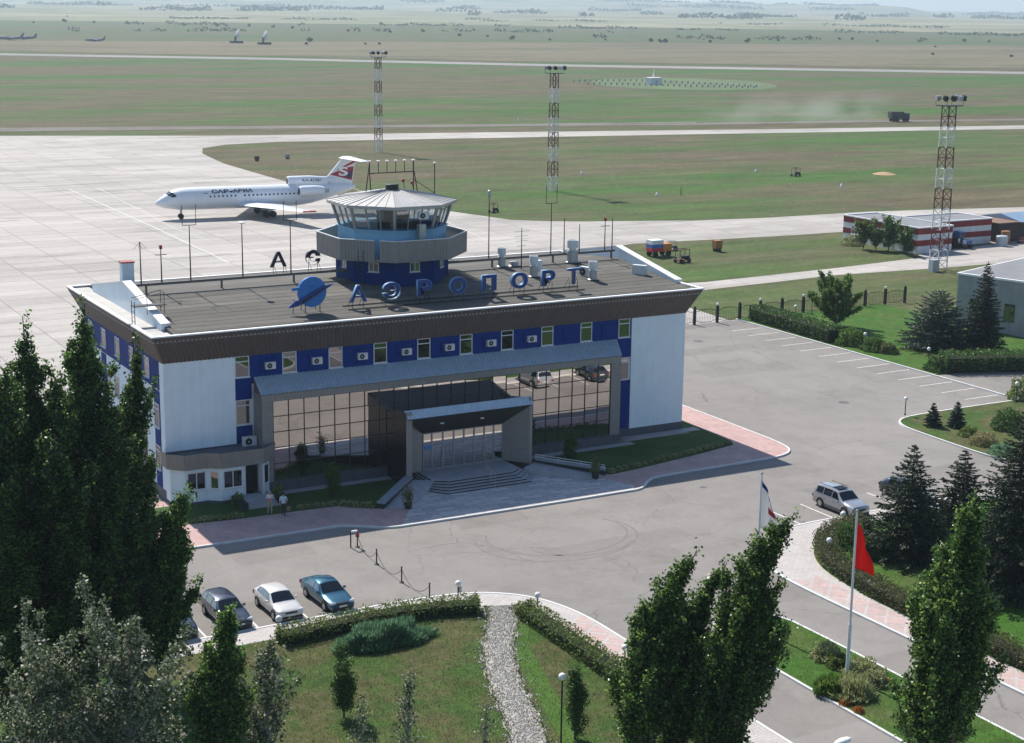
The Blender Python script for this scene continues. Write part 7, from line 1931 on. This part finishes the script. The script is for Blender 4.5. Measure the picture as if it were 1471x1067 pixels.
for l, x, y in MBX:
    q = G(x, y); t = thing('marker_cone', l, 'marker', (q[0], q[1], 0)); MB().lathe([(.32, 0), (.28, .35), (.08, .7)], (q[0], q[1], 0), 10).build('cone', A['white_paint'], t); MB().lathe([(.25, .38), (.2, .48)], (q[0], q[1], 0), 10).build('band', A['red_paint'], t)
q = G(1270, 250); 
MB().lathe([(2.6, 0), (1.7, .25), (.8, .45), (.15, .5)], (q[0], q[1], 0), 14).build('sand_heap', M('sand', (.40, .27, .15), .95, .2, .4, bmp=.3), None, smooth=True, label='low orange sand heap on the airfield grass', cat='sand heap')
for l, x, y in (('small dark box beside the apron curve near the airliner fin', 369, 231), ('small pale box on the grass behind the airliner fin', 413, 228)):
    q = G(x, y); t = thing('runway_sign', l, 'sign', (q[0], q[1], 0)); MB().box(q[0] - .55, q[0] + .55, q[1] - .2, q[1] + .2, .3, 1.1).build('board', A['mast_red'] if 'dark' in l else A['concrete'], t); MB().box(q[0] - .4, q[0] + .4, q[1] - .1, q[1] + .1, 0, .3).build('stand', A['iron'], t)
# truck raising dust on the dirt road
q = G(1291, 174.5); TRK = thing('box_truck', 'dark military style box truck driving on the dusty dirt road', 'truck', (q[0], q[1], 0))
tm = M('truck_dark', (.035, .04, .035), .7, .2, 1.0); ta = R_(-14)
def tx(mb):
    rot = Matrix.Translation((q[0], q[1], .05)) @ Matrix.Rotation(ta, 4, 'Z'); mb.v = [tuple(rot @ Vector(v)) for v in mb.v]; return mb
tx(MB().box(-3.4, 1.2, -1.2, 1.2, 1.1, 3.2)).build('box_body', tm, TRK)
cbb = tx(MB().box(1.35, 3.2, -1.15, 1.15, .9, 2.7)).build('cab', tm, TRK); tx(MB().box(3.2, 3.21, -1.0, 1.0, 1.8, 2.5)).build('windscreen', A['car_glass'], cbb)
tx(MB().box(-3.3, 3.6, -.5, .5, .6, .9)).build('chassis', A['black'], TRK)
for x in (-2.3, -1.0, 2.4):
    for y in (-1.1, 1.1): tx(MB().lathe([(.3, -.2), (.58, -.2), (.58, .2), (.3, .2)], (x, y, .58), 12, axis='Y')).build('wheel', A['tyre'], TRK)
# beacon hut with its ring of posts
q = G(938.5, 121.5); HT = thing('beacon_hut', 'small white radio beacon hut with an antenna inside a ring of posts', 'hut', (q[0], q[1], 0))
MB().box(q[0] - 3, q[0] + 3, q[1] - 2.5, q[1] + 2.5, 0.05, 3.0).build('wall', A['stripe_white'], HT); MB().box(q[0] - 3.2, q[0] + 3.2, q[1] - 2.7, q[1] + 2.7, 3.0, 3.3).build('roof', A['white_paint'], HT); MB().lathe([(.35, 3.3), (.35, 5.0), (.12, 5.2), (.08, 7.5)], (q[0], q[1], 0), 10).build('antenna', A['white_paint'], HT)
MB().box(q[0] - .5, q[0] + .5, q[1] - 2.53, q[1] - 2.505, .1, 2.1).build('door', A['plane_grey'], HT)
ring = [(x, 113 + .028 * (x - 905) if x > 905 else 113 + .05 * (905 - x)) for x in range(830, 1090, 8)] + [(1090, 126)]
ring = [(824 + 8.2 * i, 117.5 - .10 * i if i < 10 else 116.5 + .35 * (i - 10) * .9 + (.004 * (i - 10) ** 2)) for i in range(33)] + [(845 + 8.2 * i, 121.0 + .20 * i) for i in range(30)]
mp0 = None
for x, y in ring:
    g_ = G(x, y)
    if mp0 is None:
        mp0 = thing('marker_post', 'short whitish post in the ring around the beacon hut', 'post', (0, 0, 0), 0, 'ring of posts around the beacon')
        MB().box(-.25, .25, -.25, .25, 0, 1.2).build('shaft', A['concrete'], mp0); MB().box(-.27, .27, -.27, .27, .9, 1.22).build('cap', A['plane_grey'], mp0); o = mp0
    else: o = copy_tree(mp0)
    o.location = (g_[0], g_[1], 0)
# radar dishes and old aircraft beyond the runway
for x, y, l in ((338, 62, 'far radar dish on a dark base beyond the runway, beside a twin'), (378, 64, 'far radar dish on a dark base, the one towards the lone round bush')):
    q = G(x, y); t = thing('radar_dish', l, 'radar', (q[0], q[1], 0))
    MB().box(q[0] - 4, q[0] + 6, q[1] - 3, q[1] + 3, 0, 2.0).build('base', A['iron'], t); MB().taper([(q[0], q[1], 2), (q[0], q[1], 6)], [1.0, .6], 8).build('mast', A['iron'], t)
    MB().loft([[(q[0] + 1 + d_ * .8 + r_ * .25 * math.sin(a), q[1] + r_ * math.cos(a), 7.5 + r_ * math.sin(a)) for a in [2 * math.pi * i / 16 for i in range(16)]] for d_, r_ in ((0, .5), (.4, 2.4), (1.2, 4.0))], caps=False).build('dish', A['plane_grey'], t, smooth=True)
def old_plane(l, p, rz, s):
    t = thing('stored_aircraft', l, 'airplane', (p[0], p[1], 0), rz); B = t.matrix_basis.copy()
    def X(mb): mb.v = [tuple(B @ (Vector(v) * s)) for v in mb.v]; return mb
    m_ = M('weathered_grey', (.12, .13, .16), .7, .2, .3)
    X(MB().loft([[(x, r_ * math.cos(a), 2.2 + r_ * math.sin(a)) for a in [2 * math.pi * i / 12 for i in range(12)]] for x, r_ in ((-12, .2), (-9, 1.2), (0, 1.5), (8, 1.2), (12, .3))])).build('fuselage', m_, t, smooth=True)
    X(MB().hexa([(-2, -12, 2.6), (2, -12, 2.6), (3, 12, 2.6), (-1, 12, 2.6), (-1.5, -12, 2.9), (1.5, -12, 2.9), (2.5, 12, 2.9), (-.5, 12, 2.9)])).build('wing', m_, t)
    X(MB().prism_y([(8.5, 3), (12, 6.5), (13, 6.5), (12, 2.6)], -.2, .2)).build('tail_fin', m_, t)
    for y in (-2, 2): X(MB().tube((0, y, 0), (0, y, 2.4), .3, 6)).build('gear_leg', A['iron'], t)
old_plane('weathered grey stored aircraft far beyond the runway, at the picture edge', G(14, 58), .2, 1.0); old_plane('weathered grey stored aircraft behind the first stored one', G(34, 57), -.3, .9); old_plane('small stored aircraft standing apart near the far bushes', G(136, 60), .1, .75)
# bushes scattered over the heath
A['leaf_far'] = M_leaf('far_leaf', (.035, .05, .02), (.06, .08, .03), (.09, .11, .045), .25, .6)
fb_ = [round_tree('far_bush', 'dark round bush scattered on the heath beyond the runway', 6.0, 4.0, 2.9, 400 + i, 700, 'leaf_far', 1.3, lumps=16, low=True, cat='bush', group='bushes on the far heath') for i in range(2)]
fpos = [(93, 32, 1.5), (445, 60, 1.0), (735, 57, 1.25), (935, 60, .9), (949, 61, 1.0), (956, 61, 1.0), (1073, 61, 1.3), (1020, 61, .7), (1206, 57, .8), (1224, 57, .7), (440, 64, .6), (183, 34, .8), (205, 35, .7), (312, 38, 1.0), (326, 38, .9), (358, 38, .9), (392, 40, 1.2), (420, 41, .8), (608, 46, 1.1), (1118, 59, .6), (1343, 68, .5), (1340, 79, .5), (1453, 82, .6), (545, 64, .5), (525, 64, .5), (1385, 60, .9), (1420, 61, .8), (1260, 60, .6), (870, 58, .6), (790, 58, .5), (48, 33, .7), (135, 33, .8), (265, 37, .9), (500, 45, .7), (560, 47, .9), (660, 52, .8), (700, 53, .7)]
for i, (x, y, s) in enumerate(fpos):
    q = G(x, y); o = fb_[i] if i < 2 else copy_tree(fb_[i % 2])
    if math.hypot(*q) > 2300: o.location = (q[0], q[1], hill_z(*q))
    else: o.location = (q[0], q[1], 0)
    o.rotation_euler = (0, 0, i * 1.3); o.scale = (s * .68, s * .68, s * .62)
# woodland belts on the hills: far masses of trees
def woods(name, label, lines, seed, w_, n_per, hgt):
    rng = np.random.default_rng(seed); P = []
    for (d0, a0, d1, a1) in lines:
        L_ = math.hypot(d1 * math.sin(R_(a1)) - d0 * math.sin(R_(a0)), d1 * math.cos(R_(a1)) - d0 * math.cos(R_(a0))); n = int(L_ / 100 * n_per)
        for k in range(n):
            u = rng.random()
            if math.sin(u * 23 + a0) + math.sin(u * 9.3 + d0) + .6 * math.sin(u * 61) < .15 + .5 * rng.random(): continue
            d = d0 + (d1 - d0) * u + rng.normal() * w_; a = R_(a0 + (a1 - a0) * u)
            x, y = d * math.sin(a), d * math.cos(a)
            P.append((x, y, hill_z(x, y) + hgt * rng.random() * (.7 + .3 * math.sin(u * 70))))
    P = np.array(P)
    o = add_leaves(name, P, rng.uniform(.5, 1.1, len(P)) * hgt * .8, A['leaf_far'], rng, None, width=.9)
    return tag(o, label, 'woods', None, 'stuff')
woods('woodland', 'hazy belts of trees in the valley beyond the plain', [(1750, 14, 1900, 24), (1900, 24, 2050, 34), (1700, 33, 1800, 47), (2250, 16, 2500, 30), (2400, 30, 2300, 48), (2900, 12, 3100, 30), (3300, 28, 3000, 48)], 501, 16, 150, 4.5)
woods('woodland', 'hazy wooded strips on the distant hills', [(4300, 10, 4600, 26), (4200, 28, 4000, 46), (5200, 12, 5000, 40), (6200, 10, 6600, 34), (5600, 34, 6000, 50), (7300, 8, 7600, 42), (8300, 10, 8400, 42), (9400, 36, 9000, 50), (9900, 42, 9700, 52)], 502, 60, 110, 13)
# ---------------------------------------------------------------- air
def volume(name, box, color, dens, aniso=.2, tex=False):
    mt = bpy.data.materials.new(name + '_air'); mt.use_nodes = True; N = mt.node_tree.nodes; N.remove(N['Principled BSDF'])
    v = N.new('ShaderNodeVolumePrincipled'); v.inputs['Color'].default_value = rgb(color); v.inputs['Density'].default_value = dens; v.inputs['Anisotropy'].default_value = aniso
    mt.node_tree.links.new(v.outputs[0], N['Material Output'].inputs['Volume'])
    o = MB().box(*box).build(name, mt); o['kind'] = 'stuff'
    return o, mt, v
volume('haze', (-11200, 11200, -11200, 11200, -3.0, 175.0), (.70, .87, 1.0), 0.000125, .2)

# dust hanging over the dirt road behind the truck
a_, b_ = G(960, 180.0), G(1286, 174.5)
dl = math.hypot(b_[0] - a_[0], b_[1] - a_[1]); da = math.atan2(b_[1] - a_[1], b_[0] - a_[0])
do, dm, dv = volume('dust_cloud', (0, dl, -9, 9, .06, 11), (.93, .90, .85), 0.0, .1)
do.location = (a_[0], a_[1], 0); do.rotation_euler = (0, 0, da)
nt = dm.node_tree; N = nt.nodes
tc = N.new('ShaderNodeTexCoord'); mp = N.new('ShaderNodeMapping'); mp.inputs['Scale'].default_value = (.06, .08, .12); nz = N.new('ShaderNodeTexNoise'); nz.inputs['Scale'].default_value = 1.0; nz.inputs['Detail'].default_value = 3
nt.links.new(tc.outputs['Object'], mp.inputs[0]); nt.links.new(mp.outputs[0], nz.inputs['Vector'])
sp = N.new('ShaderNodeSeparateXYZ'); nt.links.new(tc.outputs['Generated'], sp.inputs[0])
def mr(src, pts):
    r = N.new('ShaderNodeValToRGB'); e = r.color_ramp.elements
    while len(e) < len(pts): e.new(.5)
    for k, (p, v) in zip(e, pts): k.position = p; k.color = (v, v, v, 1)
    nt.links.new(src, r.inputs[0]); return r.outputs[0]
def mulm(a, b):
    m_ = N.new('ShaderNodeMath'); m_.operation = 'MULTIPLY'
    for i, q in enumerate((a, b)):
        if isinstance(q, float): m_.inputs[i].default_value = q
        else: nt.links.new(q, m_.inputs[i])
    return m_.outputs[0]
d_ = mulm(mr(nz.outputs[0], [(.40, 0), (.66, 1)]), mr(sp.outputs[0], [(0, 0), (.35, .5), (.85, 1), (.98, .6), (1, 0)]))
d_ = mulm(d_, mr(sp.outputs[1], [(0, 0), (.3, 1), (.7, 1), (1, 0)])); d_ = mulm(d_, mr(sp.outputs[2], [(0, .6), (.25, 1), (1, 0)])); d_ = mulm(d_, 0.05)
nt.links.new(d_, dv.inputs['Density'])
